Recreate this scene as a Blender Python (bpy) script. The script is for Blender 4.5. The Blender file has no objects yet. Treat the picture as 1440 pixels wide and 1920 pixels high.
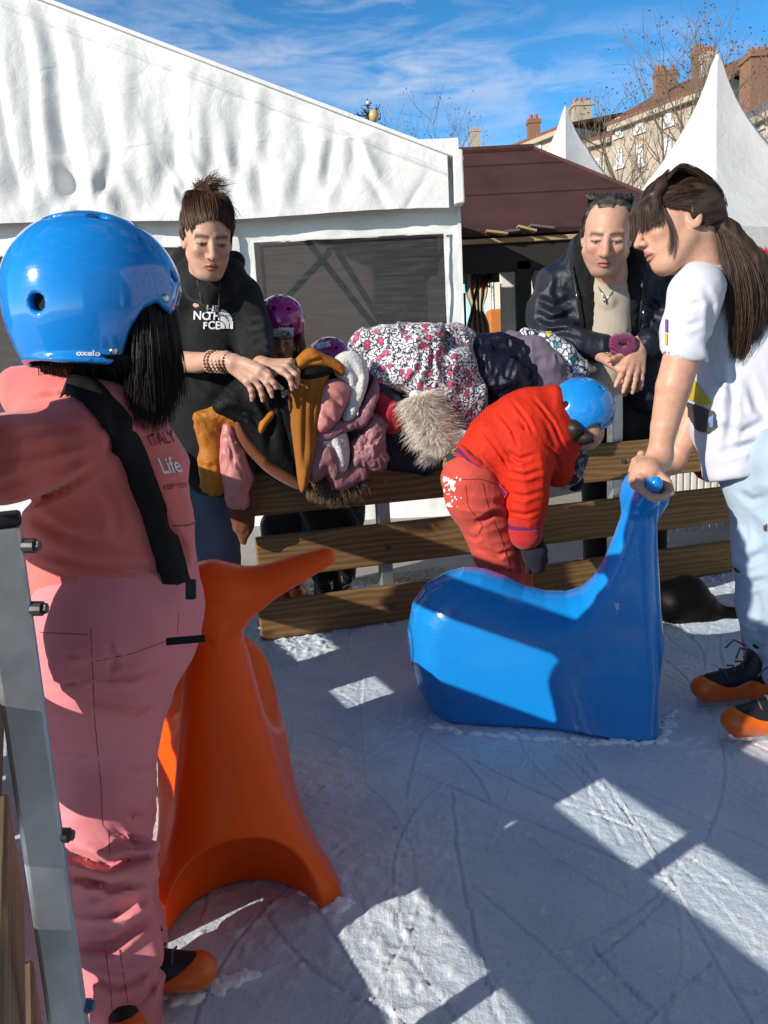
import bpy, math, random
import numpy as np
from mathutils import Vector, Matrix

random.seed(7)
RNG = np.random.default_rng(7)
SC = bpy.context.scene
COL = SC.collection

# ---------------------------------------------------------------- camera
CAM_H, FPX = 0.82, 1443.0
PITCH, ROLL = math.radians(10.2), math.radians(2.98)
_u0 = np.array([0, math.sin(PITCH), math.cos(PITCH)])
FWD = np.array([0, math.cos(PITCH), -math.sin(PITCH)])
UPV = math.cos(ROLL) * _u0 + math.sin(ROLL) * np.array([1.0, 0, 0])
RGT = math.cos(ROLL) * np.array([1.0, 0, 0]) - math.sin(ROLL) * _u0
CAM = np.array([0, 0, CAM_H])
cd = bpy.data.cameras.new('camera')
cam = bpy.data.objects.new('camera', cd)
COL.objects.link(cam)
cd.lens, cd.sensor_width, cd.sensor_fit = FPX / 1920 * 36.0, 36.0, 'AUTO'
cd.clip_start, cd.clip_end = 0.02, 2000
cam.matrix_world = Matrix(((RGT[0], UPV[0], -FWD[0], 0), (RGT[1], UPV[1], -FWD[1], 0), (RGT[2], UPV[2], -FWD[2], CAM_H), (0, 0, 0, 1)))
SC.camera = cam

# ---------------------------------------------------------------- sky, sun, exposure
SUN_AZ = np.array([-0.80, -0.60])          # where the sun stands (plan)
SUN_EL = math.radians(22.8)
w = bpy.data.worlds.new('World'); SC.world = w
w.use_nodes = True
nt = w.node_tree; nt.nodes.clear()
out = nt.nodes.new('ShaderNodeOutputWorld'); bg = nt.nodes.new('ShaderNodeBackground')
sky = nt.nodes.new('ShaderNodeTexSky'); sky.sky_type = 'NISHITA'; sky.sun_disc = False
sky.sun_elevation = SUN_EL; sky.sun_rotation = math.atan2(SUN_AZ[0], SUN_AZ[1])
sky.air_density, sky.dust_density, sky.ozone_density, sky.altitude = 1.0, 0.3, 3.5, 500
# thin cirrus mixed into the sky
tc = nt.nodes.new('ShaderNodeTexCoord'); mp = nt.nodes.new('ShaderNodeMapping')
mp.inputs['Scale'].default_value = (2.2, 2.2, 9.0)
mp.inputs['Location'].default_value = (0.35, 0.1, 0.55)
no = nt.nodes.new('ShaderNodeTexNoise'); no.inputs['Scale'].default_value = 1.6; no.inputs['Detail'].default_value = 9; no.inputs['Roughness'].default_value = 0.62
no.inputs['Distortion'].default_value = 0.5
cr = nt.nodes.new('ShaderNodeValToRGB'); cr.color_ramp.elements[0].position = 0.50; cr.color_ramp.elements[1].position = 0.80
cr.color_ramp.elements[1].color = (0.62, 0.62, 0.62, 1)
mx = nt.nodes.new('ShaderNodeMix'); mx.data_type = 'RGBA'; mx.inputs['B'].default_value = (8.5, 8.9, 9.8, 1)
hs = nt.nodes.new('ShaderNodeHueSaturation'); hs.inputs['Saturation'].default_value = 1.22
L = nt.links
L.new(tc.outputs['Generated'], mp.inputs['Vector']); L.new(mp.outputs['Vector'], no.inputs['Vector'])
L.new(no.outputs['Fac'], cr.inputs['Fac']); L.new(cr.outputs['Color'], mx.inputs['Factor'])
sx = nt.nodes.new('ShaderNodeSeparateXYZ'); L.new(tc.outputs['Generated'], sx.inputs[0])
er_ = nt.nodes.new('ShaderNodeValToRGB'); er_.color_ramp.elements[0].position = 0.25; er_.color_ramp.elements[0].color = (2.15, 2.4, 2.45, 1); er_.color_ramp.elements[1].position = 0.85; er_.color_ramp.elements[1].color = (0.6, 0.6, 0.6, 1)
L.new(sx.outputs['Z'], er_.inputs['Fac']); ml = nt.nodes.new('ShaderNodeMix'); ml.data_type = 'RGBA'; ml.blend_type = 'MULTIPLY'; ml.inputs['Factor'].default_value = 1
L.new(sky.outputs['Color'], ml.inputs['A']); L.new(er_.outputs['Color'], ml.inputs['B']); L.new(ml.outputs['Result'], hs.inputs['Color']); L.new(hs.outputs['Color'], mx.inputs['A']); L.new(mx.outputs['Result'], bg.inputs['Color'])
L.new(bg.outputs['Background'], out.inputs['Surface'])
# the long bank of cirrus
def _dir(x, y):
    d = ray_(x, y); d = d / np.linalg.norm(d); return math.atan2(d[0], d[1]), d[2]
def ray_(x, y): return FWD + RGT * (x - 720) / FPX - UPV * (y - 960) / FPX
_az = nt.nodes.new('ShaderNodeMath'); _az.operation = 'ARCTAN2'; L.new(sx.outputs['X'], _az.inputs[0]); L.new(sx.outputs['Y'], _az.inputs[1])
n2 = nt.nodes.new('ShaderNodeTexNoise'); n2.inputs['Scale'].default_value = 5; n2.inputs['Detail'].default_value = 8; n2.inputs['Roughness'].default_value = 0.6; n2.inputs['Distortion'].default_value = 0.6
m2 = nt.nodes.new('ShaderNodeMapping'); m2.inputs['Scale'].default_value = (1.6, 1.6, 7); L.new(tc.outputs['Generated'], m2.inputs['Vector']); L.new(m2.outputs['Vector'], n2.inputs['Vector'])
def _m(op, a, b, c=None):
    q = nt.nodes.new('ShaderNodeMath'); q.operation = op
    for i, v_ in enumerate((a, b) if c is None else (a, b, c)):
        if hasattr(v_, 'is_linked'): L.new(v_, q.inputs[i])
        else: q.inputs[i].default_value = v_
    return q.outputs[0]
bank = None
for cx, cy, hw, hh, st_ in ((760, 128, 330, 62, 1.0), (1040, 178, 110, 30, .7), (430, 95, 170, 45, .55), (740, 15, 260, 40, .55), (1160, 130, 300, 80, .3)):
    a0, z0 = _dir(cx, cy); da, dz = hw / FPX, hh / FPX
    u_ = _m('DIVIDE', _m('SUBTRACT', _az.outputs[0], a0), da); v2_ = _m('DIVIDE', _m('ADD', _m('SUBTRACT', sx.outputs['Z'], z0), _m('MULTIPLY', _m('SUBTRACT', _az.outputs[0], a0), 0.10)), dz)
    d2_ = _m('ADD', _m('MULTIPLY', u_, u_), _m('MULTIPLY', v2_, v2_)); g_ = _m('MAXIMUM', _m('SUBTRACT', 1.0, d2_), 0.0)
    q_ = _m('MULTIPLY', _m('MULTIPLY', g_, st_), 1.0); bank = q_ if bank is None else _m('MAXIMUM', bank, q_)
cov = nt.nodes.new('ShaderNodeMapRange'); cov.inputs['From Min'].default_value = 0.44; cov.inputs['From Max'].default_value = 0.66; L.new(n2.outputs['Fac'], cov.inputs['Value'])
fac2 = _m('MULTIPLY', _m('MULTIPLY', _m('POWER', bank, 0.6), cov.outputs[0]), 0.62)
mx2 = nt.nodes.new('ShaderNodeMix'); mx2.data_type = 'RGBA'; mx2.inputs['B'].default_value = (8.2, 8.8, 10.2, 1); L.new(fac2, mx2.inputs['Factor']); L.new(mx.outputs['Result'], mx2.inputs['A']); L.new(mx2.outputs['Result'], bg.inputs['Color'])
bg.inputs['Strength'].default_value = 0.076
sd = bpy.data.lights.new('sun', 'SUN'); sd.energy = 5.0; sd.angle = math.radians(0.5); sd.color = (1.0, 0.93, 0.82)
so = bpy.data.objects.new('sun', sd); COL.objects.link(so)
_d = Vector((-SUN_AZ[0] * math.cos(SUN_EL), -SUN_AZ[1] * math.cos(SUN_EL), -math.sin(SUN_EL)))
so.rotation_euler = _d.to_track_quat('-Z', 'Y').to_euler(); so.location = (-5, -5, 6)
SC.view_settings.view_transform = 'Standard'; SC.view_settings.look = 'None'
SC.view_settings.exposure = 0.22; SC.view_settings.gamma = 1.0
SC.cycles.max_bounces = 6; SC.cycles.transparent_max_bounces = 8
SC.cycles.use_denoising = True

# ---------------------------------------------------------------- picture -> place
def ray(x, y):
    return FWD + RGT * (x - 720) / FPX - UPV * (y - 960) / FPX
def W(x, y, Y):                              # point seen at (x, y) at forward distance Y
    d = ray(x, y); return CAM + d * (Y / d[1])
def G(x, y, z=0.0):                          # point seen at (x, y) lying at height z
    d = ray(x, y); return CAM + d * ((z - CAM_H) / d[2])
def nrm(v):
    v = np.asarray(v, float); return v / np.linalg.norm(v)

# ---------------------------------------------------------------- linking, tagging
def tag(o, label=None, cat=None, group=None, kind=None):
    if label: o['label'] = label
    if cat: o['category'] = cat
    if group: o['group'] = group
    if kind: o['kind'] = kind
    return o
def thing(name, loc, label, cat, group=None):
    o = bpy.data.objects.new(name, None); COL.objects.link(o); o.location = (*[float(q) for q in loc], 0.0)[:3]
    o.empty_display_size = 0.1
    bpy.context.view_layer.update()
    return tag(o, label, cat, group)
def link(name, me, mat=None, parent=None, smooth=True):
    if mat is not None:
        for m in (mat if isinstance(mat, (list, tuple)) else [mat]): me.materials.append(m)
    if smooth and len(me.polygons): me.polygons.foreach_set('use_smooth', [True] * len(me.polygons))
    o = bpy.data.objects.new(name, me); COL.objects.link(o)
    if parent is not None:
        o.parent = parent
        M = Matrix.Identity(4); q = parent
        chain = []
        while q is not None: chain.append(q.matrix_basis.copy() if q.parent is None else q.matrix_parent_inverse @ q.matrix_basis); q = q.parent
        for c in reversed(chain): M = M @ c
        o.matrix_parent_inverse = M.inverted()
    return o
def rawmesh(name, V, F):
    me = bpy.data.meshes.new(name)
    me.from_pydata([tuple(map(float, v)) for v in V], [], [tuple(int(i) for i in f) for f in F]); me.update()
    return me
def quadmesh(name, V, Q):                    # fast path for many quads
    me = bpy.data.meshes.new(name); V = np.asarray(V, np.float32); Q = np.asarray(Q, np.int32)
    k = Q.shape[1]
    me.vertices.add(len(V)); me.vertices.foreach_set('co', V.ravel())
    me.loops.add(len(Q) * k); me.loops.foreach_set('vertex_index', Q.ravel())
    me.polygons.add(len(Q)); me.polygons.foreach_set('loop_start', np.arange(len(Q), dtype=np.int32) * k)
    me.update(calc_edges=True); me.validate()
    return me
def setcol(me, C, name='col'):
    a = me.color_attributes.new(name, 'FLOAT_COLOR', 'POINT')
    C = np.asarray(C, np.float32)
    C4 = np.ones((len(C), 4), np.float32); C4[:, :3] = C
    a.data.foreach_set('color', C4.ravel())

class MB:                                    # collects boxes, bars, tubes into one mesh
    def __init__(s): s.V, s.F = [], []
    def add(s, V, F):
        n = len(s.V); s.V += [tuple(map(float, v)) for v in V]; s.F += [tuple(i + n for i in f) for f in F]; return s
    def box(s, c, ax, half):                 # ax: three unit vectors
        c = np.asarray(c, float); a = [np.asarray(v, float) * h for v, h in zip(ax, half)]
        V = [c + i * a[0] + j * a[1] + k * a[2] for i in (-1, 1) for j in (-1, 1) for k in (-1, 1)]
        return s.add(V, [(0, 1, 3, 2), (4, 6, 7, 5), (0, 4, 5, 1), (2, 3, 7, 6), (0, 2, 6, 4), (1, 5, 7, 3)])
    def aabox(s, lo, hi):
        lo, hi = np.asarray(lo, float), np.asarray(hi, float)
        return s.box((lo + hi) / 2, np.eye(3), (hi - lo) / 2)
    def tube(s, pts, r, n=8, cap=True):
        pts = [np.asarray(p, float) for p in pts]; m = len(pts)
        rr = r if hasattr(r, '__len__') else [r] * m
        base = len(s.V); prev = None
        for i, p in enumerate(pts):
            t = nrm(pts[min(i + 1, m - 1)] - pts[max(i - 1, 0)])
            if prev is None:
                a = nrm(np.cross(t, [0, 0, 1] if abs(t[2]) < 0.9 else [1, 0, 0]))
            else:
                a = nrm(prev - t * (prev @ t))
            prev = a; b = np.cross(t, a)
            for k in range(n):
                an = 2 * math.pi * k / n
                s.V.append(tuple(p + rr[i] * (math.cos(an) * a + math.sin(an) * b)))
        for i in range(m - 1):
            for k in range(n):
                k2 = (k + 1) % n
                s.F.append((base + i * n + k, base + i * n + k2, base + (i + 1) * n + k2, base + (i + 1) * n + k))
        if cap:
            s.F.append(tuple(base + k for k in range(n))[::-1]); s.F.append(tuple(base + (m - 1) * n + k for k in range(n)))
        return s
    def build(s, name, mat, parent=None, smooth=False, bevel=0.0):
        o = link(name, rawmesh(name, s.V, s.F), mat, parent, smooth)
        if bevel:
            m = o.modifiers.new('bevel', 'BEVEL'); m.width = bevel; m.segments = 2; m.limit_method = 'ANGLE'
        return o

# ---------------------------------------------------------------- numpy noise
def _hash(ix, iy, iz, seed):
    h = (ix.astype(np.int64) * 374761393 + iy.astype(np.int64) * 668265263 + iz.astype(np.int64) * 2147483647 + seed * 1274126177) & 0xffffffff
    h = ((h ^ (h >> 13)) * 1274126177) & 0xffffffff
    return ((h ^ (h >> 16)) & 0xffff).astype(np.float32) / 32767.5 - 1.0
def noise(P, scale=1.0, seed=0):
    Q = np.asarray(P, np.float32) * scale
    I = np.floor(Q); Fr = Q - I; I = I.astype(np.int64); u = Fr * Fr * (3 - 2 * Fr)
    r = 0
    for dx in (0, 1):
        wx = u[:, 0] if dx else 1 - u[:, 0]
        for dy in (0, 1):
            wy = u[:, 1] if dy else 1 - u[:, 1]
            for dz in (0, 1):
                wz = u[:, 2] if dz else 1 - u[:, 2]
                r = r + wx * wy * wz * _hash(I[:, 0] + dx, I[:, 1] + dy, I[:, 2] + dz, seed)
    return r
def fbm(P, scale, seed=0, oct=3):
    r = 0; a = 1.0
    for i in range(oct): r = r + a * noise(P, scale * 2 ** i, seed + i); a *= 0.5
    return r

# ---------------------------------------------------------------- solid modelling by distance fields
def smin(a, b, k):
    h = np.clip(0.5 + 0.5 * (a - b) / k, 0, 1); return a + (b - a) * h - k * h * (1 - h)
def f_cone(a, b, ra, rb):
    a = np.asarray(a, np.float32); b = np.asarray(b, np.float32); ab = b - a; L2 = max(float(ab @ ab), 1e-9)
    def f(P):
        t = np.clip((P - a) @ ab / L2, 0, 1)
        return np.linalg.norm(P - a - t[:, None] * ab, axis=1) - (ra + (rb - ra) * t)
    return f
def f_ell(c, r, R):
    c = np.asarray(c, np.float32); r = np.asarray(r, np.float32); R = np.asarray(R, np.float32)
    def f(P):
        q = (P - c) @ R.T
        k0 = np.linalg.norm(q / r, axis=1); k1 = np.linalg.norm(q / (r * r), axis=1)
        return np.where(k1 > 1e-6, k0 * (k0 - 1.0) / np.maximum(k1, 1e-6), -float(min(r)))
    return f
def f_box(c, h, R, rd):
    c = np.asarray(c, np.float32); h = np.asarray(h, np.float32) - rd; R = np.asarray(R, np.float32)
    def f(P):
        q = np.abs((P - c) @ R.T) - h
        return np.linalg.norm(np.maximum(q, 0), axis=1) + np.minimum(q.max(axis=1), 0) - rd
    return f
I3 = np.eye(3)
class S:
    def __init__(s): s.ops = []; s.disp = None; s.dmax = 0.0
    def op(s, f, c, r, k, m): s.ops.append((f, np.asarray(c, np.float32), float(r), float(k), m)); return s
    def cone(s, a, b, ra, rb, k=0.01, m=1):
        a, b = np.asarray(a, float), np.asarray(b, float)
        return s.op(f_cone(a, b, ra, rb), (a + b) / 2, np.linalg.norm(b - a) / 2 + max(ra, rb), k, m)
    def chain(s, pts, k=0.01, m=1):          # pts: (point, radius)
        fs = [f_cone(a, b, ra, rb) for (a, ra), (b, rb) in zip(pts, pts[1:])]
        kk = 0.15 * min(q[1] for q in pts)
        def f(P):
            d = fs[0](P)
            for g in fs[1:]: d = smin(d, g(P), kk)
            return d
        A = np.array([q[0] for q in pts]); lo, hi = (A - np.array([[q[1]] for q in pts])).min(0), (A + np.array([[q[1]] for q in pts])).max(0)
        c = (lo + hi) / 2; r = max(np.linalg.norm(a - c) + q[1] for a, q in zip(A, pts))
        return s.op(f, c, r, k, m)
    def wch(s, pts, k=0.01, m=1):            # pts: (px, py, radius_px, distance in front of the far fence)
        L = []
        for x, y, r, o in pts:
            p = WF(x, y, o); L.append((p, r * (p - CAM) @ FWD / FPX))
        return s.chain(L, k, m) if len(L) > 1 else s.ell(L[0][0], (L[0][1],) * 3, I3, k, m)
    def pch(s, pts, Y, k=0.01, m=1):         # pts: (px, py, radius_px[, dY])
        L = []
        for q in pts:
            y = Y + (q[3] if len(q) > 3 else 0); L.append((W(q[0], q[1], y), q[2] * y / FPX))
        if len(L) == 1: return s.ell(L[0][0], (L[0][1],) * 3, I3, k, m)
        return s.chain(L, k, m)
    def ell(s, c, r, R=I3, k=0.01, m=1): return s.op(f_ell(c, r, R), c, max(r), k, m)
    def box(s, c, h, R=I3, rd=0.005, k=0.01, m=1): return s.op(f_box(c, h, R, rd), c, np.linalg.norm(h), k, m)
    def fn(s, f, c, r, k=0.01, m=1): return s.op(f, c, r, k, m)
    def ev(s, P, cc=None, cr=0.0):
        d = None
        for f, c, r, k, m in s.ops:
            if cc is not None and m != 2 and np.linalg.norm(c - cc) - r - cr > 0.05 + k: continue
            if d is None:
                if m == 1: d = f(P)
                continue
            if m == 1: d = smin(d, f(P), k)
            elif m == -1: d = -smin(-d, f(P), k)
            else: d = -smin(-d, -f(P), k)
        if d is None: return None
        if s.disp is not None: d = d - s.disp(P)
        return d
    def surf(s, vox):
        lo = np.min([c - r for f, c, r, k, m in s.ops if m == 1], axis=0) - 3 * vox - s.dmax
        hi = np.max([c + r for f, c, r, k, m in s.ops if m == 1], axis=0) + 3 * vox + s.dmax
        B = 16
        nb = np.ceil((hi - lo) / vox / B).astype(int) + 1
        n = nb * B
        D = np.full(n, 1.0, np.float32)
        ci = np.stack(np.meshgrid(*[np.arange(q) for q in nb], indexing='ij'), -1).reshape(-1, 3)
        cen = (lo + (ci * B + (B - 1) / 2) * vox).astype(np.float32)
        hd = vox * B / 2 * 1.74
        dc = s.ev(cen)
        g = np.stack(np.meshgrid(*[np.arange(B)] * 3, indexing='ij'), -1).reshape(-1, 3) * vox
        for q in np.nonzero(np.abs(dc) <= hd * 1.7 + s.dmax + 0.01)[0]:
            i, j, k = ci[q] * B
            v = s.ev((lo + ci[q] * B * vox + g).astype(np.float32), cen[q], hd)
            if v is not None: D[i:i + B, j:j + B, k:k + B] = v.reshape(B, B, B)
        for q in np.nonzero(dc < -(hd * 1.7 + s.dmax + 0.01))[0]:
            i, j, k = ci[q] * B; D[i:i + B, j:j + B, k:k + B] = -1
        neg = D < 0
        a = neg[:-1]; cnt = a.astype(np.int8) + neg[1:]
        cnt = cnt[:, :-1] + cnt[:, 1:]; cnt = cnt[:, :, :-1] + cnt[:, :, 1:]
        act = np.argwhere((cnt > 0) & (cnt < 8))
        off = np.array([(x, y, z) for x in (0, 1) for y in (0, 1) for z in (0, 1)])
        cv = np.stack([D[tuple((act + o).T)] for o in off], 1)
        sm = np.zeros((len(act), 3)); ct = np.zeros(len(act))
        for p in range(8):
            for q in range(p + 1, 8):
                if np.abs(off[p] - off[q]).sum() != 1: continue
                va, vb = cv[:, p], cv[:, q]; x = (va < 0) != (vb < 0)
                t = np.where(x, va / np.where(x, va - vb, 1), 0)
                sm += np.where(x[:, None], off[p] + t[:, None] * (off[q] - off[p]), 0); ct += x
        V = lo + (act + sm / ct[:, None]) * vox
        # settle vertices on the true surface
        key = ((act // 32) * np.array([1000000, 1000, 1])).sum(1)
        order = np.argsort(key, kind='stable'); ks = key[order]
        cuts = np.nonzero(np.diff(ks))[0] + 1
        for grp in np.split(order, cuts):
            c0 = V[grp].mean(0); rad = np.linalg.norm(V[grp] - c0, axis=1).max() + 2 * vox
            for it in range(2):
                P = V[grp].astype(np.float32); e = vox * 0.3
                d0 = s.ev(P, c0, rad)
                if d0 is None: break
                gr = np.stack([s.ev(P + np.eye(3, dtype=np.float32)[i] * e, c0, rad) - d0 for i in range(3)], 1) / e
                l2 = np.maximum((gr * gr).sum(1), 0.3)
                st = np.clip(d0 / l2, -vox * 0.5, vox * 0.5)
                V[grp] = V[grp] - gr * st[:, None]
        idx = np.full(D.shape, -1, np.int32); idx[tuple(act.T)] = np.arange(len(act))
        Q = []
        for ax in range(3):
            sl0 = [slice(1, -1)] * 3; sl1 = [slice(1, -1)] * 3
            sl0[ax] = slice(0, -1); sl1[ax] = slice(1, None)
            A = neg[tuple(sl0)]; Bn = neg[tuple(sl1)]
            e = np.argwhere(A != Bn); e0 = e.copy()
            for b in range(3):
                if b != ax: e0[:, b] += 1
            u, v = (ax + 1) % 3, (ax + 2) % 3
            du = np.zeros(3, int); du[u] = 1; dv = np.zeros(3, int); dv[v] = 1
            q = np.stack([idx[tuple((e0 - du - dv).T)], idx[tuple((e0 - dv).T)], idx[tuple(e0.T)], idx[tuple((e0 - du).T)]], 1)
            flip = ~A[tuple(e.T)]
            q[flip] = q[flip][:, ::-1]
            Q.append(q)
        Q = np.concatenate(Q); Q = Q[(Q >= 0).all(1)]
        return V, Q
    def mesh(s, name, vox, mat, parent=None, paint=None):
        V, Q = s.surf(vox)
        me = quadmesh(name, V, Q)
        if paint is not None: setcol(me, paint(V.astype(np.float32)))
        return link(name, me, mat, parent, True)
def frame(f, up):                            # rows: forward, left, up
    f = nrm(f); up = np.asarray(up, float); l = nrm(np.cross(up, f)); return np.array([f, l, np.cross(f, l)])
# ---------------------------------------------------------------- materials
def srgb(r, g, b):
    return tuple(((c / 255) / 12.92 if c / 255 <= 0.04045 else ((c / 255 + 0.055) / 1.055) ** 2.4) for c in (r, g, b))
class N:                                     # small node-tree writer
    def __init__(s, name):
        s.m = bpy.data.materials.new(name); s.m.use_nodes = True; s.t = s.m.node_tree
        s.b = s.t.nodes['Principled BSDF']
    def n(s, typ, **kw):
        o = s.t.nodes.new('ShaderNode' + typ)
        for k, v in kw.items():
            if k in o.inputs.keys() if isinstance(k, str) else False: o.inputs[k].default_value = v
            else: setattr(o, k, v)
        return o
    def l(s, a, b): s.t.links.new(a, b)
    def set(s, **kw):
        for k, v in kw.items():
            k = {'rough': 'Roughness', 'metal': 'Metallic', 'spec': 'Specular IOR Level', 'coat': 'Coat Weight', 'sheen': 'Sheen Weight', 'sss': 'Subsurface Weight'}.get(k, k)
            s.b.inputs[k].default_value = v
        return s
    def coord(s, scale=(1, 1, 1), rot=(0, 0, 0), src='Object'):
        t = s.n('TexCoord'); m = s.n('Mapping'); m.inputs['Scale'].default_value = scale; m.inputs['Rotation'].default_value = rot
        s.l(t.outputs[src], m.inputs['Vector']); return m.outputs['Vector']
    def noise(s, vec, scale, detail=3, rough=0.5, dist=0.0):
        o = s.n('TexNoise'); o.inputs['Scale'].default_value = scale; o.inputs['Detail'].default_value = detail
        o.inputs['Roughness'].default_value = rough; o.inputs['Distortion'].default_value = dist; s.l(vec, o.inputs['Vector']); return o.outputs['Fac']
    def ramp(s, fac, stops):
        r = s.n('ValToRGB'); e = r.color_ramp.elements
        while len(e) < len(stops): e.new(0.5)
        for q, (p, c) in zip(e, stops): q.position = p; q.color = (*c, 1) if len(c) == 3 else c
        s.l(fac, r.inputs['Fac']); return r.outputs['Color']
    def mix(s, fac, a, b, mode='MIX'):
        m = s.n('Mix', data_type='RGBA', blend_type=mode)
        for v, k in ((fac, 'Factor'), (a, 'A'), (b, 'B')):
            if hasattr(v, 'is_linked'): s.l(v, m.inputs[k])
            else: m.inputs[k].default_value = v if not isinstance(v, tuple) else ((*v, 1) if len(v) == 3 else v)
        return m.outputs['Result']
    def math(s, op, a, b=0.0, c=None):
        m = s.n('Math', operation=op)
        for i, v in enumerate((a, b) if c is None else (a, b, c)):
            if hasattr(v, 'is_linked'): s.l(v, m.inputs[i])
            else: m.inputs[i].default_value = v
        return m.outputs[0]
    def base(s, c):
        if hasattr(c, 'is_linked'): s.l(c, s.b.inputs['Base Color'])
        else: s.b.inputs['Base Color'].default_value = (*c, 1)
        return s
    def bump(s, h, strength=0.3, dist=0.01, prev=None):
        b = s.n('Bump'); b.inputs['Strength'].default_value = strength; b.inputs['Distance'].default_value = dist
        s.l(h, b.inputs['Height'])
        if prev is not None: s.l(prev, b.inputs['Normal'])
        s.l(b.outputs['Normal'], s.b.inputs['Normal']); return b.outputs['Normal']
def grey(v): return (v, v, v)
def fabric(name, c, var=0.15, weave=900, wrk=14, wstr=0.35, rough=0.9, sheen=0.15, wdist=0.012, attr=False):
    n = N(name).set(rough=rough, sheen=sheen, spec=0.25); v = n.coord()
    a = n.noise(v, 6, 4); lo = tuple(x * (1 - var) for x in c); hi = tuple(min(1, x * (1 + var)) for x in c)
    if attr:
        at = n.n('Attribute', attribute_name='col'); cc = n.mix(1.0, at.outputs['Color'], n.ramp(a, [(0.3, grey(1 - var)), (0.7, grey(1.0))]), 'MULTIPLY')
    else: cc = n.ramp(a, [(0.3, lo), (0.7, hi)])
    n.base(cc)
    b1 = n.bump(n.noise(v, wrk, 3, 0.55, 1.2), wstr, wdist)
    n.bump(n.noise(v, weave, 2), 0.25, 0.0015, b1)
    return n.m
def puffy(name, c, rough=0.45, wrk=22, wstr=0.5, spec=0.4):      # shiny quilted nylon
    n = N(name).set(rough=rough, spec=spec); v = n.coord()
    n.base(n.ramp(n.noise(v, 5, 3), [(0.3, tuple(x * 0.88 for x in c)), (0.7, c)]))
    b1 = n.bump(n.noise(v, wrk, 4, 0.6, 2.0), wstr, 0.012)
    n.bump(n.noise(v, wrk * 4, 3, 0.6, 1.0), 0.3, 0.004, b1)
    return n.m
def gloss(name, c, rough=0.12, coat=0.6, scuff=0.25, spec=0.5):
    n = N(name).set(coat=coat, spec=spec); v = n.coord()
    n.base(n.ramp(n.noise(v, 9, 3), [(0.35, tuple(x * 0.95 for x in c)), (0.7, c)]))
    n.b.inputs['Coat Roughness'].default_value = 0.06
    s = n.noise(n.coord((1, 1, 6)), 60, 5, 0.7)
    n.l(n.ramp(s, [(0.45, grey(rough)), (0.75, grey(rough + scuff))]), n.b.inputs['Roughness'])
    n.bump(n.noise(v, 25, 2), 0.03, 0.01)
    return n.m
def metal(name, c, rough=0.4, m=1.0):
    n = N(name).set(metal=m); v = n.coord((1, 1, 1))
    n.base(n.ramp(n.noise(v, 18, 5, 0.6), [(0.3, tuple(x * 0.75 for x in c)), (0.7, c)]))
    n.l(n.ramp(n.noise(v, 40, 4), [(0.3, grey(rough * 0.8)), (0.7, grey(min(1, rough * 1.3)))]), n.b.inputs['Roughness'])
    n.bump(n.noise(v, 160, 3), 0.08, 0.002)
    return n.m
def wood(name, c1, c2, axis):                # axis: along the grain, in plan
    n = N(name).set(rough=0.72, spec=0.3)
    an = math.atan2(axis[1], axis[0])
    t = n.n('TexCoord'); r0 = n.n('VectorRotate', rotation_type='Z_AXIS'); r0.inputs['Angle'].default_value = -an
    n.l(t.outputs['Object'], r0.inputs['Vector'])
    def mp(sc):
        m = n.n('Mapping'); m.inputs['Scale'].default_value = sc; n.l(r0.outputs['Vector'], m.inputs['Vector']); return m.outputs['Vector']
    wv = n.n('TexWave', wave_type='BANDS', bands_direction='Z', wave_profile='SIN'); wv.inputs['Scale'].default_value = 16; wv.inputs['Distortion'].default_value = 9
    wv.inputs['Detail'].default_value = 3; wv.inputs['Detail Scale'].default_value = 1.0
    n.l(mp((0.16, 1, 1.0)), wv.inputs['Vector'])
    fine = n.noise(mp((2, 40, 60)), 6, 4, 0.6); big = n.noise(mp((0.8, 2, 4)), 2.2, 3)
    wf_ = n.math('MULTIPLY', wv.outputs['Fac'], n.noise(mp((0.5, 3, 9)), 5, 3))
    c = n.ramp(wf_, [(0.05, c2), (0.22, tuple((x + y) / 2 for x, y in zip(c1, c2))), (0.60, c1)])
    c = n.mix(0.55, c, n.ramp(fine, [(0.3, grey(0.45)), (0.7, grey(1.0))]), 'MULTIPLY')
    c = n.mix(0.6, c, n.ramp(big, [(0.3, grey(0.6)), (0.7, grey(1.0))]), 'MULTIPLY')
    # knots
    vo = n.n('TexVoronoi'); vo.inputs['Scale'].default_value = 3.2; n.l(mp((0.8, 1, 2.2)), vo.inputs['Vector'])
    kn = n.ramp(vo.outputs['Distance'], [(0.03, grey(0.25)), (0.09, grey(1.0))])
    n.base(n.mix(0.8, c, kn, 'MULTIPLY'))
    b = n.bump(wv.outputs['Fac'], 0.15, 0.002); n.bump(fine, 0.35, 0.002, b)
    return n.m
def skin_mat():
    n = N('skin').set(rough=0.48, spec=0.35, sss=0.12)
    n.b.inputs['Subsurface Radius'].default_value = (0.012, 0.005, 0.003); n.b.inputs['Subsurface Scale'].default_value = 0.6
    at = n.n('Attribute', attribute_name='col'); v = n.coord()
    n.base(n.mix(0.5, at.outputs['Color'], n.ramp(n.noise(v, 45, 4, 0.6), [(0.3, (0.70, 0.58, 0.55)), (0.7, grey(1.0))]), 'MULTIPLY'))
    b = n.bump(n.noise(v, 260, 3), 0.12, 0.002); n.bump(n.noise(v, 60, 3), 0.2, 0.005, b)
    return n.m
def hair_mat(name, c1, c2, rough=0.5):
    n = N(name).set(rough=rough, spec=0.35)
    at = n.n('Attribute', attribute_name='col')
    n.base(n.mix(at.outputs['Fac'], c1, c2))
    n.b.inputs['Anisotropic'].default_value = 0.6
    return n.m
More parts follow.
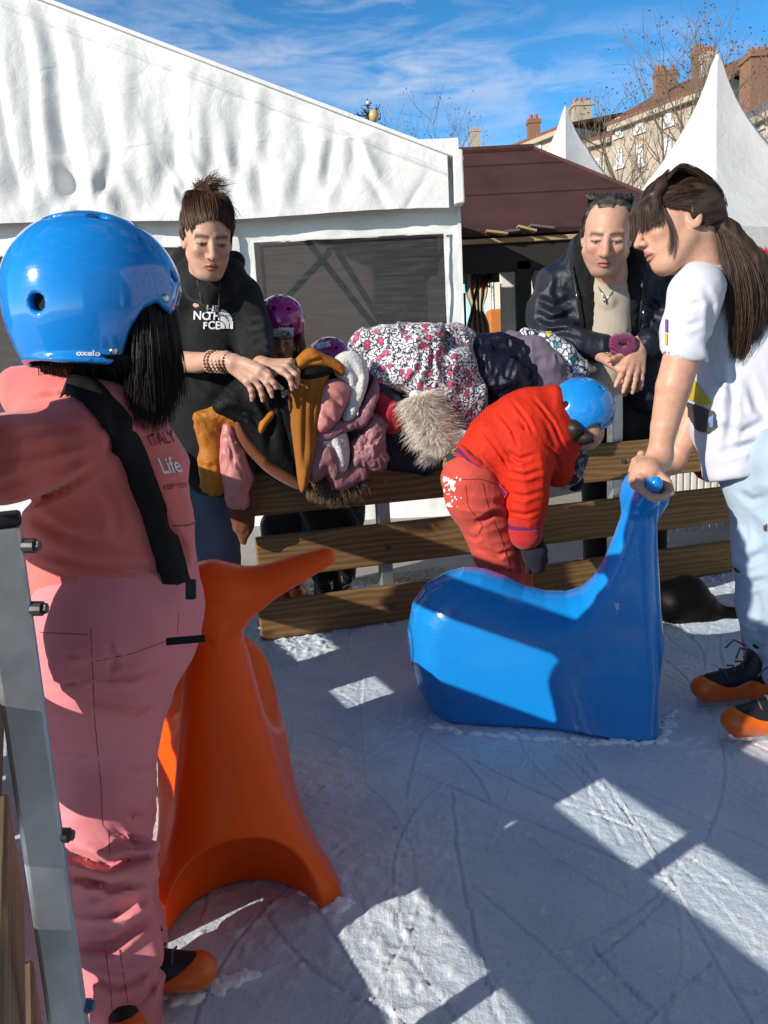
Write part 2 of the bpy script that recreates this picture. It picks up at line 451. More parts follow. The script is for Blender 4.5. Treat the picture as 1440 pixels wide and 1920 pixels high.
def plain(name, c, rough=0.7, spec=0.4, **kw):
    n = N(name).set(rough=rough, spec=spec, **kw); v = n.coord()
    n.base(n.ramp(n.noise(v, 14, 4, 0.6), [(0.3, tuple(x * 0.82 for x in c)), (0.7, c)]))
    n.bump(n.noise(v, 120, 3), 0.1, 0.002)
    return n.m
# ---------------------------------------------------------------- shared materials
M = {}
FD = np.array([0.96, 0.28]); FD = FD / np.linalg.norm(FD); FD3 = np.array([*FD, 0]); FN3 = np.array([FD[1], -FD[0], 0])   # along far fence / towards rink
F0 = np.array([-0.41, 2.334])
LD = nrm([-0.42, 0.91]); LD3 = np.array([*LD, 0]); LN3 = np.array([-LD[1], LD[0], 0])   # left fence; LN3 points out of the rink
ZU = np.array([0, 0, 1.0])
def FP(s, z, out=0.0):                       # point on the far fence's front face; out>0 towards the rink
    return np.array([F0[0] + s * FD[0], F0[1] + s * FD[1], z]) + FN3 * out
def WF(x, y, out=0.0):                       # picture point -> fence plane shifted towards the rink by out
    d = ray(x, y); b = FP(0, 0, out); t = ((b - CAM) @ FN3) / (d @ FN3); return CAM + d * t
M['wood'] = wood('fence wood', (0.20, 0.108, 0.042), (0.33, 0.19, 0.078), FD)
M['wood_grey'] = wood('weathered wood', (0.22, 0.16, 0.095), (0.34, 0.25, 0.155), LD)
M['galv'] = metal('galvanised steel', (0.56, 0.57, 0.58), 0.42, 0.85)
M['black'] = plain('black plastic', (0.012, 0.012, 0.013), 0.5)
M['bolt'] = metal('bolt steel', (0.2, 0.19, 0.18), 0.45)

# ---------------------------------------------------------------- ground, ice
m = N('plaza concrete').set(rough=0.9); v = m.coord()
m.base(m.mix(0.6, m.ramp(m.noise(v, 3, 6, 0.65), [(0.3, (0.30, 0.27, 0.235)), (0.7, (0.42, 0.385, 0.34))]), m.ramp(m.noise(v, 90, 3), [(0.3, grey(0.7)), (0.7, grey(1.0))]), 'MULTIPLY'))
m.bump(m.noise(v, 120, 3), 0.3, 0.003)
tag(link('plaza', rawmesh('plaza', [(-900, -900, -0.05), (900, -900, -0.05), (900, 900, -0.05), (-900, 900, -0.05)], [(0, 1, 2, 3)]), m.m), kind='structure')

m = N('rink ice').set(rough=0.62, spec=0.35); v = m.coord()
at = m.n('Attribute', attribute_name='col')
sn = m.noise(v, 240, 3, 0.6); big = m.noise(v, 3.2, 5, 0.6)
c = m.ramp(big, [(0.30, (0.48, 0.60, 0.73)), (0.55, (0.64, 0.75, 0.86)), (0.75, (0.78, 0.86, 0.93))])
c = m.mix(at.outputs['Fac'], c, (0.88, 0.90, 0.93))
m.base(m.mix(0.35, c, m.ramp(sn, [(0.3, grey(0.6)), (0.65, grey(1.0))]), 'MULTIPLY'))
# long hair-fine skate cuts
b = None; cuts = None
for i, (an, sc) in enumerate(((0.35, 9), (1.1, 7), (-0.6, 11), (2.2, 6))):
    vv = m.coord((1, 0.06, 1), (0, 0, an)); q = m.noise(vv, sc * 6, 2, 0.5, 0.25)
    q = m.ramp(q, [(0.485, grey(1)), (0.5, grey(0)), (0.515, grey(1))])
    cuts = q if cuts is None else m.mix(1.0, cuts, q, 'MULTIPLY')
b = m.bump(cuts, 0.12, 0.002)
b = m.bump(m.noise(v, 150, 5, 0.7), 0.5, 0.004, b); m.bump(m.noise(v, 28, 4, 0.6), 0.35, 0.008, b)
ICE = m.m
def ice_mesh():
    x0, x1, y0, y1, st = -0.75, 1.75, 0.62, 2.95, 0.0045
    nx, ny = int((x1 - x0) / st) + 1, int((y1 - y0) / st) + 1
    X, Y = np.meshgrid(x0 + np.arange(nx) * st, y0 + np.arange(ny) * st, indexing='ij')
    P = np.stack([X.ravel(), Y.ravel(), np.zeros(X.size)], 1)
    H = (0.0012 * fbm(P, 6, 3, 3)).reshape(nx, ny)
    snow = np.clip(fbm(P, 4, 11, 4).reshape(nx, ny) * 1.1 - 0.05, 0, 1)
    grain = np.clip(fbm(P, 55, 21, 2), 0, 2).reshape(nx, ny)
    # ploughed snow along fence foot and round the props
    dist = (P[:, :2] - F0) @ np.array([FD[1], -FD[0]])
    ridge = np.clip(1 - dist.reshape(nx, ny) / 0.35, 0, 1)
    snow = np.clip(snow + 0.5 * ridge, 0, 1)
    H += 0.0007 * fbm(P, 90, 61, 2).reshape(nx, ny) + (0.0045 * snow * grain + 0.006 * ridge * np.clip(grain, 0, 1))
    C = np.clip(0.75 * snow * (0.4 + 0.6 * np.clip(grain, 0, 1)), 0, 1)
    r = np.random.default_rng(4)
    for i in range(330):                     # skate grooves with a little thrown-up snow
        a = r.uniform(0, 2 * math.pi); ln = r.uniform(0.3, 1.6); R = r.choice([0.5, 1.2, 3, 8]) * r.choice([-1, 1])
        cx, cy = r.uniform(x0, x1), r.uniform(y0, y1); n = int(ln / st * 1.5); t = np.linspace(0, ln, n)
        ang = a + t / R; px_ = cx + np.cumsum(np.cos(ang)) * ln / n; py_ = cy + np.cumsum(np.sin(ang)) * ln / n
        i_ = np.round((px_ - x0) / st).astype(int); j_ = np.round((py_ - y0) / st).astype(int)
        ok = (i_ > 1) & (i_ < nx - 2) & (j_ > 1) & (j_ < ny - 2); i_, j_ = i_[ok], j_[ok]
        dpt = r.uniform(0.0008, 0.0022)
        H[i_, j_] -= dpt; H[i_ + 1, j_] += dpt * 0.7; C[i_ + 1, j_] = np.clip(C[i_ + 1, j_] + r.uniform(.2, .7), 0, 1); C[i_, j_] *= 0.3
    for i in range(700):                     # crumbs of snow
        a, b_ = r.integers(2, nx - 3), r.integers(2, ny - 3); h = r.uniform(0.001, 0.0045) * (0.4 + snow[a, b_])
        K_ = r.uniform(0, 1, (3, 3)) ** 1.5; K_[1, 1] = 1; H[a - 1:a + 2, b_ - 1:b_ + 2] += h * K_; C[a - 1:a + 2, b_ - 1:b_ + 2] = np.maximum(C[a - 1:a + 2, b_ - 1:b_ + 2], 0.7 * K_)
    V = np.stack([X.ravel(), Y.ravel(), H.ravel()], 1)
    i, j = np.meshgrid(np.arange(nx - 1), np.arange(ny - 1), indexing='ij'); a = (i * ny + j).ravel()
    me = quadmesh('ice', V, np.stack([a, a + ny, a + ny + 1, a + 1], 1))
    setcol(me, np.repeat(C.reshape(-1, 1), 3, 1)); return me
tag(link('ice', ice_mesh(), ICE), kind='structure')
bm_ = MB()
def rim(pts, z): return [(*p, z) for p in pts]
far1, far2 = F0 - FD * 0.6, F0 + FD * 6
pl = [(-0.62, 2.27), tuple(far1), (-6, 1.4), (-6, -3), (6, -3), (6, 4.2), tuple(far2)]
me = rawmesh('ice', [(-3.0, -3, -0.006), (7, -3, -0.006), (7, F0[1] + (7 - F0[0]) * FD[1] / FD[0], -0.006), (-3.0, F0[1] + (-3.0 - F0[0]) * FD[1] / FD[0], -0.006)], [(0, 1, 2, 3)])
tag(link('ice', me, ICE), kind='structure')

# rubber drainage mat behind the fence
m = N('rubber mat').set(rough=0.55, spec=0.5); v = m.coord((1, 1, 1), (0, 0, 0.28))
ck = m.n('TexVoronoi', feature='DISTANCE_TO_EDGE'); ck.inputs['Scale'].default_value = 62; ck.inputs['Randomness'].default_value = 0.15; m.l(v, ck.inputs['Vector'])
h = m.ramp(ck.outputs['Distance'], [(0.10, grey(1)), (0.22, grey(0))])
m.base(m.mix(h, (0.012, 0.012, 0.013), (0.09, 0.088, 0.085))); m.bump(h, 1.0, 0.012)
a, b = FP(-1.2, 0, -0.045), FP(0.86, 0, -0.045); bk = -FN3 * 0.62
mb = MB(); mb.box((a + b) / 2 + bk / 2 + ZU * -0.026, (FD3, -FN3, ZU), (np.linalg.norm(b - a) / 2, 0.31, 0.016))
tag(mb.build('rubber_mat', m.m, None, False, 0.004), 'black perforated rubber mat laid on the paving behind the far wooden fence', 'mat')

# ---------------------------------------------------------------- the far fence (leaned on)
FENCE_Z = [(0.006, 0.128), (0.203, 0.338), (0.406, 0.540), (0.709, 0.833)]
def fence_panel(label, s0, s1, posts, seedoff):
    t = thing('wooden_fence', FP(s0, 0), label, 'fence', 'rink fence panels')
    r = random.Random(seedoff)
    for z0, z1 in FENCE_Z:
        mb = MB(); e0, e1 = s0 + r.uniform(0, 0.012), s1 - r.uniform(0.002, 0.008)
        mb.box(FP((e0 + e1) / 2, (z0 + z1) / 2, -0.014), (FD3, FN3, ZU), ((e1 - e0) / 2, 0.014, (z1 - z0) / 2))
        mb.build('board', M['wood'], t, False, 0.004)
    for ps in posts:
        mb = MB(); mb.box(FP(ps, 0.40, -0.05), (FD3, FN3, ZU), (0.02, 0.02, 0.41)); mb.build('post', M['galv'], t, False, 0.002)
        for z0, z1 in FENCE_Z:
            mb = MB(); c = FP(ps, (z0 + z1) / 2 + r.uniform(-0.01, 0.01), 0)
            mb.tube([c - FN3 * 0.002, c + FN3 * 0.004], 0.0085, 10); mb.tube([c + FN3 * 0.003, c + FN3 * 0.0065], 0.0045, 6)
            mb.build('bolt', M['bolt'], t)
    return t
fence_panel('long wooden rail fence of four brown boards with coats hung over its top rail', 0.0, 1.806, (0.437, 1.315), 1)
fence_panel('next wooden fence panel butting on behind the jeans of the girl in the white shirt', 1.812, 3.6, (2.2, 3.2), 2)

# ---------------------------------------------------------------- near left fence with its steel end post
LP = W(70, 1500, 0.84); LP[2] = 0
def LPt(s, z, o=0.0): return np.array([LP[0] + s * LD[0], LP[1] + s * LD[1], z]) + LN3 * o
t = thing('wooden_fence', LPt(0, 0), 'near fence with grey steel post and weathered planks at the left edge of the rink', 'fence', 'rink fence panels')
PYD = 0.60
ztop = float(W(28, 985, PYD)[2]); PP = W(70, 1500, PYD); PP[2] = 0; sp_ = float((PP - LP) @ LD3); np_ = float((PP - LP) @ LN3)
mb = MB(); mb.box(LPt(sp_, ztop / 2, np_), (LD3, LN3, ZU), (0.013, 0.0161, ztop / 2)); mb.build('post', M['galv'], t, False, 0.0035)
mb = MB(); mb.box(LPt(sp_, ztop + 0.005, np_), (LD3, LN3, ZU), (0.014, 0.0173, 0.005)); mb.build('post_cap', M['black'], t, False, 0.003)
for z0, z1 in FENCE_Z:
    mb = MB(); mb.box(LPt(-1.34, (z0 + z1) / 2 + 0.045, 0.040), (LD3, LN3, ZU), (1.30, 0.014, (z1 - z0) / 2)); mb.build('board', M['wood_grey'], t, False, 0.004)
for py in (1023, 1141, 1566, 1886):
    q = W({1023: 52, 1141: 66, 1566: 117, 1886: 156}[py], py, PYD)
    mb = MB(); mb.tube([q - RGT * 0.003, q + RGT * 0.006], 0.0062, 12); mb.tube([q + RGT * 0.005, q + RGT * 0.0095], 0.0045, 6)
    mb.build('bolt', M['bolt'] if py != 1886 else plain('blue bolt', (0.05, 0.16, 0.3), 0.4), t)
t = thing('wooden_fence', LPt(0.56, 0), 'wooden fence panel farther along the left side in front of the watching children', 'fence', 'rink fence panels')  # unseen panel added so that its boards stripe the far fence with shade
for z0, z1 in FENCE_Z:
    mb = MB(); mb.box(LPt(1.25, (z0 + z1) / 2, 0.105), (LD3, LN3, ZU), (0.69, 0.014, (z1 - z0) / 2)); mb.build('board', M['wood_grey'], t, False, 0.004)
for q in (0.75, 1.75): mb = MB(); mb.box(LPt(q, 0.4, 0.135), (LD3, LN3, ZU), (0.02, 0.016, 0.42)); mb.build('post', M['galv'], t, False, 0.002)
t = thing('wooden_fence', LPt(0.06, 0), 'wooden fence panel running on past the steel post beside the child in pink', 'fence', 'rink fence panels')
for z0, z1 in FENCE_Z:
    mb = MB(); mb.box(LPt(0.224, (z0 + min(z1, 0.80)) / 2, 0.17), (LD3, LN3, ZU), (0.298, 0.014, (min(z1, 0.80) - z0) / 2)); mb.build('board', M['wood_grey'], t, False, 0.004)
mb = MB(); mb.box(LPt(0.50, 0.4, 0.20), (LD3, LN3, ZU), (0.02, 0.016, 0.42)); mb.build('post', M['galv'], t, False, 0.002)

# ---------------------------------------------------------------- white marquee
m = N('tent canvas').set(rough=0.5, spec=0.3); v = m.coord()
m.base(m.ramp(m.noise(v, 3, 5, 0.6), [(0.3, (0.66, 0.66, 0.645)), (0.7, (0.76, 0.76, 0.745))]))
b_ = m.bump(m.noise(v, 7, 4, 0.6, 1.0), 0.25, 0.03); m.bump(m.noise(v, 30, 4, 0.6, 1.5), 0.18, 0.008, b_)
M['canvas'] = m.m
TY = 4.6
tent = thing('marquee', (W(865, 600, TY)[0], TY, -0.05), 'big white canvas marquee with gable front and clear plastic windows behind the fence', 'tent')
xr = float(W(862, 340, TY)[0]); xl = -3.6
pa, pb = W(846, 291, TY - .11), W(82, 0, TY - .11)
def roofz(x): return pa[2] + (x - pa[0]) * (pb[2] - pa[2]) / (pb[0] - pa[0])
va, vb = W(0, 422, TY - .11), W(862, 391, TY - .11)
def valz(x): return va[2] + (x - va[0]) * (vb[2] - va[2]) / (vb[0] - va[0])
def px2x(x, y): return float(W(x, y, TY)[0])
def gable():
    nx, nz = 420, 170
    xs = np.linspace(xl, xr - 0.075, nx); ts = np.linspace(0, 1, nz)
    X, T = np.meshgrid(xs, ts, indexing='ij'); z0, z1 = valz(X), roofz(X); Z = z0 + (z1 - z0) * T
    zs = 0.0 * X + W(400, 278, TY)[2] + 0.02 * np.sin(X * 5)           # seam where the folds bunch up
    up = np.clip((Z - zs) / np.maximum(z1 - zs, 0.05), 0, 1.2); dn = np.clip((zs - Z) / np.maximum(zs - z0, 0.05), 0, 1)
    X0 = X; X = X + 0.03 * noise(np.stack([X.ravel() * 0.8, Z.ravel() * 1.7, 0 * X.ravel()], 1), 1.6, 77).reshape(X.shape)
    D = np.zeros_like(X); r = np.random.default_rng(12)
    cre = [(-300, .8), (-210, .6), (-120, .9), (-40, .6), (22, .55), (68, .9), (122, 1.0), (146, .9), (178, .5), (212, 1.15), (262, .5), (300, .6), (338, 1.15), (372, .7), (412, .6), (452, .8), (478, .7), (505, .95), (545, .5), (585, .6), (628, .7), (668, .5)]
    for cx, a in cre:
        x = px2x(cx, 200); sh = r.uniform(-0.35, 0.35); wd = r.uniform(0.018, 0.06); a = a * r.uniform(0.5, 1.35); lenf = r.uniform(0.75, 1.6)
        q = X - x - sh * (zs - Z) * 0.35
        env = np.where(Z > zs, 0.30 + 0.70 * np.clip(1 - up / lenf, 0, 1), 0.95 * np.exp(-dn * 1.3))
        D -= a * 0.036 * env * np.exp(-(q / (wd * (1 + 0.8 * up))) ** 2)
        D += a * 0.026 * env * np.exp(-((q - wd * 1.9) / (wd * 1.5)) ** 2)
        D += a * 0.009 * np.exp(-((q - 0.01) / 0.05) ** 2 - ((Z - zs + 0.03) / 0.05) ** 2)       # knot at the seam
        # slack radiating folds below the seam
        for k in (-1, 1):
            qq = X - x - k * (zs - Z) * r.uniform(0.15, 0.6)
            D += a * 0.045 * (Z < zs) * np.exp(-((dn - 0.4) / 0.4) ** 2) * np.exp(-(qq / r.uniform(0.04, 0.09)) ** 2) * k
    P = np.stack([X.ravel(), Z.ravel() * 0.6, 0 * X.ravel()], 1)
    D += (0.012 * fbm(P, 2.2, 5, 3) + 0.004 * fbm(P, 14, 9, 2)).reshape(X.shape)
    ph = 2.5 * noise(P * [1, .35, 1], 0.9, 15).reshape(X.shape); D += (0.009 * np.sin(X * 13 + ph * 3.4) + 0.006 * np.sin(X * 23 + 5 * ph)) * np.where(Z > zs, 0.25 + 0.75 * (1 - np.clip(up, 0, 1)), 0.75 * np.exp(-dn * 1.1))
    for k in range(16):
        cx_ = r.uniform(xl, xr); an_ = r.uniform(-.9, .9); q = (X - cx_) + an_ * (Z - zs + .25); D += r.choice([-1, 1]) * r.uniform(.012, .026) * np.exp(-(q / r.uniform(.012, .035)) ** 2) * np.exp(-((Z - zs + r.uniform(.05, .35)) / .16) ** 2)
    fade = np.clip((px2x(845, 350) - X) / 0.4, 0.12, 1) * np.clip((1 - T) / 0.05, 0.15, 1); D *= fade
    D += 0.018 * np.exp(-((z1 - Z - 0.10) / 0.012) ** 2)                # hem under the roof edge
    Y = TY - 0.10 - D * 0.72
    # slow sag of the free lower edge
    Z = Z + 0.012 * np.sin(X * 3.1 + 1) * (1 - T) ** 3
    V = np.stack([X0.ravel(), Y.ravel(), Z.ravel()], 1)
    i, j = np.meshgrid(np.arange(nx - 1), np.arange(nz - 1), indexing='ij'); a = (i * nz + j).ravel()
    return quadmesh('gable', V, np.stack([a, a + nz, a + nz + 1, a + 1], 1))
link('gable', gable(), M['canvas'], tent)
# corner sleeve
mb = MB(); q = [W(846, 291, TY), W(863, 291, TY), W(867, 389, TY), W(849, 391, TY)]
V = []
for p_ in q: V.append(p_ + [0, -0.125, 0])
for p_ in q: V.append(p_ + [0, -0.03, 0])
mb.add(V, [(0, 3, 2, 1), (4, 5, 6, 7), (0, 1, 5, 4), (1, 2, 6, 5), (2, 3, 7, 6), (3, 0, 4, 7)]); mb.build('corner_sleeve', M['canvas'], tent, False, 0.008)
# walls round the window openings
wz = [float(W(650, 447, TY)[2]), float(W(650, 760, TY)[2])]
w1 = [px2x(480, 500), px2x(834, 500)]; w0 = [-3.2, px2x(352, 500)]
top = float(W(600, 270, TY)[2]); bot = -0.05
def wall_patch(mb, x0, x1, z0, z1, seed):
    nx, nz = max(4, int((x1 - x0) / 0.03)), max(4, int((z1 - z0) / 0.03))
    X, Z = np.meshgrid(np.linspace(x0, x1, nx + 1), np.linspace(z0, z1, nz + 1), indexing='ij')
    P = np.stack([X.ravel(), Z.ravel(), 0 * X.ravel()], 1)
    Y = TY - 0.022 * np.clip(fbm(P * [1, 0.7, 1], 3.0, seed, 3), -1, 1) - 0.006 * fbm(P, 12, seed + 4, 2)
    V = np.stack([X.ravel(), Y, Z.ravel()], 1); n0 = nz + 1
    F = [(i * n0 + j, (i + 1) * n0 + j, (i + 1) * n0 + j + 1, i * n0 + j + 1) for i in range(nx) for j in range(nz)]
    mb.add(V, F)
mb = MB()
for a, b, c, d in ((xl, xr, wz[0], top), (w1[1], xr, bot, wz[0]), (w0[1], w1[0], bot, wz[0]), (xl, w0[0], bot, wz[0]), (w0[0], w0[1], bot, wz[1]), (w1[0], w1[1], bot, wz[1])):
    wall_patch(mb, a, b, c, d, 31)
mb.build('front_wall', M['canvas'], tent, True)
m = N('clear pvc').set(rough=0.18, spec=0.5)
m.base(m.ramp(m.noise(m.coord((1, 1, 9), (0, 0.12, 0)), 5, 6, 0.7), [(0.4, (.10, .095, .09)), (0.75, (.19, .185, .18))]))
m.bump(m.noise(m.coord((1, 1, 2)), 4, 3, 0.6, 0.6), 0.10, 0.03)
tr = m.n('BsdfTransparent'); tr.inputs['Color'].default_value = (0.62, 0.60, 0.60, 1); ms = m.n('MixShader')
scr = m.ramp(m.noise(m.coord((0.7, 1, 16), (0, 0.10, 0)), 7, 6, 0.75), [(0.50, grey(0.22)), (0.62, grey(0.34)), (0.80, grey(0.8))])
m.l(scr, ms.inputs[0]); m.l(tr.outputs[0], ms.inputs[1]); m.l(m.b.outputs[0], ms.inputs[2])
m.l(ms.outputs[0], m.t.nodes['Material Output'].inputs['Surface'])
M['pvc'] = m.m
for a, b in (w0, w1):
    mb = MB(); mb.aabox((a - 0.005, TY + 0.012, wz[1] - 0.005), (b + 0.005, TY + 0.016, wz[0] + 0.005)); wdw = mb.build('window', M['pvc'], tent)
    fr = MB()
    for lo, hi in (((a - 0.012, TY - 0.024, wz[0]), (b + 0.012, TY - 0.018, wz[0] + 0.012)), ((a - 0.012, TY - 0.024, wz[1]), (a, TY - 0.018, wz[0])), ((b, TY - 0.024, wz[1]), (b + 0.012, TY - 0.018, wz[0]))): fr.aabox(lo, hi)
    fr.build('window_hem', M['canvas'], wdw)
# door flap edge to the right of the woman
mb = MB(); mb.tube([W(433, 425, TY - 0.03), W(431, 480, TY - 0.045), W(436, 545, TY - 0.03), W(432, 640, TY - 0.03)], 0.012, 8); mb.build('door_zip_flap', M['canvas'], tent, True)
# side wall, roof sheet, inside
mb = MB(); mb.aabox((xr - 0.02, TY + 0.0, bot), (xr, TY + 2.8, pa[2] - 0.02)); mb.build('side_wall', M['canvas'], tent)
mb = MB()
ra, rb = np.array([xr + 0.01, TY - 0.12, roofz(xr) + 0.012]), np.array([xl, TY - 0.12, roofz(xl) + 0.012])
V = [ra, rb, rb + [0, 3, 0], ra + [0, 3, 0]]; V += [p_ - [0, 0, 0.02] for p_ in V]
mb.add(V, [(0, 3, 2, 1), (4, 5, 6, 7), (0, 1, 5, 4), (1, 2, 6, 5), (2, 3, 7, 6), (3, 0, 4, 7)]); mb.build('roof', M['canvas'], tent)
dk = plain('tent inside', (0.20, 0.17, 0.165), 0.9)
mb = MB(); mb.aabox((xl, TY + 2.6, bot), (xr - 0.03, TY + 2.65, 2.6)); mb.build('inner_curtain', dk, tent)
mb = MB()
for p0, p1 in (((571, 445), (700, 610)), ((632, 470), (712, 600)), ((830, 470), (745, 610)), ((500, 600), (620, 470))):
    mb.tube([W(*p0, TY + 0.5), W(*p1, TY + 0.5)], 0.022, 6)
mb.build('brace', M['black'], tent)

# ---------------------------------------------------------------- brown stall with its low roof
m = N('brown roof felt').set(rough=0.75, spec=0.3); v = m.coord()
m.base(m.mix(0.5, m.ramp(m.noise(v, 2.5, 5, 0.6), [(0.3, (0.055, 0.022, 0.020)), (0.7, (0.090, 0.036, 0.032))]), m.ramp(m.noise(v, 200, 2), [(0.3, grey(0.7)), (0.7, grey(1.0))]), 'MULTIPLY'))
vo = m.n('TexVoronoi'); vo.inputs['Scale'].default_value = 2.1; m.l(v, vo.inputs['Vector'])
m.bump(m.noise(v, 180, 2), 0.3, 0.004); M['felt'] = m.m
M['stallwood'] = plain('dark stall timber', (0.018, 0.013, 0.010), 0.75)
M['palewood'] = plain('pale batten', (0.42, 0.28, 0.13), 0.7)
EY, RY = 6.0, 7.7
el, er = W(700, 452, EY), W(1322, 412, EY); el[2] = er[2] = (el[2] + er[2]) / 2
rl, rr_ = W(640, 292, RY), W(1000, 281, RY); rl[2] = rr_[2]
stall = thing('market_stall', ((el[0] + er[0]) / 2, EY + 1, -0.05), 'brown roofed wooden market stall between the marquee and the pointed tents', 'stall')
nrm_r = nrm(np.cross(er - el, rl - el)); nrm_r = nrm_r if nrm_r[2] > 0 else -nrm_r
for i, (t0, t1) in enumerate(((0, 0.42), (0.40, 0.80), (0.78, 1.0))):
    q = [el + (rl - el) * t0, er + (rr_ - er) * t0, er + (rr_ - er) * t1, el + (rl - el) * t1]; lift = nrm_r * (0.028 - 0.012 * i)
    lo = nrm_r * (-0.02)
    V = [q[0] + lift + nrm_r * 0.012, q[1] + lift + nrm_r * 0.012, q[2] + nrm_r * 0.0, q[3] + nrm_r * 0.0] + [p_ + lo for p_ in q]
    V = [q[0] + nrm_r * 0.018, q[1] + nrm_r * 0.018, q[2] + nrm_r * 0.003, q[3] + nrm_r * 0.003] + [p_ + lo for p_ in q]
    mb = MB(); mb.add(V, [(0, 1, 2, 3), (7, 6, 5, 4), (0, 4, 5, 1), (1, 5, 6, 2), (2, 6, 7, 3), (3, 7, 4, 0)]); mb.build('roof_felt', M['felt'], stall)
back = np.array([0, 2 * (RY - EY), 0])
mb = MB(); e2 = np.array([el[0], RY * 2 - EY, el[2]]); e3 = np.array([er[0] + 0.4, RY * 2 - EY, er[2]])
mb.add([rl, rr_, er, e3, e2], [(0, 1, 3, 4), (1, 2, 3)]); mb.build('roof_back', M['felt'], stall)
rid = MB(); rid.tube([rl + ZU * 0.02, rr_ + ZU * 0.02], 0.035, 8); rid.tube([rr_ + ZU * 0.015, er + ZU * 0.02], 0.02, 6); rid.build('ridge_cap', M['felt'], stall)
mb = MB(); c = (el + er) / 2
mb.aabox((el[0], EY + 0.02, el[2] - 0.07), (er[0] - 0.03, EY + 0.06, el[2] - 0.035)); mb.build('eave_batten', M['palewood'], stall, False, 0.004)
mb = MB(); mb.aabox((el[0], EY + 0.05, el[2] - 0.27), (er[0] - 0.12, EY + 0.16, el[2] - 0.075)); mb.build('beam', M['stallwood'], stall, False, 0.006)
mb = MB(); mb.aabox((el[0], EY + 2.4, el[2] + 0.3), (er[0] - 0.12, EY + 2.5, el[2] + 0.45)); mb.build('beam', M['stallwood'], stall, False, 0.006)
r = random.Random(3)
for i in range(4):                           # broken felt ends hanging over the eave
    x = W(930 + i * 28, 440, EY)[0]; mb = MB(); a_ = r.uniform(-0.3, 0.3)
    mb.box((x, EY - 0.02, el[2] - 0.012 + r.uniform(-0.02, 0.03)), (nrm([1, 0, a_]), np.array([0, 1.0, 0]), nrm([-a_, 0, 1])), (r.uniform(0.05, 0.13), 0.05, 0.008)); mb.build('loose_felt', plain('grey felt', (0.13, 0.11, 0.10), 0.8) if i % 2 else M['palewood'], stall)
for pxx, dy in ((981, 0.1), (1240, 0.1), (862, 2.4), (1130, 2.4)):
    x = W(pxx, 540, EY + dy)[0]; mb = MB(); mb.aabox((x - 0.055, EY + dy - 0.05, -0.05), (x + 0.055, EY + dy + 0.05, el[2] - 0.2)); mb.build('post', M['stallwood'], stall, False, 0.006)
mb = MB()
for p0, p1, dd in (((906, 474), (882, 605), 0.2), ((1013, 484), (993, 520), 0.2), ((1040, 482), (996, 575), 0.25)): mb = MB(); mb.tube([W(*p0, EY + dd), W(*p1, EY + dd)], 0.012, 5); mb.build('tie_rod', M['stallwood'], stall)


# things seen through the stall
cream = fabric('beige curtain', (0.42, 0.35, 0.27), 0.1, 300, 6, 0.4)
def curtain(name, label, cat, pts, Y, mat, folds, th=0.05):
    (x0, y0), (x1, y1) = pts; a, b = W(x0, y0, Y), W(x1, y0, Y); zb = W((x0 + x1) / 2, y1, Y)[2]
    nx, nz = folds * 8, 26; X, T = np.meshgrid(np.linspace(0, 1, nx + 1), np.linspace(0, 1, nz + 1), indexing='ij')
    gather = 1 - 0.45 * np.exp(-((T - 0.55) / 0.16) ** 2)
    PX = a[0] + (b[0] - a[0]) * (0.5 + (X - 0.5) * gather); PZ = a[2] + (zb - a[2]) * T
    PY = Y + th * np.sin(X * folds * 2 * math.pi + 0.6 * np.sin(T * 5)) * (0.6 + 0.4 * T)
    V = np.stack([PX.ravel(), PY.ravel(), PZ.ravel()], 1); n0 = nz + 1
    i, j = np.meshgrid(np.arange(nx), np.arange(nz), indexing='ij'); q = (i * n0 + j).ravel()
    o = link(name, quadmesh(name, V, np.stack([q, q + 1, q + n0 + 1, q + n0], 1)), mat)
    so_ = o.modifiers.new('thick', 'SOLIDIFY'); so_.thickness = 0.01
    return tag(o, label, cat)
curtain('curtain', 'beige tied curtain hanging in the stall beside the marquee corner', 'curtain', ((872, 505), (915, 640)), 9.0, cream, 4)
curtain('curtain', 'pale cream curtain seen behind the elbow of the man in the dark jacket', 'curtain', ((998, 478), (1030, 640)), 9.0, fabric('cream curtain', (0.62, 0.57, 0.48), 0.1, 300, 6, 0.4), 3)
wht = plain('white panel', (0.80, 0.80, 0.78), 0.5)
mb = MB(); a = W(936, 480, 8.6); b = W(970, 640, 8.6); mb.aabox((a[0], 8.58, -0.05), (b[0], 8.62, a[2])); tag(mb.build('white_panel', wht, None, False, 0.01), 'tall plain white panel standing beside the dark stall post', 'panel')
def scallop(label, x0, x1, y, Y, n):         # white awning trim with rounded scallops
    a, b = W(x0, y, Y), W(x1, y, Y); mb = MB(); hh = 26 * Y / FPX; V = []; K = n * 12
    for i in range(K + 1):
        t_ = i / K; x = a[0] + (b[0] - a[0]) * t_; s_ = abs(math.sin(t_ * n * math.pi))
        V += [(x, Y, a[2] + 0.3), (x, Y - 0.02, a[2] - hh * s_)]
    mb.add(V, [(2 * i, 2 * i + 1, 2 * i + 3, 2 * i + 2) for i in range(K)])
    o = mb.build('awning_trim', wht); sm_ = o.modifiers.new('thick', 'SOLIDIFY'); sm_.thickness = 0.015
    return tag(o, label, 'awning')
scallop('white scalloped awning edge seen through the stall beside the marquee', 868, 936, 492, 10.0, 5)
scallop('white scalloped awning edge seen behind the shoulder of the man in the dark jacket', 1030, 1120, 484, 10.0, 5)
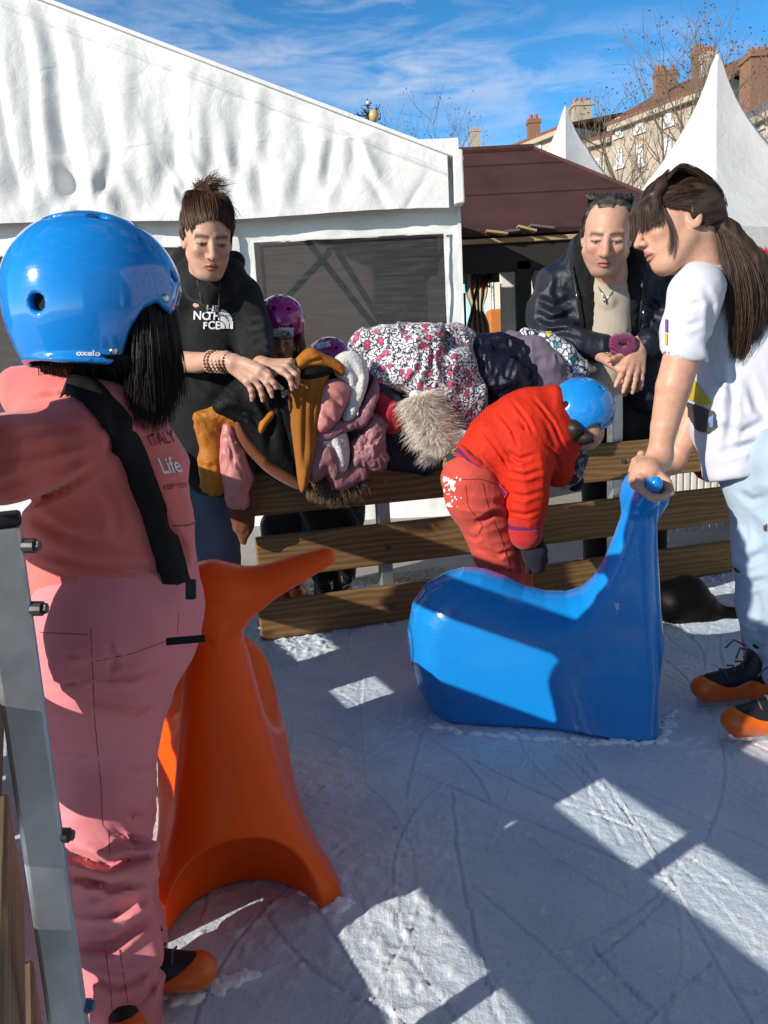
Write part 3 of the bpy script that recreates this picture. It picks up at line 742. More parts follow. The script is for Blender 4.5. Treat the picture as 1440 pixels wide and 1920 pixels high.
# garland with red bows
g = thing('garland', W(905, 515, 8.3), 'dark fir garland with red bows hung in the stall opening', 'garland')
mb = MB(); r = random.Random(9)
for i in range(420):
    t_ = r.random(); x = 874 + t_ * 62; y = 497 + 26 * (1 - (2 * t_ - 1) ** 2) + r.uniform(-5, 5); c = W(x, y, 8.3 + r.uniform(-.05, .05))
    mb.tube([c, c + np.array([r.uniform(-1, 1), r.uniform(-1, 1), r.uniform(-1, 1)]) * 0.05], [0.006, 0.002], 3)
mb.build('fir_sprigs', plain('fir green', (0.02, 0.035, 0.02), 0.7), g)
for x, y in ((893, 530), (909, 533)):
    mb = MB(); c = W(x, y, 8.22)
    for k in (-1, 1): mb.tube([c, c + [0.05 * k, 0, 0.03], c + [0.05 * k, 0, -0.03], c], 0.014, 6)
    mb.build('bow', plain('bow red', (0.35, 0.02, 0.02), 0.5), g)
mb = MB(); a = W(914, 582, 11); mb.aabox((a[0], 10.8, a[2] - 0.35), (a[0] + 0.5, 11.2, a[2])); 
o = mb.build('orange_crate', plain('orange board', (0.62, 0.2, 0.04), 0.6), None, False, 0.02); tag(o, 'orange box seen far back through the stall opening', 'crate')
# red and gold ornament at the right edge behind the ponytail
g = thing('ornament', W(1434, 490, 5.0), 'red and gold glittering bauble hanging behind the long brown ponytail', 'bauble')
s_ = S(); s_.ell(W(1436, 500, 5.0), (0.042, 0.042, 0.055)); s_.disp = lambda P: 0.006 * noise(P, 60, 3); s_.mesh('bauble', 0.006, gloss('gold glitter', (0.55, 0.22, 0.06), 0.25), g)
mb = MB(); c = W(1432, 474, 5.0)
for i in range(60):
    a = np.array([r.uniform(-1, 1), r.uniform(-.6, .6), r.uniform(-.4, 1)]); mb.tube([c, c + a * 0.05], [0.005, 0.002], 4)
mb.build('tinsel', gloss('red tinsel', (0.45, 0.03, 0.05), 0.25), g)

# ---------------------------------------------------------------- pointed white pagoda tents
def pagoda(label, apex, Y, prof, rot, eave_h):
    """prof: (drop, half width) pairs in metres below the apex."""
    a = W(*apex, Y); t = thing('pagoda_tent', (a[0], Y, -0.05), label, 'tent', 'pointed white tents')
    V, F = [], []; n = 14
    pr = []
    for (d0, w0_), (d1, w1_) in zip(prof, prof[1:]):
        for k in range(5): pr.append((d0 + (d1 - d0) * k / 5, w0_ + (w1_ - w0_) * k / 5))
    pr.append(prof[-1])
    ds = np.array([q[0] for q in pr]); ws = np.interp(ds, [q[0] for q in prof], [q[1] for q in prof])
    ker = np.ones(5) / 5; wsm = np.convolve(np.pad(ws, 2, mode='edge'), ker, 'valid'); wsm[0] = ws[0]; wsm[-1] = ws[-1]
    for d, hw in zip(ds, wsm):
        for sd_ in range(4):
            for k in range(n):
                u = -1 + 2 * k / n; sag = 1 - 0.06 * (1 - u * u) * min(1, d / ds[-1] * 2) * (1 - d / ds[-1]) * 2
                p_ = [(u, -sag), (sag, u), (-u, sag), (-sag, -u)][sd_]
                x, y = p_[0] * hw, p_[1] * hw; cs, sn_ = math.cos(rot), math.sin(rot)
                V.append((a[0] + x * cs - y * sn_, Y + x * sn_ + y * cs, a[2] - d))
    K = 4 * n
    for i in range(len(ds) - 1):
        for k in range(K): F.append((i * K + k, (i + 1) * K + k, (i + 1) * K + (k + 1) % K, i * K + (k + 1) % K))
    me = rawmesh('canopy', V, F); o = link('canopy', me, M['canvas'], t)
    mb = MB(); last = (len(ds) - 1) * K; Vv = []
    for k in range(K + 1):
        p_ = np.array(V[last + k % K]); Vv += [p_ + [0, 0, 0.02], p_ - [0, 0, 0.16 + 0.10 * abs(math.sin(k / n * 2.5 * math.pi))]]
    mb.add(Vv, [(2 * k, 2 * k + 1, 2 * k + 3, 2 * k + 2) for k in range(K)]); mb.build('valance', M['canvas'], t)
    for c_ in range(4):
        p_ = np.array(V[last + c_ * n]); mb = MB(); mb.tube([(p_[0], p_[1], -0.05), p_], 0.04, 8); mb.build('post', M['galv'], t)
    mb = MB(); mb.tube([a - ZU * 0.1, a + ZU * 0.03], [0.05, 0.02], 8); mb.build('finial', M['canvas'], t)
U9 = 9.5 / FPX
pagoda('large pointed white tent rising behind the head of the girl in the white shirt', (1345, 108), 9.5, [(0, 0.02), (68 * U9, 21 * U9), (128 * U9, 46 * U9), (188 * U9, 80 * U9), (248 * U9, 124 * U9), (320 * U9, 200 * U9)], 0.35, 2.3)
U2 = 17 / FPX
pagoda('small pointed white tent rising behind the brown stall roof', (1060, 203), 17, [(0, 0.02), (38 * U2, 12 * U2), (68 * U2, 24 * U2), (125 * U2, 52 * U2), (190 * U2, 95 * U2)], 0.5, 2.3)

# ---------------------------------------------------------------- old houses beyond
m = N('stone render').set(rough=0.9); v = m.coord()
m.base(m.mix(0.6, m.ramp(m.noise(v, 0.9, 6, 0.65), [(0.3, (0.36, 0.29, 0.215)), (0.7, (0.54, 0.45, 0.34))]), m.ramp(m.noise(v, 7, 5, 0.7), [(0.3, grey(0.6)), (0.7, grey(1.0))]), 'MULTIPLY')); m.bump(m.noise(v, 8, 4), 0.5, 0.05)
M['stone'] = m.m
m = N('clay tiles').set(rough=0.85); v = m.coord()
wv = m.n('TexWave', bands_direction='X'); wv.inputs['Scale'].default_value = 2.2; m.l(v, wv.inputs['Vector'])
m.base(m.mix(0.5, m.ramp(m.noise(v, 2.5, 5, 0.7), [(0.3, (0.13, 0.055, 0.03)), (0.7, (0.28, 0.12, 0.06))]), m.ramp(wv.outputs['Fac'], [(0.2, grey(0.5)), (0.7, grey(1.0))]), 'MULTIPLY'))
M['tiles'] = m.m
M['brick'] = plain('chimney brick', (0.28, 0.14, 0.085), 0.85); M['pot'] = plain('clay pot', (0.36, 0.12, 0.07), 0.7)
M['palestone'] = plain('pale stone', (0.45, 0.38, 0.29), 0.9); M['glassdark'] = gloss('window glass', (0.02, 0.022, 0.03), 0.08)
M['cream'] = plain('cream wall', (0.58, 0.50, 0.40), 0.9); M['slate'] = plain('grey slate', (0.16, 0.15, 0.15), 0.8); M['whitepaint'] = plain('white frame', (0.72, 0.70, 0.66), 0.6)
def house(label, xl_, xr_, Yl, Yr, yel, yer, ridge_up, depth, wins, chims, wallm, roofm, xmid=None):
    a, b = W(xl_, yel, Yl), W(xr_, yer, Yr); z = (a[2] + b[2]) / 2
    A, B = np.array([a[0], a[1], 0]), np.array([b[0], b[1], 0]); ax = nrm(B - A); n_ = np.array([ax[1], -ax[0], 0]); ln = np.linalg.norm(B - A)
    t = thing('house', (A + B) / 2, label, 'house', 'old houses round the square')
    mb = MB(); mb.box((A + B) / 2 - n_ * depth / 2 + ZU * (z / 2 - 0.02), (ax, n_, ZU), (ln / 2, depth / 2, z / 2)); mb.build('wall', wallm, t)
    ov = 0.35; e0, e1 = A - ax * 0.2 + n_ * ov + ZU * z, B + ax * 0.2 + n_ * ov + ZU * z
    r0_, r1_ = A - n_ * depth / 2 + ZU * (z + ridge_up), B - n_ * depth / 2 + ZU * (z + ridge_up); f0, f1 = e0 - n_ * (depth + 2 * ov), e1 - n_ * (depth + 2 * ov)
    mb = MB(); V = [e0, e1, r1_ + ax * 0.2, r0_ - ax * 0.2, f0, f1]; V += [p_ - ZU * 0.18 for p_ in V]
    mb.add(V, [(0, 1, 2, 3), (3, 2, 5, 4), (6, 9, 8, 7), (9, 10, 11, 8), (0, 6, 7, 1), (4, 5, 11, 10), (0, 3, 9, 6), (3, 4, 10, 9), (1, 7, 8, 2), (2, 8, 11, 5)])
    rf = mb.build('roof', roofm, t)
    mb = MB(); mb.box((e0 + e1) / 2 - n_ * 0.12 - ZU * 0.3, (ax, n_, ZU), (ln / 2, 0.14, 0.12)); mb.build('cornice', M['palestone'], t)
    for x0, y0, x1, y1 in wins:
        d = ray((x0 + x1) / 2, (y0 + y1) / 2); tt = ((A - CAM) @ n_) / (d @ n_); c = CAM + d * tt; hw, hh = (x1 - x0) / 2 * tt / FPX, (y1 - y0) / 2 * tt / FPX
        fr = MB()
        for o_, h_ in (((-hw, 0), (0.09, hh + 0.05)), ((hw, 0), (0.09, hh + 0.05)), ((0, hh), (hw + 0.1, 0.1)), ((0, -hh), (hw + 0.25, 0.1)), ((0, 0), (0.05, hh)), ((0, hh * .25), (hw, 0.04))): fr.box(c + ax * o_[0] + ZU * o_[1] + n_ * 0.05, (ax, n_, ZU), (h_[0], 0.06, h_[1]))
        f_ = fr.build('window', M['whitepaint'], t); mb = MB(); mb.box(c + n_ * 0.01, (ax, n_, ZU), (hw, 0.03, hh)); mb.build('pane', M['glassdark'], f_)
    for x0, y0, x1, y1, Yc, mt, pots in chims:
        c = W((x0 + x1) / 2, y1, Yc); w_ = (x1 - x0) / 2 * Yc / FPX; h_ = (y1 - y0) * Yc / FPX
        mb = MB(); mb.box(c + ZU * (h_ / 2 - 0.8), (np.eye(3)), (w_, w_ * 0.8, h_ / 2 + 0.8)); mb.box(c + ZU * h_, np.eye(3), (w_ * 1.12, w_ * 0.92, 0.12)); ch = mb.build('chimney', mt, rf)
        for k in range(pots):
            q = c + ZU * (h_ + 0.1) + np.array([(-1 + 2 * (k + 0.5) / pots) * w_ * 0.85, 0, 0]); p2 = MB(); p2.tube([q, q + ZU * 0.32], [0.14, 0.11], 8); p2.build('chimney_pot', M['pot'], rf)
    return t
house('tall stone house with red tiled roof and shuttered windows left of the large pointed tent', 1147, 1372, 44, 38, 229, 150, 2.4, 9,
      [(1196, 216, 1207, 246), (1250, 200, 1259, 234), (1196, 277, 1206, 310), (1250, 264, 1259, 292), (1158, 226, 1165, 255), (1160, 285, 1167, 312)],
      [(1228, 145, 1248, 176, 44, M['brick'], 3), (1300, 108, 1318, 150, 44, M['brick'], 3), (1316, 112, 1338, 150, 43, M['palestone'], 4), (1253, 140, 1268, 160, 47, M['brick'], 1)], M['stone'], M['tiles'])
house('low cream house with red roof behind the brown stall', 905, 1060, 52, 46, 283, 252, 1.2, 9, [(1003, 267, 1012, 278)], [(883, 250, 900, 285, 52, M['palestone'], 0), (990, 232, 1011, 250, 50, M['brick'], 2)], M['cream'], M['tiles'])
house('rubble stone house joining the cream and the tall stone houses', 1060, 1150, 47, 45, 272, 256, 1.6, 9, [(1118, 302, 1126, 318)], [(1074, 205, 1105, 250, 49, M['palestone'], 3), (1060, 215, 1072, 250, 50, M['palestone'], 0)], M['stone'], M['tiles'])
house('grey roofed house with a broad brick chimney at the right edge', 1372, 1475, 33, 30, 222, 205, 2.6, 9, [(1393, 175 + 50, 1400, 255), (1420, 215, 1430, 240)], [(1398, 118, 1450, 175, 36, M['brick'], 4)], M['cream'], M['slate'])

def unseen_house(label, x0, y0, x1, y1, hgt, depth, wallm, roofm):  # unseen houses added round the square to cut fill light from the sky
    A, B = np.array([x0, y0, 0.0]), np.array([x1, y1, 0.0]); ax = nrm(B - A); n_ = np.array([ax[1], -ax[0], 0]); ln = np.linalg.norm(B - A)
    if n_ @ (A + B) > 0: n_ = -n_
    t = thing('house', (A + B) / 2, label, 'house', 'old houses round the square')
    mb = MB(); mb.box((A + B) / 2 - n_ * depth / 2 + ZU * hgt / 2, (ax, n_, ZU), (ln / 2, depth / 2, hgt / 2)); mb.build('wall', wallm, t)
    e0, e1 = A + n_ * .4 + ZU * hgt, B + n_ * .4 + ZU * hgt; r0, r1 = A - n_ * depth / 2 + ZU * (hgt + 2.5), B - n_ * depth / 2 + ZU * (hgt + 2.5); f0, f1 = A - n_ * (depth + .4) + ZU * hgt, B - n_ * (depth + .4) + ZU * hgt
    mb = MB(); mb.add([e0, e1, r1, r0, f0, f1], [(0, 1, 2, 3), (3, 2, 5, 4), (0, 3, 4), (1, 5, 2), (0, 4, 5, 1)]); mb.build('roof', roofm, t)
    for i in range(int(ln / 3)):
        for k in range(int(hgt / 3.4)):
            c = A + ax * (1.5 + 3 * i) + ZU * (2 + 3.3 * k); fr = MB()
            for o_, h_ in (((-.55, 0), (.09, .95)), ((.55, 0), (.09, .95)), ((0, .95), (.64, .1)), ((0, -.95), (.75, .1)), ((0, 0), (.05, .9))): fr.box(c + ax * o_[0] + ZU * o_[1] + n_ * .05, (ax, n_, ZU), (h_[0], .06, h_[1]))
            f_ = fr.build('window', M['whitepaint'], t); mb = MB(); mb.box(c + n_ * .01, (ax, n_, ZU), (.5, .03, .9)); mb.build('pane', M['glassdark'], f_)
unseen_house('unseen tall stone house added on the right side of the square to cut sky light', 17, -14, 19, 16, 13, 9, M['stone'], M['tiles'])
unseen_house('unseen cream house added across the square to cut sky light', 2, -21, 17, -16, 12, 9, M['cream'], M['tiles'])
unseen_house('unseen stone house added on the left side of the square to cut sky light', -19, 4, -15, 26, 11, 9, M['stone'], M['tiles'])
# ---------------------------------------------------------------- bare plane trees, Christmas tree
M['bark'] = plain('bark', (0.20, 0.155, 0.115), 0.9); M['deadleaf'] = plain('dead leaf', (0.14, 0.075, 0.06), 0.8)
def bare_tree(label, px_, Y, top, seed, spread=0.5):
    r = random.Random(seed); base = W(px_, 900, Y); base[2] = -0.05; H = float(W(px_, top, Y)[2]); t = thing('plane_tree', base, label, 'tree', 'bare plane trees')
    trunk, crown, leaves = MB(), MB(), MB()
    fork = base + ZU * H * 0.42
    trunk.tube([base, base + ZU * H * 0.2 + np.array([r.uniform(-.1, .1), 0, 0]), fork], [0.24, 0.19, 0.15], 8)
    def grow(p, d, ln, rad, lev):
        n = 4; pts = [p]; dd = d
        for i in range(n):
            dd = nrm(dd + np.array([r.gauss(0, .16), r.gauss(0, .16), r.gauss(0.10, .10)])); pts.append(pts[-1] + dd * ln / n)
        crown.tube(pts, [rad * (1 - 0.55 * i / n) for i in range(n + 1)], 4 if lev > 1 else 6, False)
        if lev >= 4:
            for q in pts[1:]:
                if r.random() < 0.34:
                    o_ = np.array([r.gauss(0, .15), r.gauss(0, .15), r.gauss(0, .15)]); s_ = r.uniform(0.03, 0.06); a_ = nrm([r.gauss(0, 1), r.gauss(0, 1), r.gauss(0, 1)]); b_ = nrm(np.cross(a_, [0.3, 0.5, 0.8]))
                    leaves.add([q + o_, q + o_ + a_ * s_ + b_ * s_ * .5, q + o_ + a_ * s_ * 1.8, q + o_ + a_ * s_ - b_ * s_ * .5], [(0, 1, 2, 3)])
            return
        for k in range(r.choice([2, 3, 3]) if lev < 3 else r.choice([2, 3])):
            j = r.choice([2, 3, 4]) if k else 4
            nd = nrm(dd * 0.9 + np.array([r.gauss(0, spread), r.gauss(0, spread), r.gauss(0.25, .25)])); grow(pts[j], nd, ln * r.uniform(.6, .85), rad * 0.5, lev + 1)
    for k in range(4):
        a_ = k * 1.57 + r.random(); grow(fork, nrm([math.cos(a_) * .55, math.sin(a_) * .55, 1]), H * 0.24, 0.09, 0)
    trunk.build('trunk', M['bark'], t, True); crown.build('crown', M['bark'], t, True); leaves.build('last_leaves', M['deadleaf'], t)
for i, (x, Y, tp, lb) in enumerate(((840, 38, 215, 'bare tree with thin upright twigs showing above the brown stall roof ridge'), (1183, 28, 130, 'bare tree with knotted branches in front of the tall stone house'),
        (1262, 30, 70, 'bare tree between the stone house chimneys and the large tent'), (1410, 24, 40, 'tall bare tree right of the peak of the large pointed tent'), (1128, 36, 235, 'smaller bare tree right of the small pointed tent'))):
    bare_tree(lb, x, Y, tp, 40 + i)
xt = thing('christmas_tree', [*W(692, 300, 16)[:2], -0.05], 'dark green Christmas tree tip with one gold bauble above the marquee roof', 'tree')
r = random.Random(5); tip = W(689, 184, 16); mb, nd = MB(), MB(); mb.tube([(tip[0], tip[1], -0.05), tip], [0.12, 0.01], 8); mb.build('trunk', M['bark'], xt)
for i in range(170):
    t_ = r.random() ** 0.6; z = tip[2] - 0.05 - t_ * 2.6; ln = 0.10 + t_ * 1.25; a_ = r.random() * 6.28; d = np.array([math.cos(a_), math.sin(a_), 0.25]); p0 = np.array([tip[0], tip[1], z])
    for k in range(int(8 + ln * 14)):
        q = p0 + d * ln * (k / (8 + ln * 14)); e = nrm(d + np.array([r.gauss(0, .9), r.gauss(0, .9), r.gauss(0, .9)])); nd.tube([q, q + e * 0.11], [0.012, 0.005], 3, False)
nd.build('crown', plain('fir needles', (0.012, 0.030, 0.022), 0.7), xt)
s_ = S(); c = W(701, 217, 15.7); s_.ell(c, (0.095, 0.095, 0.12)); s_.mesh('bauble', 0.02, gloss('gold bauble', (0.55, 0.42, 0.16), 0.25), xt)
for x, y in ((690, 193), (672, 222), (697, 236)):
    s_ = S(); s_.ell(W(x, y, 15.8), (0.035,) * 3); s_.mesh('lamp_globe', 0.012, plain('white globe', (0.75, 0.78, 0.8), 0.3), xt)
# ---------------------------------------------------------------- figure helpers
def march(Sd, pts, t0=0.35, it=70):
    """First hit of the sight lines through picture points with a solid; returns points and outward normals."""
    pts = np.asarray(pts, float); D = FWD + np.outer((pts[:, 0] - 720) / FPX, RGT) - np.outer((pts[:, 1] - 960) / FPX, UPV)
    D /= np.linalg.norm(D, axis=1)[:, None]; t = np.full(len(pts), t0)
    for _ in range(it):
        d = Sd.ev((CAM + D * t[:, None]).astype(np.float32)); t = t + np.clip(d, -0.02, 0.4) * 0.7
    P = (CAM + D * t[:, None]).astype(np.float32); e = 0.003; d0 = Sd.ev(P)
    n = np.stack([Sd.ev(P + np.eye(3, dtype=np.float32)[i] * e) - d0 for i in range(3)], 1); n /= np.maximum(np.linalg.norm(n, axis=1), 1e-6)[:, None]
    bad = np.abs(d0) > 0.03
    return P.astype(float), n.astype(float), bad
def band(Sd, path, width, lift=0.003, th=0.002, sub=8):
    """Strap lying on a solid along a picture path; width in picture pixels. Returns an MB."""
    path = np.asarray(path, float); tt = np.linspace(0, len(path) - 1, (len(path) - 1) * sub + 1)
    c = np.stack([np.interp(tt, np.arange(len(path)), path[:, k]) for k in (0, 1)], 1)
    for _ in range(3): c[1:-1] = (c[:-2] + 2 * c[1:-1] + c[2:]) / 4
    tg = np.gradient(c, axis=0); tg /= np.linalg.norm(tg, axis=1)[:, None]; nn = np.stack([-tg[:, 1], tg[:, 0]], 1)
    cols = []
    for o in (-0.5, -0.17, 0.17, 0.5):
        P, n, bad = march(Sd, c + nn * width * o); cols.append((P + n * lift, P + n * (lift + th)))
    mb = MB(); m = len(c)
    grid = [cols[k][1] for k in range(4)] + [cols[k][0] for k in (3, 2, 1, 0)]
    V = np.concatenate(grid); K = len(grid)
    F = [((k) * m + i, ((k + 1) % K) * m + i, ((k + 1) % K) * m + i + 1, k * m + i + 1) for k in range(K) for i in range(m - 1)]
    mb.add(V, F); return mb
def decal(Sd, polys, lift=0.0015, step=2.0):
    """Picture-space polygons (point lists) wrapped on a solid, finely divided so that they follow it."""
    mb = MB()
    for pl_ in polys:
        p = np.asarray(pl_, float); x0, y0 = p.min(0); x1, y1 = p.max(0); st = min(step, max(x1 - x0, y1 - y0) / 6)
        nx, ny = int((x1 - x0) / st) + 2, int((y1 - y0) / st) + 2
        gx, gy = np.meshgrid(x0 + np.arange(nx) * st, y0 + np.arange(ny) * st, indexing='ij')
        P, n, bad = march(Sd, np.stack([gx.ravel(), gy.ravel()], 1)); P = P + n * lift
        cx, cy = (gx[:-1, :-1] + st / 2).ravel(), (gy[:-1, :-1] + st / 2).ravel(); ins = np.zeros(len(cx), bool)
        for (ax, ay), (bx, by) in zip(p, np.roll(p, -1, 0)): ins ^= ((ay > cy) != (by > cy)) & (cx < (bx - ax) * (cy - ay) / (by - ay if abs(by - ay) > 1e-9 else 1e-9) + ax)
        a = (np.arange(nx - 1)[:, None] * ny + np.arange(ny - 1)[None, :]).ravel()
        F = [(int(q), int(q) + 1, int(q) + ny + 1, int(q) + ny) for q, k in zip(a, ins) if k and not bad[[q, q + 1, q + ny, q + ny + 1]].any()]
        if F:
            us = sorted({i for f in F for i in f}); mp_i = {v: i for i, v in enumerate(us)}; mb.add(P[us], [tuple(mp_i[i] for i in f) for f in F])
    return mb
def text_on(name, Sd, txt, x, y, size, mat, parent, rot=0.0, sx=1.0, lift=0.0016, shear=0.0, bold=0.0):
    cu = bpy.data.curves.new('txt', 'FONT'); cu.body = txt; cu.size = size; cu.resolution_u = 3; cu.offset = bold
    ob = bpy.data.objects.new('txt', cu); COL.objects.link(ob); dg = bpy.context.evaluated_depsgraph_get(); me0 = ob.evaluated_get(dg).to_mesh()
    V = np.array([v.co[:2] for v in me0.vertices]); F = [tuple(p.vertices) for p in me0.polygons]; ob.evaluated_get(dg).to_mesh_clear()
    bpy.data.objects.remove(ob); bpy.data.curves.remove(cu)
    u = V[:, 0] * sx + shear * V[:, 1]; v_ = V[:, 1]; c, s_ = math.cos(rot), math.sin(rot)
    P, n, bad = march(Sd, np.stack([x + u * c + v_ * s_, y + u * s_ - v_ * c], 1))
    P = P + n * lift
    Nw = np.zeros((len(F), 3))
    me = rawmesh(name, P, F); return link(name, me, mat, parent, False)
def strands(name, guides, n, mat, parent=None, r=0.0012, jit=0.012, seed=1, seg=9, wav=0.004, taper=0.3, tint=None, root=0.0):
    """guides: polylines of 3-D points; hairs run between neighbouring guides."""
    rg = np.random.default_rng(seed); gs = []
    for g in guides:
        g = np.asarray(g, float); t = np.linspace(0, 1, len(g)); tt = np.linspace(0, 1, seg)
        q = np.stack([np.interp(tt, t, g[:, k]) for k in range(3)], 1)
        for _ in range(2): q[1:-1] = (q[:-2] + 2 * q[1:-1] + q[2:]) / 4
        gs.append(q)
    gs = np.array(gs); m = len(gs); VV, QQ, CC = [], [], []; tt = np.linspace(0, 1, seg)[:, None]
    for i in range(n):
        u = rg.uniform(0, m - 1) if m > 1 else 0; a = min(int(u), m - 2) if m > 1 else 0; f = u - a
        p = gs[a] * (1 - f) + gs[a + 1] * f if m > 1 else gs[0].copy()
        if root:
            t0 = rg.uniform(0, root) ** 1.0; tn = t0 + (1 - t0) * tt[:, 0]; p = np.stack([np.interp(tn, tt[:, 0], p[:, k]) for k in range(3)], 1)
        p = p + rg.normal(0, jit, 3) * (0.35 + 0.65 * tt) + wav * np.sin(tt * rg.uniform(4, 11) + rg.uniform(0, 6)) * rg.normal(0, 1, 3) * tt
        p = p[0] + (p - p[0]) * rg.uniform(0.85, 1.06)
        tg = np.gradient(p, axis=0); tg /= np.maximum(np.linalg.norm(tg, axis=1), 1e-6)[:, None]
        a_ = np.cross(tg, [0.31, 0.2, 0.93]); a_ /= np.maximum(np.linalg.norm(a_, axis=1), 1e-6)[:, None]; b_ = np.cross(tg, a_)
        rad = r * rg.uniform(0.7, 1.4) * (1 - (1 - taper) * tt ** 2)
        ring = [p + rad * (math.cos(k * 2.0944) * a_ + math.sin(k * 2.0944) * b_) for k in range(3)]
        o = len(VV) * seg * 3; VV.append(np.stack(ring, 1).reshape(-1, 3))
        for s_ in range(seg - 1):
            for k in range(3): QQ.append((o + s_ * 3 + k, o + s_ * 3 + (k + 1) % 3, o + s_ * 3 + 3 + (k + 1) % 3, o + s_ * 3 + 3 + k))
        CC.append(np.full((seg * 3, 3), rg.uniform(0, 1) ** 1.5 if tint is None else tint(rg)))
    me = quadmesh(name, np.concatenate(VV), np.array(QQ)); setcol(me, np.concatenate(CC)); return link(name, me, mat, parent, True)
def basis(f, up):
    return frame(f, up)
def camdir(r, u, t):                         # direction given as right, up, towards the camera in the picture
    return nrm(RGT * r + UPV * u - FWD * t)

SKIN = np.array([0.56, 0.33, 0.235])
def make_head(Sd, c, R, h, nose=1.0, jaw=1.0, brow=1.0):
    h = h * 0.95
    def L(f, l, u): return np.asarray(c) + (R[0] * f + R[1] * l * 0.90 + R[2] * u) * h
    def E(f, l, u, rf, rl, ru, k=0.05, m=1): Sd.ell(L(f, l, u), (rf * h, rl * h * 0.90, ru * h), R, k * h, m)
    E(-0.05, 0, 0.15, 0.41, 0.335, 0.35)
    E(0.13, 0, -0.08, 0.26, 0.285, 0.36, 0.08)
    E(0.10, 0, -0.22, 0.25, 0.24 * jaw, 0.22, 0.10)
    E(0.235, 0, -0.385, 0.115, 0.125 * jaw, 0.10, 0.10)
    for s in (-1, 1):
        Sd.cone(L(0.02, s * 0.25 * jaw, -0.20), L(0.20, s * 0.10, -0.40), 0.06 * h, 0.07 * h, 0.09 * h)
        E(0.285, s * 0.175, -0.09, 0.085, 0.085, 0.07, 0.07)
        Sd.cone(L(0.335, s * 0.05, 0.085), L(0.29, s * 0.20, 0.075), 0.040 * h * brow, 0.035 * h, 0.05 * h)
    for s in (-1, 1): E(0.425, s * 0.145, 0.000, 0.075, 0.088, 0.050, 0.035, -1)
    for s in (-1, 1):
        E(0.325, s * 0.142, -0.002, 0.055, 0.062, 0.048, 0.012)
        Sd.cone(L(0.362, s * 0.085, 0.022), L(0.335, s * 0.205, 0.018), 0.020 * h, 0.016 * h, 0.012 * h)      # upper lid
        Sd.cone(L(0.358, s * 0.095, -0.040), L(0.325, s * 0.20, -0.040), 0.016 * h, 0.014 * h, 0.02 * h)      # lower lid
    Sd.chain([(L(0.365, 0, 0.06), 0.034 * h), (L(0.425, 0, -0.05), 0.040 * h * nose), (L(0.475, 0, -0.135), 0.050 * h * nose)], 0.035 * h)
    for s in (-1, 1): E(0.415, s * 0.058 * nose, -0.148, 0.048, 0.036, 0.036, 0.022)
    for s in (-1, 1): E(0.455, s * 0.028, -0.185, 0.022, 0.016, 0.018, 0.012, -1)
    Sd.cone(L(0.37, -0.02, -0.20), L(0.37, 0.02, -0.24), 0.035 * h, 0.04 * h, 0.04 * h)
    Sd.chain([(L(0.345, -0.105, -0.275), 0.014 * h), (L(0.392, -0.03, -0.254), 0.018 * h), (L(0.392, 0.03, -0.254), 0.018 * h), (L(0.345, 0.105, -0.275), 0.014 * h)], 0.014 * h)
    Sd.chain([(L(0.345, -0.085, -0.292), 0.014 * h), (L(0.378, -0.02, -0.306), 0.022 * h), (L(0.378, 0.02, -0.306), 0.022 * h), (L(0.345, 0.085, -0.292), 0.014 * h)], 0.014 * h)
    Sd.cone(L(0.425, -0.09, -0.279), L(0.425, 0.09, -0.279), 0.016 * h, 0.016 * h, 0.010 * h, -1)
    for s in (-1, 1):
        Re = frame(R[0] * 0.85 - R[1] * s * 0.35, R[2] + R[0] * -0.15)
        Sd.ell(L(-0.03, s * 0.325, -0.02), (0.085 * h, 0.028 * h, 0.130 * h), Re, 0.02 * h)
        Sd.ell(L(-0.01, s * 0.355, -0.01), (0.045 * h, 0.022 * h, 0.080 * h), Re, 0.012 * h, -1)
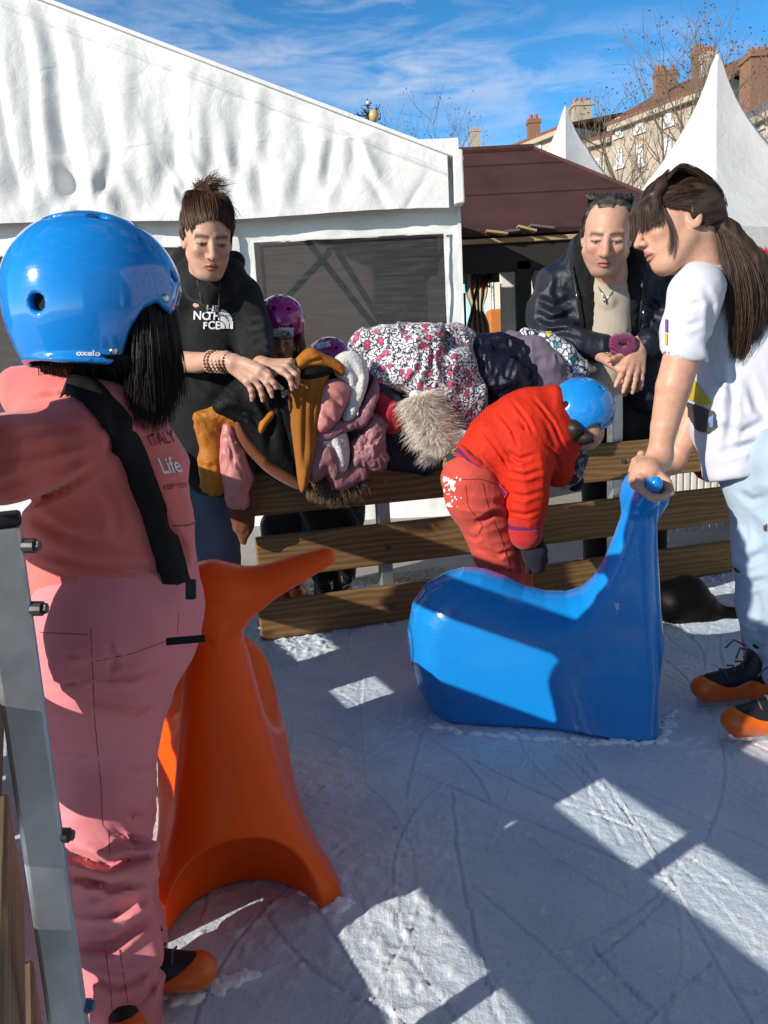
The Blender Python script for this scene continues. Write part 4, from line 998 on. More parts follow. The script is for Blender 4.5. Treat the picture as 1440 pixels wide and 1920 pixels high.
def head_paint(c, R, h, col, P, lips=(0.42, 0.13, 0.11), brow=(0.06, 0.035, 0.025), stubble=0.0, skin=SKIN):
    h = h * 0.95; q = (P - np.asarray(c, np.float32)) @ np.asarray(R, np.float32).T / h; f, l, u = q[:, 0], q[:, 1] / 0.90, q[:, 2]
    near = (np.linalg.norm(q, axis=1) < 0.8)
    def mixc(mask, cc, a=1.0):
        w_ = (mask * a)[:, None]; col[:] = col * (1 - w_) + np.asarray(cc) * w_
    g = lambda x, s: np.exp(-(x / s) ** 2)
    mixc(near * (f > 0.15) * g(np.abs(l) - 0.17, 0.10) * g(u + 0.10, 0.09), skin * [1.02, 0.78, 0.76], 0.55)
    mixc(near * (f > 0.38) * g(l, 0.07) * g(u + 0.14, 0.06), skin * [1.0, 0.75, 0.72], 0.6)
    if stubble: mixc(near * (f > -0.05) * np.clip((-0.16 - u) / 0.08, 0, 1) * (u > -0.5), (0.20, 0.15, 0.13), stubble)
    lipm = near * (f > 0.30) * np.clip(1.3 - ((l / 0.105) ** 2 + ((u + 0.281) / 0.055) ** 2), 0, 1)
    mixc(np.clip(lipm * 2, 0, 1), lips, 0.85)
    mixc(near * (f > 0.28) * (np.abs(l) < 0.085) * g(u + 0.279, 0.010), (0.08, 0.02, 0.02), 0.9)
    al = np.abs(l); by = 0.088 - 0.16 * (al - 0.14) ** 2 / 0.02 * 0.12
    mixc(near * (f > 0.15) * (al > 0.045) * (al < 0.235) * g(u - by, 0.026), brow, 0.9)
    mixc(near * (f > 0.2) * np.clip(1.4 - (((al - 0.145) / 0.075) ** 2 + ((u + 0.012) / 0.024) ** 2), 0, 1), (0.02, 0.02, 0.018), 0.92)
    mixc(near * (f > 0.2) * np.clip(1.5 - (((al - 0.145) / 0.050) ** 2 + ((u + 0.017) / 0.010) ** 2), 0, 1), (0.42, 0.38, 0.36), 0.8)
    mixc(near * (f > 0.2) * np.clip(1.5 - (((al - 0.140) / 0.020) ** 2 + ((u + 0.015) / 0.013) ** 2), 0, 1), (0.03, 0.018, 0.012), 0.95)
    mixc(near * (f > 0.15) * g(al - 0.145, 0.09) * g(u + 0.055, 0.02), skin * 0.72, 0.4)
    return col
def make_hand(Sd, wrist, f, n, th, L_, curls, spread=0.10, thumb=(0.55, 0.75, 0.15), thumb_curl=0.4, k=0.0035):
    """f: wrist to knuckles, n: back of the hand, th: thumb side; curls: per finger three bend angles."""
    f, n, th = nrm(f), nrm(n), nrm(th); wrist = np.asarray(wrist, float)
    lens = (0.405, 0.445, 0.415, 0.325); ko = (0.165, 0.055, -0.055, -0.155); kf = (0.50, 0.525, 0.505, 0.465)
    Sd.cone(wrist - f * 0.12 * L_, wrist + f * 0.05 * L_, 0.135 * L_, 0.135 * L_, 0.05 * L_)
    K = []
    for i in range(4):
        kp = wrist + (f * kf[i] + th * ko[i] + n * (0.02 if i in (1, 2) else 0.0)) * L_; K.append(kp)
        Sd.cone(wrist + (th * ko[i] * 0.55 + f * 0.03) * L_, kp, 0.085 * L_, 0.066 * L_, 0.05 * L_)
    Sd.cone(wrist + (f * 0.10 + th * 0.10 - n * 0.05) * L_, wrist + (f * 0.32 + th * 0.16 - n * 0.05) * L_, 0.09 * L_, 0.06 * L_, 0.05 * L_)
    for i in range(4):
        a = 0.0; p = K[i]; dside = th * (1.5 - i) * spread
        for s, (fr, r0, r1) in enumerate(((0.46, 0.056, 0.050), (0.31, 0.049, 0.044), (0.23, 0.043, 0.034))):
            a += curls[i][s]; d = nrm(f * math.cos(a) - n * math.sin(a) + dside * math.cos(a)); q = p + d * lens[i] * fr * L_
            Sd.cone(p, q, r0 * L_, r1 * L_, k if s else k * 2.0); Sd.ell(p, (r0 * 1.06 * L_,) * 3, I3, k); p = q
    p = wrist + (f * 0.16 + th * 0.17 - n * 0.03) * L_; d = nrm(f * thumb[0] + th * thumb[1] - n * thumb[2])
    for s, (ln, r0, r1) in enumerate(((0.20, 0.068, 0.056), (0.16, 0.055, 0.050), (0.13, 0.049, 0.036))):
        q = p + d * ln * L_; Sd.cone(p, q, r0 * L_, r1 * L_, 0.02 * L_ if s == 0 else k); p = q; d = nrm(d + (f - th * 0.5) * thumb_curl * 0.6)
HELMET_RIM = [(-1.2, -0.86), (-0.72, -0.94), (-0.3, -1.02), (0.20, -1.04), (0.33, -0.92), (0.42, -0.60), (0.56, -0.34), (0.70, -0.22), (0.76, -0.27), (0.84, -0.30), (0.90, -0.20), (0.96, 0.02), (1.2, 0.16)]
def make_helmet(c, R, r, mat, parent, vox, liner, vents=True, label_fn=None):
    """Skate helmet: forward R[0], left R[1], up R[2]; r = half length, half width, half height."""
    c = np.asarray(c, np.float32); Rm = np.asarray(R, np.float32); rx, ry, rz = r; X_, Z_ = zip(*HELMET_RIM)
    def outer(P, g=0.0):
        q = (P - c) @ Rm.T; x, y, z = q[:, 0], q[:, 1], q[:, 2]
        zn = np.clip(-z / rz, 0, 1.2); s = 1 - 0.27 * zn ** 2 + 0.10 * np.clip((zn - 0.86) / 0.14, 0, 1) ** 2
        rr = np.sqrt((x / (rx + g) / s) ** 2 + (y / (ry + g) / s) ** 2 + (np.maximum(z, 0) / (rz + g)) ** 2)
        return (rr - 1) * min(rx, ry) * 0.95
    def rim(P):
        q = (P - c) @ Rm.T; x = q[:, 0] / rx
        return (np.interp(x, X_, Z_) * rz - q[:, 2]) * 0.45
    rad = max(r) * 1.25
    Sh = S(); Sh.fn(outer, c, rad); Sh.fn(rim, c, rad, 0.004, 2); Sh.fn(lambda P: outer(P, -0.0) + 0.011, c, rad, 0.003, -1)
    if vents:
        for el, az, s in [(52, a_, 1) for a_ in (30, -30, 80, -80, 128, -128)] + [(76, a_, .9) for a_ in (60, -60, 140, -140)] + [(-20, a_, 1) for a_ in (122, -122)] + [(10, a_, .7) for a_ in (24, -24)]:
            d = np.array([math.cos(math.radians(el)) * math.cos(math.radians(az)), math.cos(math.radians(el)) * math.sin(math.radians(az)), math.sin(math.radians(el))])
            p = c + (d * np.array([rx, ry, rz])) @ Rm; nn_ = nrm((d / np.array([rx, ry, rz])) @ Rm); tz = nrm(np.cross(nn_, Rm[2]))
            Rv = frame(nn_, np.cross(nn_, tz)); e = 0.095 * rx * s
            Sh.ell(p, (0.03, e, e * (0.62 if el > 20 else 1.0)), Rv, 0.002, -1)
    o = Sh.mesh('helmet', vox, mat, parent)
    Si = S(); Si.fn(lambda P: outer(P, 0.0) + 0.009, c, rad); Si.fn(lambda P: rim(P) + 0.006, c, rad, 0.004, 2)
    Si.mesh('liner', vox * 1.6, liner, o)
    So = S(); So.fn(outer, c, rad); So.fn(rim, c, rad, 0.004, 2)
    return o, So
def make_skate(ankle, toe_dir, parent, sc=1.0, name='skate', vox=0.0035, shaft=0.10):
    """Hire skate: orange shell, black boot, laces, steel blade. ankle: point under the leg on the sole's top."""
    f = nrm(toe_dir); u = ZU; l = np.cross(u, f); R = np.array([f, l, u]); a = np.asarray(ankle, float)
    def p(x, y, z): return a + (f * x + l * y + u * z) * sc
    sh = S(); sh.cone(p(-0.045, 0, 0.045), p(0.02, 0, 0.040), 0.038 * sc, 0.036 * sc, 0.02)
    sh.cone(p(0.02, 0, 0.036), p(0.125, 0, 0.030), 0.036 * sc, 0.033 * sc, 0.02); sh.ell(p(0.135, 0, 0.032), (0.035 * sc, 0.036 * sc, 0.026 * sc), R, 0.02)
    sh.cone(p(-0.045, 0, 0.05), p(-0.04, 0, 0.13), 0.037 * sc, 0.040 * sc, 0.02)
    sh.box(p(0.04, 0, 0.018), (0.105 * sc, 0.015 * sc, 0.014 * sc), R, 0.006, 0.015)
    sh.box(p(-0.035, 0, 0.008), (0.03 * sc, 0.010 * sc, 0.016 * sc), R, 0.004, 0.012); sh.box(p(0.10, 0, 0.008), (0.04 * sc, 0.010 * sc, 0.016 * sc), R, 0.004, 0.012)
    sh.box(p(0.06, 0, 0.13), (0.075 * sc, 0.026 * sc, 0.085 * sc), frame(f * 0.80 - u * 0.6, u), 0.01, 0.012, -1)
    o = sh.mesh(name, vox, M['skate_orange'], parent)
    bt = S(); bt.cone(p(-0.035, 0, 0.06), p(-0.035, 0, 0.10 + shaft * 0.6), 0.032 * sc, 0.036 * sc, 0.02)
    bt.cone(p(-0.01, 0, 0.062), p(0.12, 0, 0.042), 0.036 * sc, 0.029 * sc, 0.03); bt.cone(p(0.0, 0, 0.085), p(-0.012, 0, 0.16), 0.028 * sc, 0.026 * sc, 0.02)
    bt.mesh('boot', vox, M['skate_black'], o)
    lc = MB()
    for k in range(5):
        x, z = 0.085 - 0.022 * k, 0.078 + 0.011 * k; lc.tube([p(x, -0.026, z - 0.006), p(x - 0.004, 0, z + 0.004), p(x, 0.026, z - 0.006)], 0.0028 * sc, 5)
    lc.tube([p(0.0, 0.01, 0.13), p(0.05, 0.02, 0.15), p(0.06, 0.02, 0.12)], 0.003 * sc, 5); lc.tube([p(0.0, -0.01, 0.13), p(0.045, -0.03, 0.155), p(0.065, -0.035, 0.13)], 0.003 * sc, 5)
    lc.build('laces', M['lace'], o)
    bl = MB(); bl.box(p(0.04, 0, -0.012), R, (0.115 * sc, 0.002, 0.012 * sc)); bl.build('blade', M['steel'], o)
    return o
M['skate_orange'] = gloss('skate shell orange', (0.76, 0.13, 0.004), 0.35, 0.15); M['skate_black'] = plain('skate boot black', (0.014, 0.013, 0.014), 0.45)
M['lace'] = plain('lace', (0.10, 0.10, 0.11), 0.8); M['steel'] = metal('blade steel', (0.7, 0.7, 0.72), 0.25)
M['skin'] = skin_mat(); M['liner'] = plain('helmet liner', (0.006, 0.006, 0.007), 0.9)
M['hair_dark'] = hair_mat('dark brown hair', (0.010, 0.006, 0.004), (0.115, 0.062, 0.036)); M['hair_black'] = hair_mat('black hair', (0.004, 0.003, 0.003), (0.02, 0.012, 0.009))
M['hair_auburn'] = hair_mat('chestnut hair', (0.03, 0.013, 0.007), (0.16, 0.07, 0.03)); M['hair_grey'] = hair_mat('greying dark hair', (0.016, 0.013, 0.011), (0.17, 0.145, 0.13))
M['hair_blond'] = hair_mat('blond hair', (0.20, 0.12, 0.06), (0.42, 0.30, 0.17))

def pix(P):
    v = P - CAM.astype(np.float32); z = v @ FWD; return 720 + FPX * (v @ RGT) / z, 960 - FPX * (v @ UPV) / z
def foldset(folds):
    """Creases in cloth: (polyline in picture pixels, depth in metres, half width in pixels); a valley with raised lips (negative depth: a ridge)."""
    def f(P):
        x, y = pix(P); r = np.zeros(len(x), np.float32)
        for pts, amp, w_ in folds:
            pts = np.asarray(pts, float); n = len(pts) - 1
            if x.max() < pts[:, 0].min() - 4 * w_ or x.min() > pts[:, 0].max() + 4 * w_ or y.max() < pts[:, 1].min() - 4 * w_ or y.min() > pts[:, 1].max() + 4 * w_: continue
            best = np.full(len(x), 1e9); par = np.zeros(len(x))
            for i in range(n):
                a, b = pts[i], pts[i + 1]; e = b - a; l2 = e @ e; t = np.clip(((x - a[0]) * e[0] + (y - a[1]) * e[1]) / l2, 0, 1); d2 = (x - a[0] - e[0] * t) ** 2 + (y - a[1] - e[1] * t) ** 2
                k = d2 < best; best = np.where(k, d2, best); par = np.where(k, (i + t) / n, par)
            d = np.sqrt(best) / w_; tap = np.clip(np.sin(np.clip(par, 0.02, .98) * math.pi), 0, 1) ** .6
            r += (amp * tap * (-np.exp(-d * d) + .6 * np.exp(-((d - 1.5) / .8) ** 2))).astype(np.float32)
        return r
    return f
# ---------------------------------------------------------------- skating-aid seals
PROF = [(.062, -.16), (.055, .0), (.020, .065), (.006, .15), (.0, .23), (.017, .305), (.06, .365), (.115, .395), (.17, .41), (.23, .405), (.285, .385), (.34, .357), (.40, .342), (.455, .342), (.495, .356), (.53, .39), (.558, .44), (.585, .51), (.61, .585), (.632, .65),
        (.645, .672), (.675, .675), (.690, .655), (.694, .60), (.697, .478), (.705, .338), (.714, .225), (.721, .13), (.714, .03), (.700, -.16)]
def make_seal(base, axis, sc, mat, label):
    """base: ground point under the tail; axis: direction from head to tail."""
    t = thing('skating_aid_seal', base, label, 'skating aid', 'plastic seal skating aids')
    ax = np.array([*nrm(axis), 0.0]); ly = np.cross(ZU, ax); R = np.array([ax, ly, ZU]); o = np.asarray([base[0], base[1], 0.0]) - ax * 0.69 * sc; pr = np.array(PROF) * sc
    A, B = pr, np.roll(pr, -1, 0); E_ = B - A; L2 = (E_ ** 2).sum(1)
    def f(P):
        q = (P - o) @ R.T; x, y, z = q[:, 0], np.abs(q[:, 1]), q[:, 2]; d2 = np.full(len(x), 9.0); ins = np.zeros(len(x), bool)
        for (ax_, az), (ex, ez), l2, (bx, bz) in zip(A, E_, L2, B):
            wx, wz = x - ax_, z - az; tt = np.clip((wx * ex + wz * ez) / l2, 0, 1); d2 = np.minimum(d2, (wx - ex * tt) ** 2 + (wz - ez * tt) ** 2)
            c1 = (az > z) != (bz > z)
            ins ^= c1 & (x < (ex * wz / (ez if abs(ez) > 1e-9 else 1e-9) + ax_))
        d2 = np.sqrt(d2); d2 = np.where(ins, -d2, d2)
        X_, Zz = x / sc, z / sc
        wf = np.interp(X_, [0, .15, .4, .6, .72], [.125, .135, .135, .13, .11]); 
        wr = np.interp(Zz, [0, .06, .15, .22, .35, .47, .58, .70], [.198, .168, .126, .104, .082, .063, .046, .040])
        b = np.clip((X_ - 0.38) / 0.22, 0, 1); b = b * b * (3 - 2 * b)
        bell = wf * np.interp(Zz, [0, .08, .2, .45], [1.14, 1.10, 1.03, .9])
        w_ = (bell * (1 - b) + wr * b) * sc
        Rr = (0.115 * (1 - b) + 0.060 * b) * sc; tt = np.clip(-d2 / Rr, 0, 1); g = np.sqrt(np.clip(1 - (1 - tt) ** 2, 0, 1))
        return np.where(d2 < 0, y - w_ * g, np.hypot(d2, y)) * 0.55
    s = S(); cen = o + R.T @ np.array([.36 * sc, 0, .32 * sc]); s.fn(f, cen, 0.55 * sc)
    def p(x, y, z): return o + R.T @ (np.array([x, y, z]) * sc)
    for k in (-1, 1):
        s.chain([(p(.665, k * .0, .625), .040 * sc), (p(.664, k * .075, .636), .034 * sc), (p(.666, k * .15, .660), .026 * sc), (p(.668, k * .205, .678), .017 * sc)], 0.055 * sc)
    s.ell(p(.76, 0, 0.0), (.20 * sc, .152 * sc, .200 * sc), R, 0.012 * sc, -1)
    s.fn(lambda P: -(P[:, 2] - 0.003), cen, 2, 0.004, 2)
    body = s.mesh('seal_body', 0.0042, mat, t)
    return t, s, p, body
M['seal_blue'] = gloss('blue moulded plastic', (0.005, 0.225, 0.64), 0.2, 0.25, 0.2); M['seal_orange'] = gloss('orange moulded plastic', (0.86, 0.10, 0.0), 0.34, 0.04, 0.15, 0.25)
M['seal_orange'].node_tree.nodes['Principled BSDF'].inputs['Subsurface Weight'].default_value = 0.35
M['seal_orange'].node_tree.nodes['Principled BSDF'].inputs['Subsurface Radius'].default_value = (1.0, 0.22, 0.03)
M['seal_orange'].node_tree.nodes['Principled BSDF'].inputs['Subsurface Scale'].default_value = 0.08
SC_S = 0.845
nb, fb = G(1238, 1389)[:2], G(808, 1364)[:2]; axb = nrm(nb - fb); perp = np.array([-axb[1], axb[0]])
blue, Sblue, pblue, bbody = make_seal(nb + perp * 0.148, axb, SC_S, M['seal_blue'], 'glossy blue plastic seal skating aid pushed by the girl in the white shirt')
# eye seam ring on the head and a scuff sticker
mb = MB(); ring = []
for k in range(41):
    a = k / 40 * 2 * math.pi; ring.append((761 + 14 * math.cos(a), 1222 + 56 * math.sin(a)))
P_, n_, bad = march(Sblue, ring); mb.tube(P_ + n_ * 0.0004, 0.0013, 5, False); mb.build('moulded_ring', plain('dark seam', (0.004, 0.03, 0.14), 0.5), bbody, True)
decal(Sblue, [[(1153, 1131), (1160, 1131), (1161, 1142), (1155, 1146)], [(1154, 1148), (1158, 1147), (1157, 1151)]], 0.001).build('scuff', plain('scuff', (0.45, 0.6, 0.8), 0.7), bbody)
rf, lf = G(625, 1692)[:2], G(312, 1762)[:2]; axo = nrm(np.array([(rf - lf)[1], -(rf - lf)[0]]))
orange, Sorg, porg, obody = make_seal((rf + lf) / 2 + axo * 0.016 + np.array([-0.015, 0]), axo, 0.825, M['seal_orange'], 'bright orange plastic seal skating aid standing beside the child in pink')
# snow pushed up round the props
M['snow'] = N('snow').set(rough=0.8, sss=0.0).base((0.82, 0.85, 0.90)).m
def snow_bank(name, pts, parent=None, n=60, seed=1, h=0.006):
    r_ = random.Random(seed); s = S()
    for i in range(n):
        u = r_.random() * (len(pts) - 1); a = int(u); q = np.asarray(pts[a]) * (1 - u + a) + np.asarray(pts[min(a + 1, len(pts) - 1)]) * (u - a)
        e = r_.uniform(0.4, 1) * h; s.ell((q[0] + r_.gauss(0, .006), q[1] + r_.gauss(0, .006), e * 0.2), (e * 1.6, e * 1.3, e), I3, 0.004)
    s.disp = lambda P: 0.0015 * noise(P, 220, 3)
    o = s.mesh(name, 0.003, M['snow']); return tag(o, kind='stuff')
snow_bank('snow', [G(x, y) for x, y in ((805, 1362), (900, 1378), (1000, 1386), (1120, 1393), (1240, 1391), (1262, 1330))], n=150, seed=3)
snow_bank('snow', [G(x, y) for x, y in ((532, 1590), (560, 1630), (590, 1690), (625, 1705), (648, 1690))], n=70, seed=4)
snow_bank('snow', [G(x, y) for x, y in ((310, 1860), (360, 1868), (420, 1845), (470, 1830))], n=60, seed=5)
# ---------------------------------------------------------------- child in pink with the big blue helmet
def wrinkle(fr, amp, seed, squash=(1, 1, 1), lo=0.45):
    sq = np.asarray(squash, np.float32)
    def f(P):
        a = noise(P * sq + 0.02 * noise(P, 9, seed + 50)[:, None], fr, seed); return amp * (1 - 2 * np.abs(a)) - lo * amp
    return f
M['hoodie'] = fabric('coral fleece', (0.70, 0.17, 0.155), 0.10, 700, 13, 0.30, 0.95, 0.35)
M['skipants'] = fabric('dusty pink ski trousers', (0.72, 0.235, 0.265), 0.06, 1100, 10, 0.25, 0.75, 0.1)
M['blackweb'] = fabric('black webbing', (0.008, 0.008, 0.009), 0.2, 500, 20, 0.1, 0.8, 0.0)
M['helmet_blue'] = gloss('blue helmet shell', (0.010, 0.225, 0.66), 0.10, 0.7, 0.06)
M['white_print'] = plain('white print', (0.78, 0.78, 0.80), 0.6); M['dark_print'] = plain('dark red print', (0.13, 0.02, 0.035), 0.8)
PY = 0.925
girl = thing('person', G(250, 1925), 'child in coral hoodie and pink ski trousers with a shiny blue helmet, seen from behind', 'person')
b = S()                                      # body: head, neck, trunk, one arm, two legs in one surface
b.pch([(185, 560, 85), (190, 630, 66)], PY + .02, 0.03); b.pch([(192, 640, 46), (200, 740, 46)], PY + .02, 0.03)
b.pch([(205, 790, 90), (215, 960, 125), (218, 1110, 112)], PY + 0.04, 0.03)
b.pch([(190, 820, 60), (60, 850, 60, -0.05), (-60, 860, 45, -0.08)], PY - 0.02, 0.03)
b.pch([(-60, 860, 38), (-150, 900, 30)], PY - 0.08, 0.02); make_hand(b, W(-150, 900, PY - 0.08), -RGT * 0.8 - UPV * 0.5, UPV * .7 - FWD * .3, FWD, 0.115, [(0.5, 0.7, 0.5)] * 4)
b.pch([(205, 1130, 100), (194, 1400, 70), (205, 1650, 60, -.02), (225, 1900, 45, -.05)], PY + 0.0, 0.03); b.pch([(224, 1130, 90), (214, 1400, 52), (214, 1600, 42), (256, 1770, 30, -.03)], PY + 0.05, 0.03)
b.mesh('body', 0.006, M['skin'], girl, lambda P: np.tile(SKIN, (len(P), 1)))
h = S()                                      # hoodie
h.pch([(205, 785, 92), (212, 880, 132), (212, 970, 152), (213, 1060, 157), (216, 1096, 154)], PY + 0.045, 0.04)
h.pch([(250, 800, 45), (285, 880, 62), (308, 960, 50), (316, 1030, 43)], PY + 0.005, 0.03)                 # chest and belly
h.pch([(165, 800, 72), (100, 840, 86), (30, 862, 90, -0.03), (-60, 870, 84, -0.05), (-140, 885, 60, -0.07)], PY - 0.045, 0.05)
h.pch([(36, 716, 24), (90, 714, 30), (160, 726, 34), (225, 765, 26), (275, 800, 14)], PY + 0.0, 0.03)
h.pch([(40, 752, 30), (110, 752, 44), (190, 768, 44)], PY - 0.01, 0.04)
h.pch([(110, 700, 30), (230, 730, 40), (290, 790, 18)], PY + 0.11, 0.03)
_w1, _w2 = wrinkle(9, 0.0045, 3, (1, 1, 1.9)), wrinkle(20, 0.0016, 5, (1, 1, 1.4))
_w3 = wrinkle(7, 0.006, 31, (0.55, 1, 1.5))
_wz = float(W(150, 880, PY)[2])
h.disp = lambda P: _w1(P) * 0.6 + _w2(P) + _w3(P + P[:, [2, 0, 1]] * np.float32(0.5)) * np.exp(-((P[:, 2] - _wz) / 0.08) ** 2); h.dmax = 0.02
_hd0 = h.disp; _hf = foldset([([(192, 868), (110, 920), (0, 962)], .006, 9), ([(188, 850), (95, 880), (-20, 915)], .006, 11), ([(180, 828), (90, 842), (-10, 858)], .005, 11), ([(170, 805), (100, 806), (20, 815)], .004, 9), ([(205, 860), (214, 800), (200, 750)], .005, 9),
    ([(52, 965), (120, 1003), (235, 1035)], .006, 12), ([(60, 1025), (160, 1062), (330, 1072)], .006, 11), ([(62, 1060), (190, 1088), (320, 1098)], .004, 8), ([(190, 900), (215, 960), (222, 1010)], .003, 12), ([(300, 960), (340, 1020), (350, 1075)], .004, 9), ([(60, 745), (120, 742), (165, 752)], .006, 7), ([(235, 780), (270, 800), (292, 806)], .005, 6)])
h.disp = lambda P: _hd0(P) + _hf(P)
hood = h.mesh('hoodie', 0.0055, M['hoodie'], girl)
p = S()                                      # ski trousers
p.pch([(222, 1100, 146), (221, 1150, 148)], PY + 0.045, 0.02)
p.pch([(210, 1170, 136), (202, 1260, 118), (196, 1360, 104), (196, 1470, 93), (196, 1570, 89), (200, 1660, 80, -.02), (214, 1760, 84, -.035), (222, 1850, 82, -.05), (232, 1990, 80, -.055)], PY + 0.0, 0.05)
p.pch([(232, 1170, 128), (226, 1280, 90), (218, 1400, 76), (216, 1560, 66), (238, 1660, 52, -.03), (262, 1765, 46, -.045)], PY + 0.07, 0.04)
p.pch([(272, 1140, 86), (270, 1210, 60), (250, 1290, 48)], PY + 0.02, 0.04)                            # belly
for pts in ([(150, 1570, 12), (215, 1590, 15), (285, 1588, 10)], [(150, 1665, 10), (210, 1668, 14), (270, 1640, 10)], [(155, 1740, 8), (220, 1735, 13), (265, 1705, 8)], [(180, 1600, 7), (255, 1612, 9)], [(190, 1815, 8), (285, 1790, 8)]): p.pch(pts, PY - 0.055, 0.035)
for pts in ([(140, 1620, 8), (210, 1638, 10), (290, 1628, 6)], [(150, 1705, 8), (215, 1705, 10), (285, 1672, 6)], [(230, 1245, 5), (300, 1225, 6)], [(175, 1305, 5), (265, 1318, 8), (300, 1300, 4)], [(160, 1260, 4), (250, 1268, 6)], [(160, 1775, 7), (270, 1752, 8)]): p.pch(pts, PY - 0.082, 0.025, -1)
_kz = float(W(200, 1630, PY)[2])
def pdisp(P):
    k = np.exp(-((P[:, 2] - _kz) / 0.10) ** 2) + 0.8 * np.exp(-((P[:, 2] - 0.04) / 0.06) ** 2)
    return (0.0022 + 0.006 * k) * (1 - 2 * np.abs(noise(P * np.array([1, 1, 2.3], np.float32), 11, 8))) + 0.0012 * noise(P, 30, 9)
_pf = foldset([([(128, 1598), (200, 1622), (292, 1600)], .011, 11), ([(130, 1640), (205, 1662), (285, 1652)], .008, 10), ([(150, 1778), (210, 1774), (272, 1728)], .012, 11), ([(160, 1715), (215, 1712), (280, 1682)], .008, 10), ([(150, 1690), (190, 1680), (240, 1655)], .005, 7), ([(215, 1560), (255, 1585), (292, 1580)], .006, 8),
    ([(175, 1312), (255, 1332), (305, 1308)], .006, 9), ([(180, 1272), (240, 1270), (318, 1248)], .005, 7), ([(85, 1238), (130, 1230), (172, 1222)], .003, 5), ([(88, 1286), (135, 1280), (172, 1272)], .003, 5), ([(200, 1200), (215, 1240), (205, 1268)], .004, 7), ([(100, 1400), (150, 1412), (185, 1408)], .003, 8), ([(215, 1440), (260, 1450), (298, 1435)], .003, 8), ([(160, 1830), (220, 1850), (295, 1815)], .006, 9), ([(250, 1890), (280, 1860), (296, 1820)], .006, 8), ([(225, 1520), (262, 1535), (296, 1528)], .004, 7)])
p.disp = lambda P: pdisp(P) + _pf(P); p.dmax = 0.022
trs = p.mesh('ski_trousers', 0.0055, M['skipants'], girl)
# waistband with loops, side seam, pocket zip pull
wb = S(); wb.pch([(222, 1103, 153), (222, 1140, 155)], PY + 0.045, 0.01); wb.disp = lambda P: 0.0015 * noise(P, 40, 4)
wb.mesh('waistband', 0.0055, M['skipants'], trs)
for path, wd in (([(180, 1108), (174, 1130), (168, 1154)], 38), ([(330, 1100), (322, 1122), (312, 1145)], 26)): band(wb, path, wd, 0.004, 0.004).build('belt_loop', M['skipants'], trs, True)
M['seam'] = plain('seam shadow thread', (0.30, 0.08, 0.10), 0.9)
for pts in ([(170, 1180), (174, 1260), (178, 1355), (190, 1480), (192, 1545), (203, 1560), (207, 1612)], [(196, 1770), (207, 1850), (212, 1915)], [(224, 1780), (232, 1830), (240, 1880)], [(75, 1186), (165, 1190)], [(180, 1240), (250, 1225), (315, 1200)], [(335, 1150), (333, 1188)]):
    pp = np.array(pts, float); tt = np.linspace(0, len(pp) - 1, 40); q = np.stack([np.interp(tt, np.arange(len(pp)), pp[:, k]) for k in (0, 1)], 1)
    P_, n_, bad = march(p, q); mb = MB(); mb.tube(P_ - n_ * 0.0003, 0.0007, 5, False); mb.build('seam', M['seam'], trs, True)
zp = MB(); a_, b_ = W(312, 1203, 0.845), W(384, 1197, 0.86); zp.box((a_ + b_) / 2, (nrm(b_ - a_), nrm(np.cross(FWD, b_ - a_)), FWD), (np.linalg.norm(b_ - a_) / 2, 0.0042, 0.0015)); zp.build('zip_pull', M['blackweb'], trs)
bk_ = MB(); c = W(358, 1105, 0.885); bk_.box(c, (RGT, UPV, FWD), (0.006, 0.012, 0.004)); bk_.build('buckle', M['black'], trs, False, 0.002)
# braces
band(h, [(128, 722), (172, 742), (215, 795), (255, 870), (285, 950), (308, 1030), (326, 1092)], 47, 0.004, 0.003).build('brace_strap', M['blackweb'], girl, True)
# chest print
text_on('print', h, 'ITALY', 283, 838, 34, M['dark_print'], hood, rot=-0.20, sx=0.55, shear=-0.25); text_on('print', h, 'Life', 304, 888, 42, M['white_print'], hood, rot=-0.10, sx=0.62, shear=-0.30, bold=0.6)
text_on('print', h, 'KEEP YOU', 306, 918, 13, M['dark_print'], hood, rot=-0.12, sx=0.75)
for pts in ([(326, 986), (350, 985), (366, 980), (369, 968)],):
    tt = np.linspace(0, 3, 24); pp = np.array(pts, float); q = np.stack([np.interp(tt, np.arange(4), pp[:, k]) for k in (0, 1)], 1)
    P_, n_, bad = march(h, q); mb = MB(); mb.tube(P_[~bad], 0.0011, 5, False); mb.build('seam', M['seam'], hood, True)
# hair
hs_ = S(); hs_.pch([(155, 590, 100), (174, 640, 92), (190, 708, 84)], PY + 0.015, 0.02)
hs_.pch([(268, 585, 64), (288, 650, 50), (286, 720, 44), (296, 790, 12)], PY + 0.035, 0.03); hs_.pch([(80, 640, 38), (75, 668, 24)], PY + 0.03, 0.02)
hs_.disp = lambda P: 0.003 * noise(P * np.array([1, 1, .15], np.float32), 70, 3); hs_.dmax = 0.004
hair = hs_.mesh('hair', 0.006, M['hair_black'], girl, lambda P: np.tile(np.array([.1, .1, .1]), (len(P), 1)))
gd = []
for x0, x1, x2, yb, dy in ((250, 252, 246, 760, -.02), (258, 258, 252, 780, -.03), (275, 278, 280, 790, -.03), (295, 300, 305, 800, -.01), (312, 322, 318, 770, .01), (325, 333, 340, 745, .03)):
    gd.append([W(x0, 575, PY + dy), W(x1, 660, PY - 0.02 + dy), W(x2, yb, PY - 0.005 + dy)])
strands('strands', gd, 1500, M['hair_black'], hair, 0.0005, 0.0045, 3, 12, 0.0018)
strands('strands', [[W(x, 668, PY - .045 - d), W(x + 4, 692, PY - .046 - d * .5), W(x + 12, 735, PY + .01)] for x, d in ((75, -.02), (100, 0), (130, .015), (165, .022), (200, .02), (230, .01), (255, -.01))], 1100, M['hair_black'], hair, 0.0006, 0.003, 4, 9, 0.001)
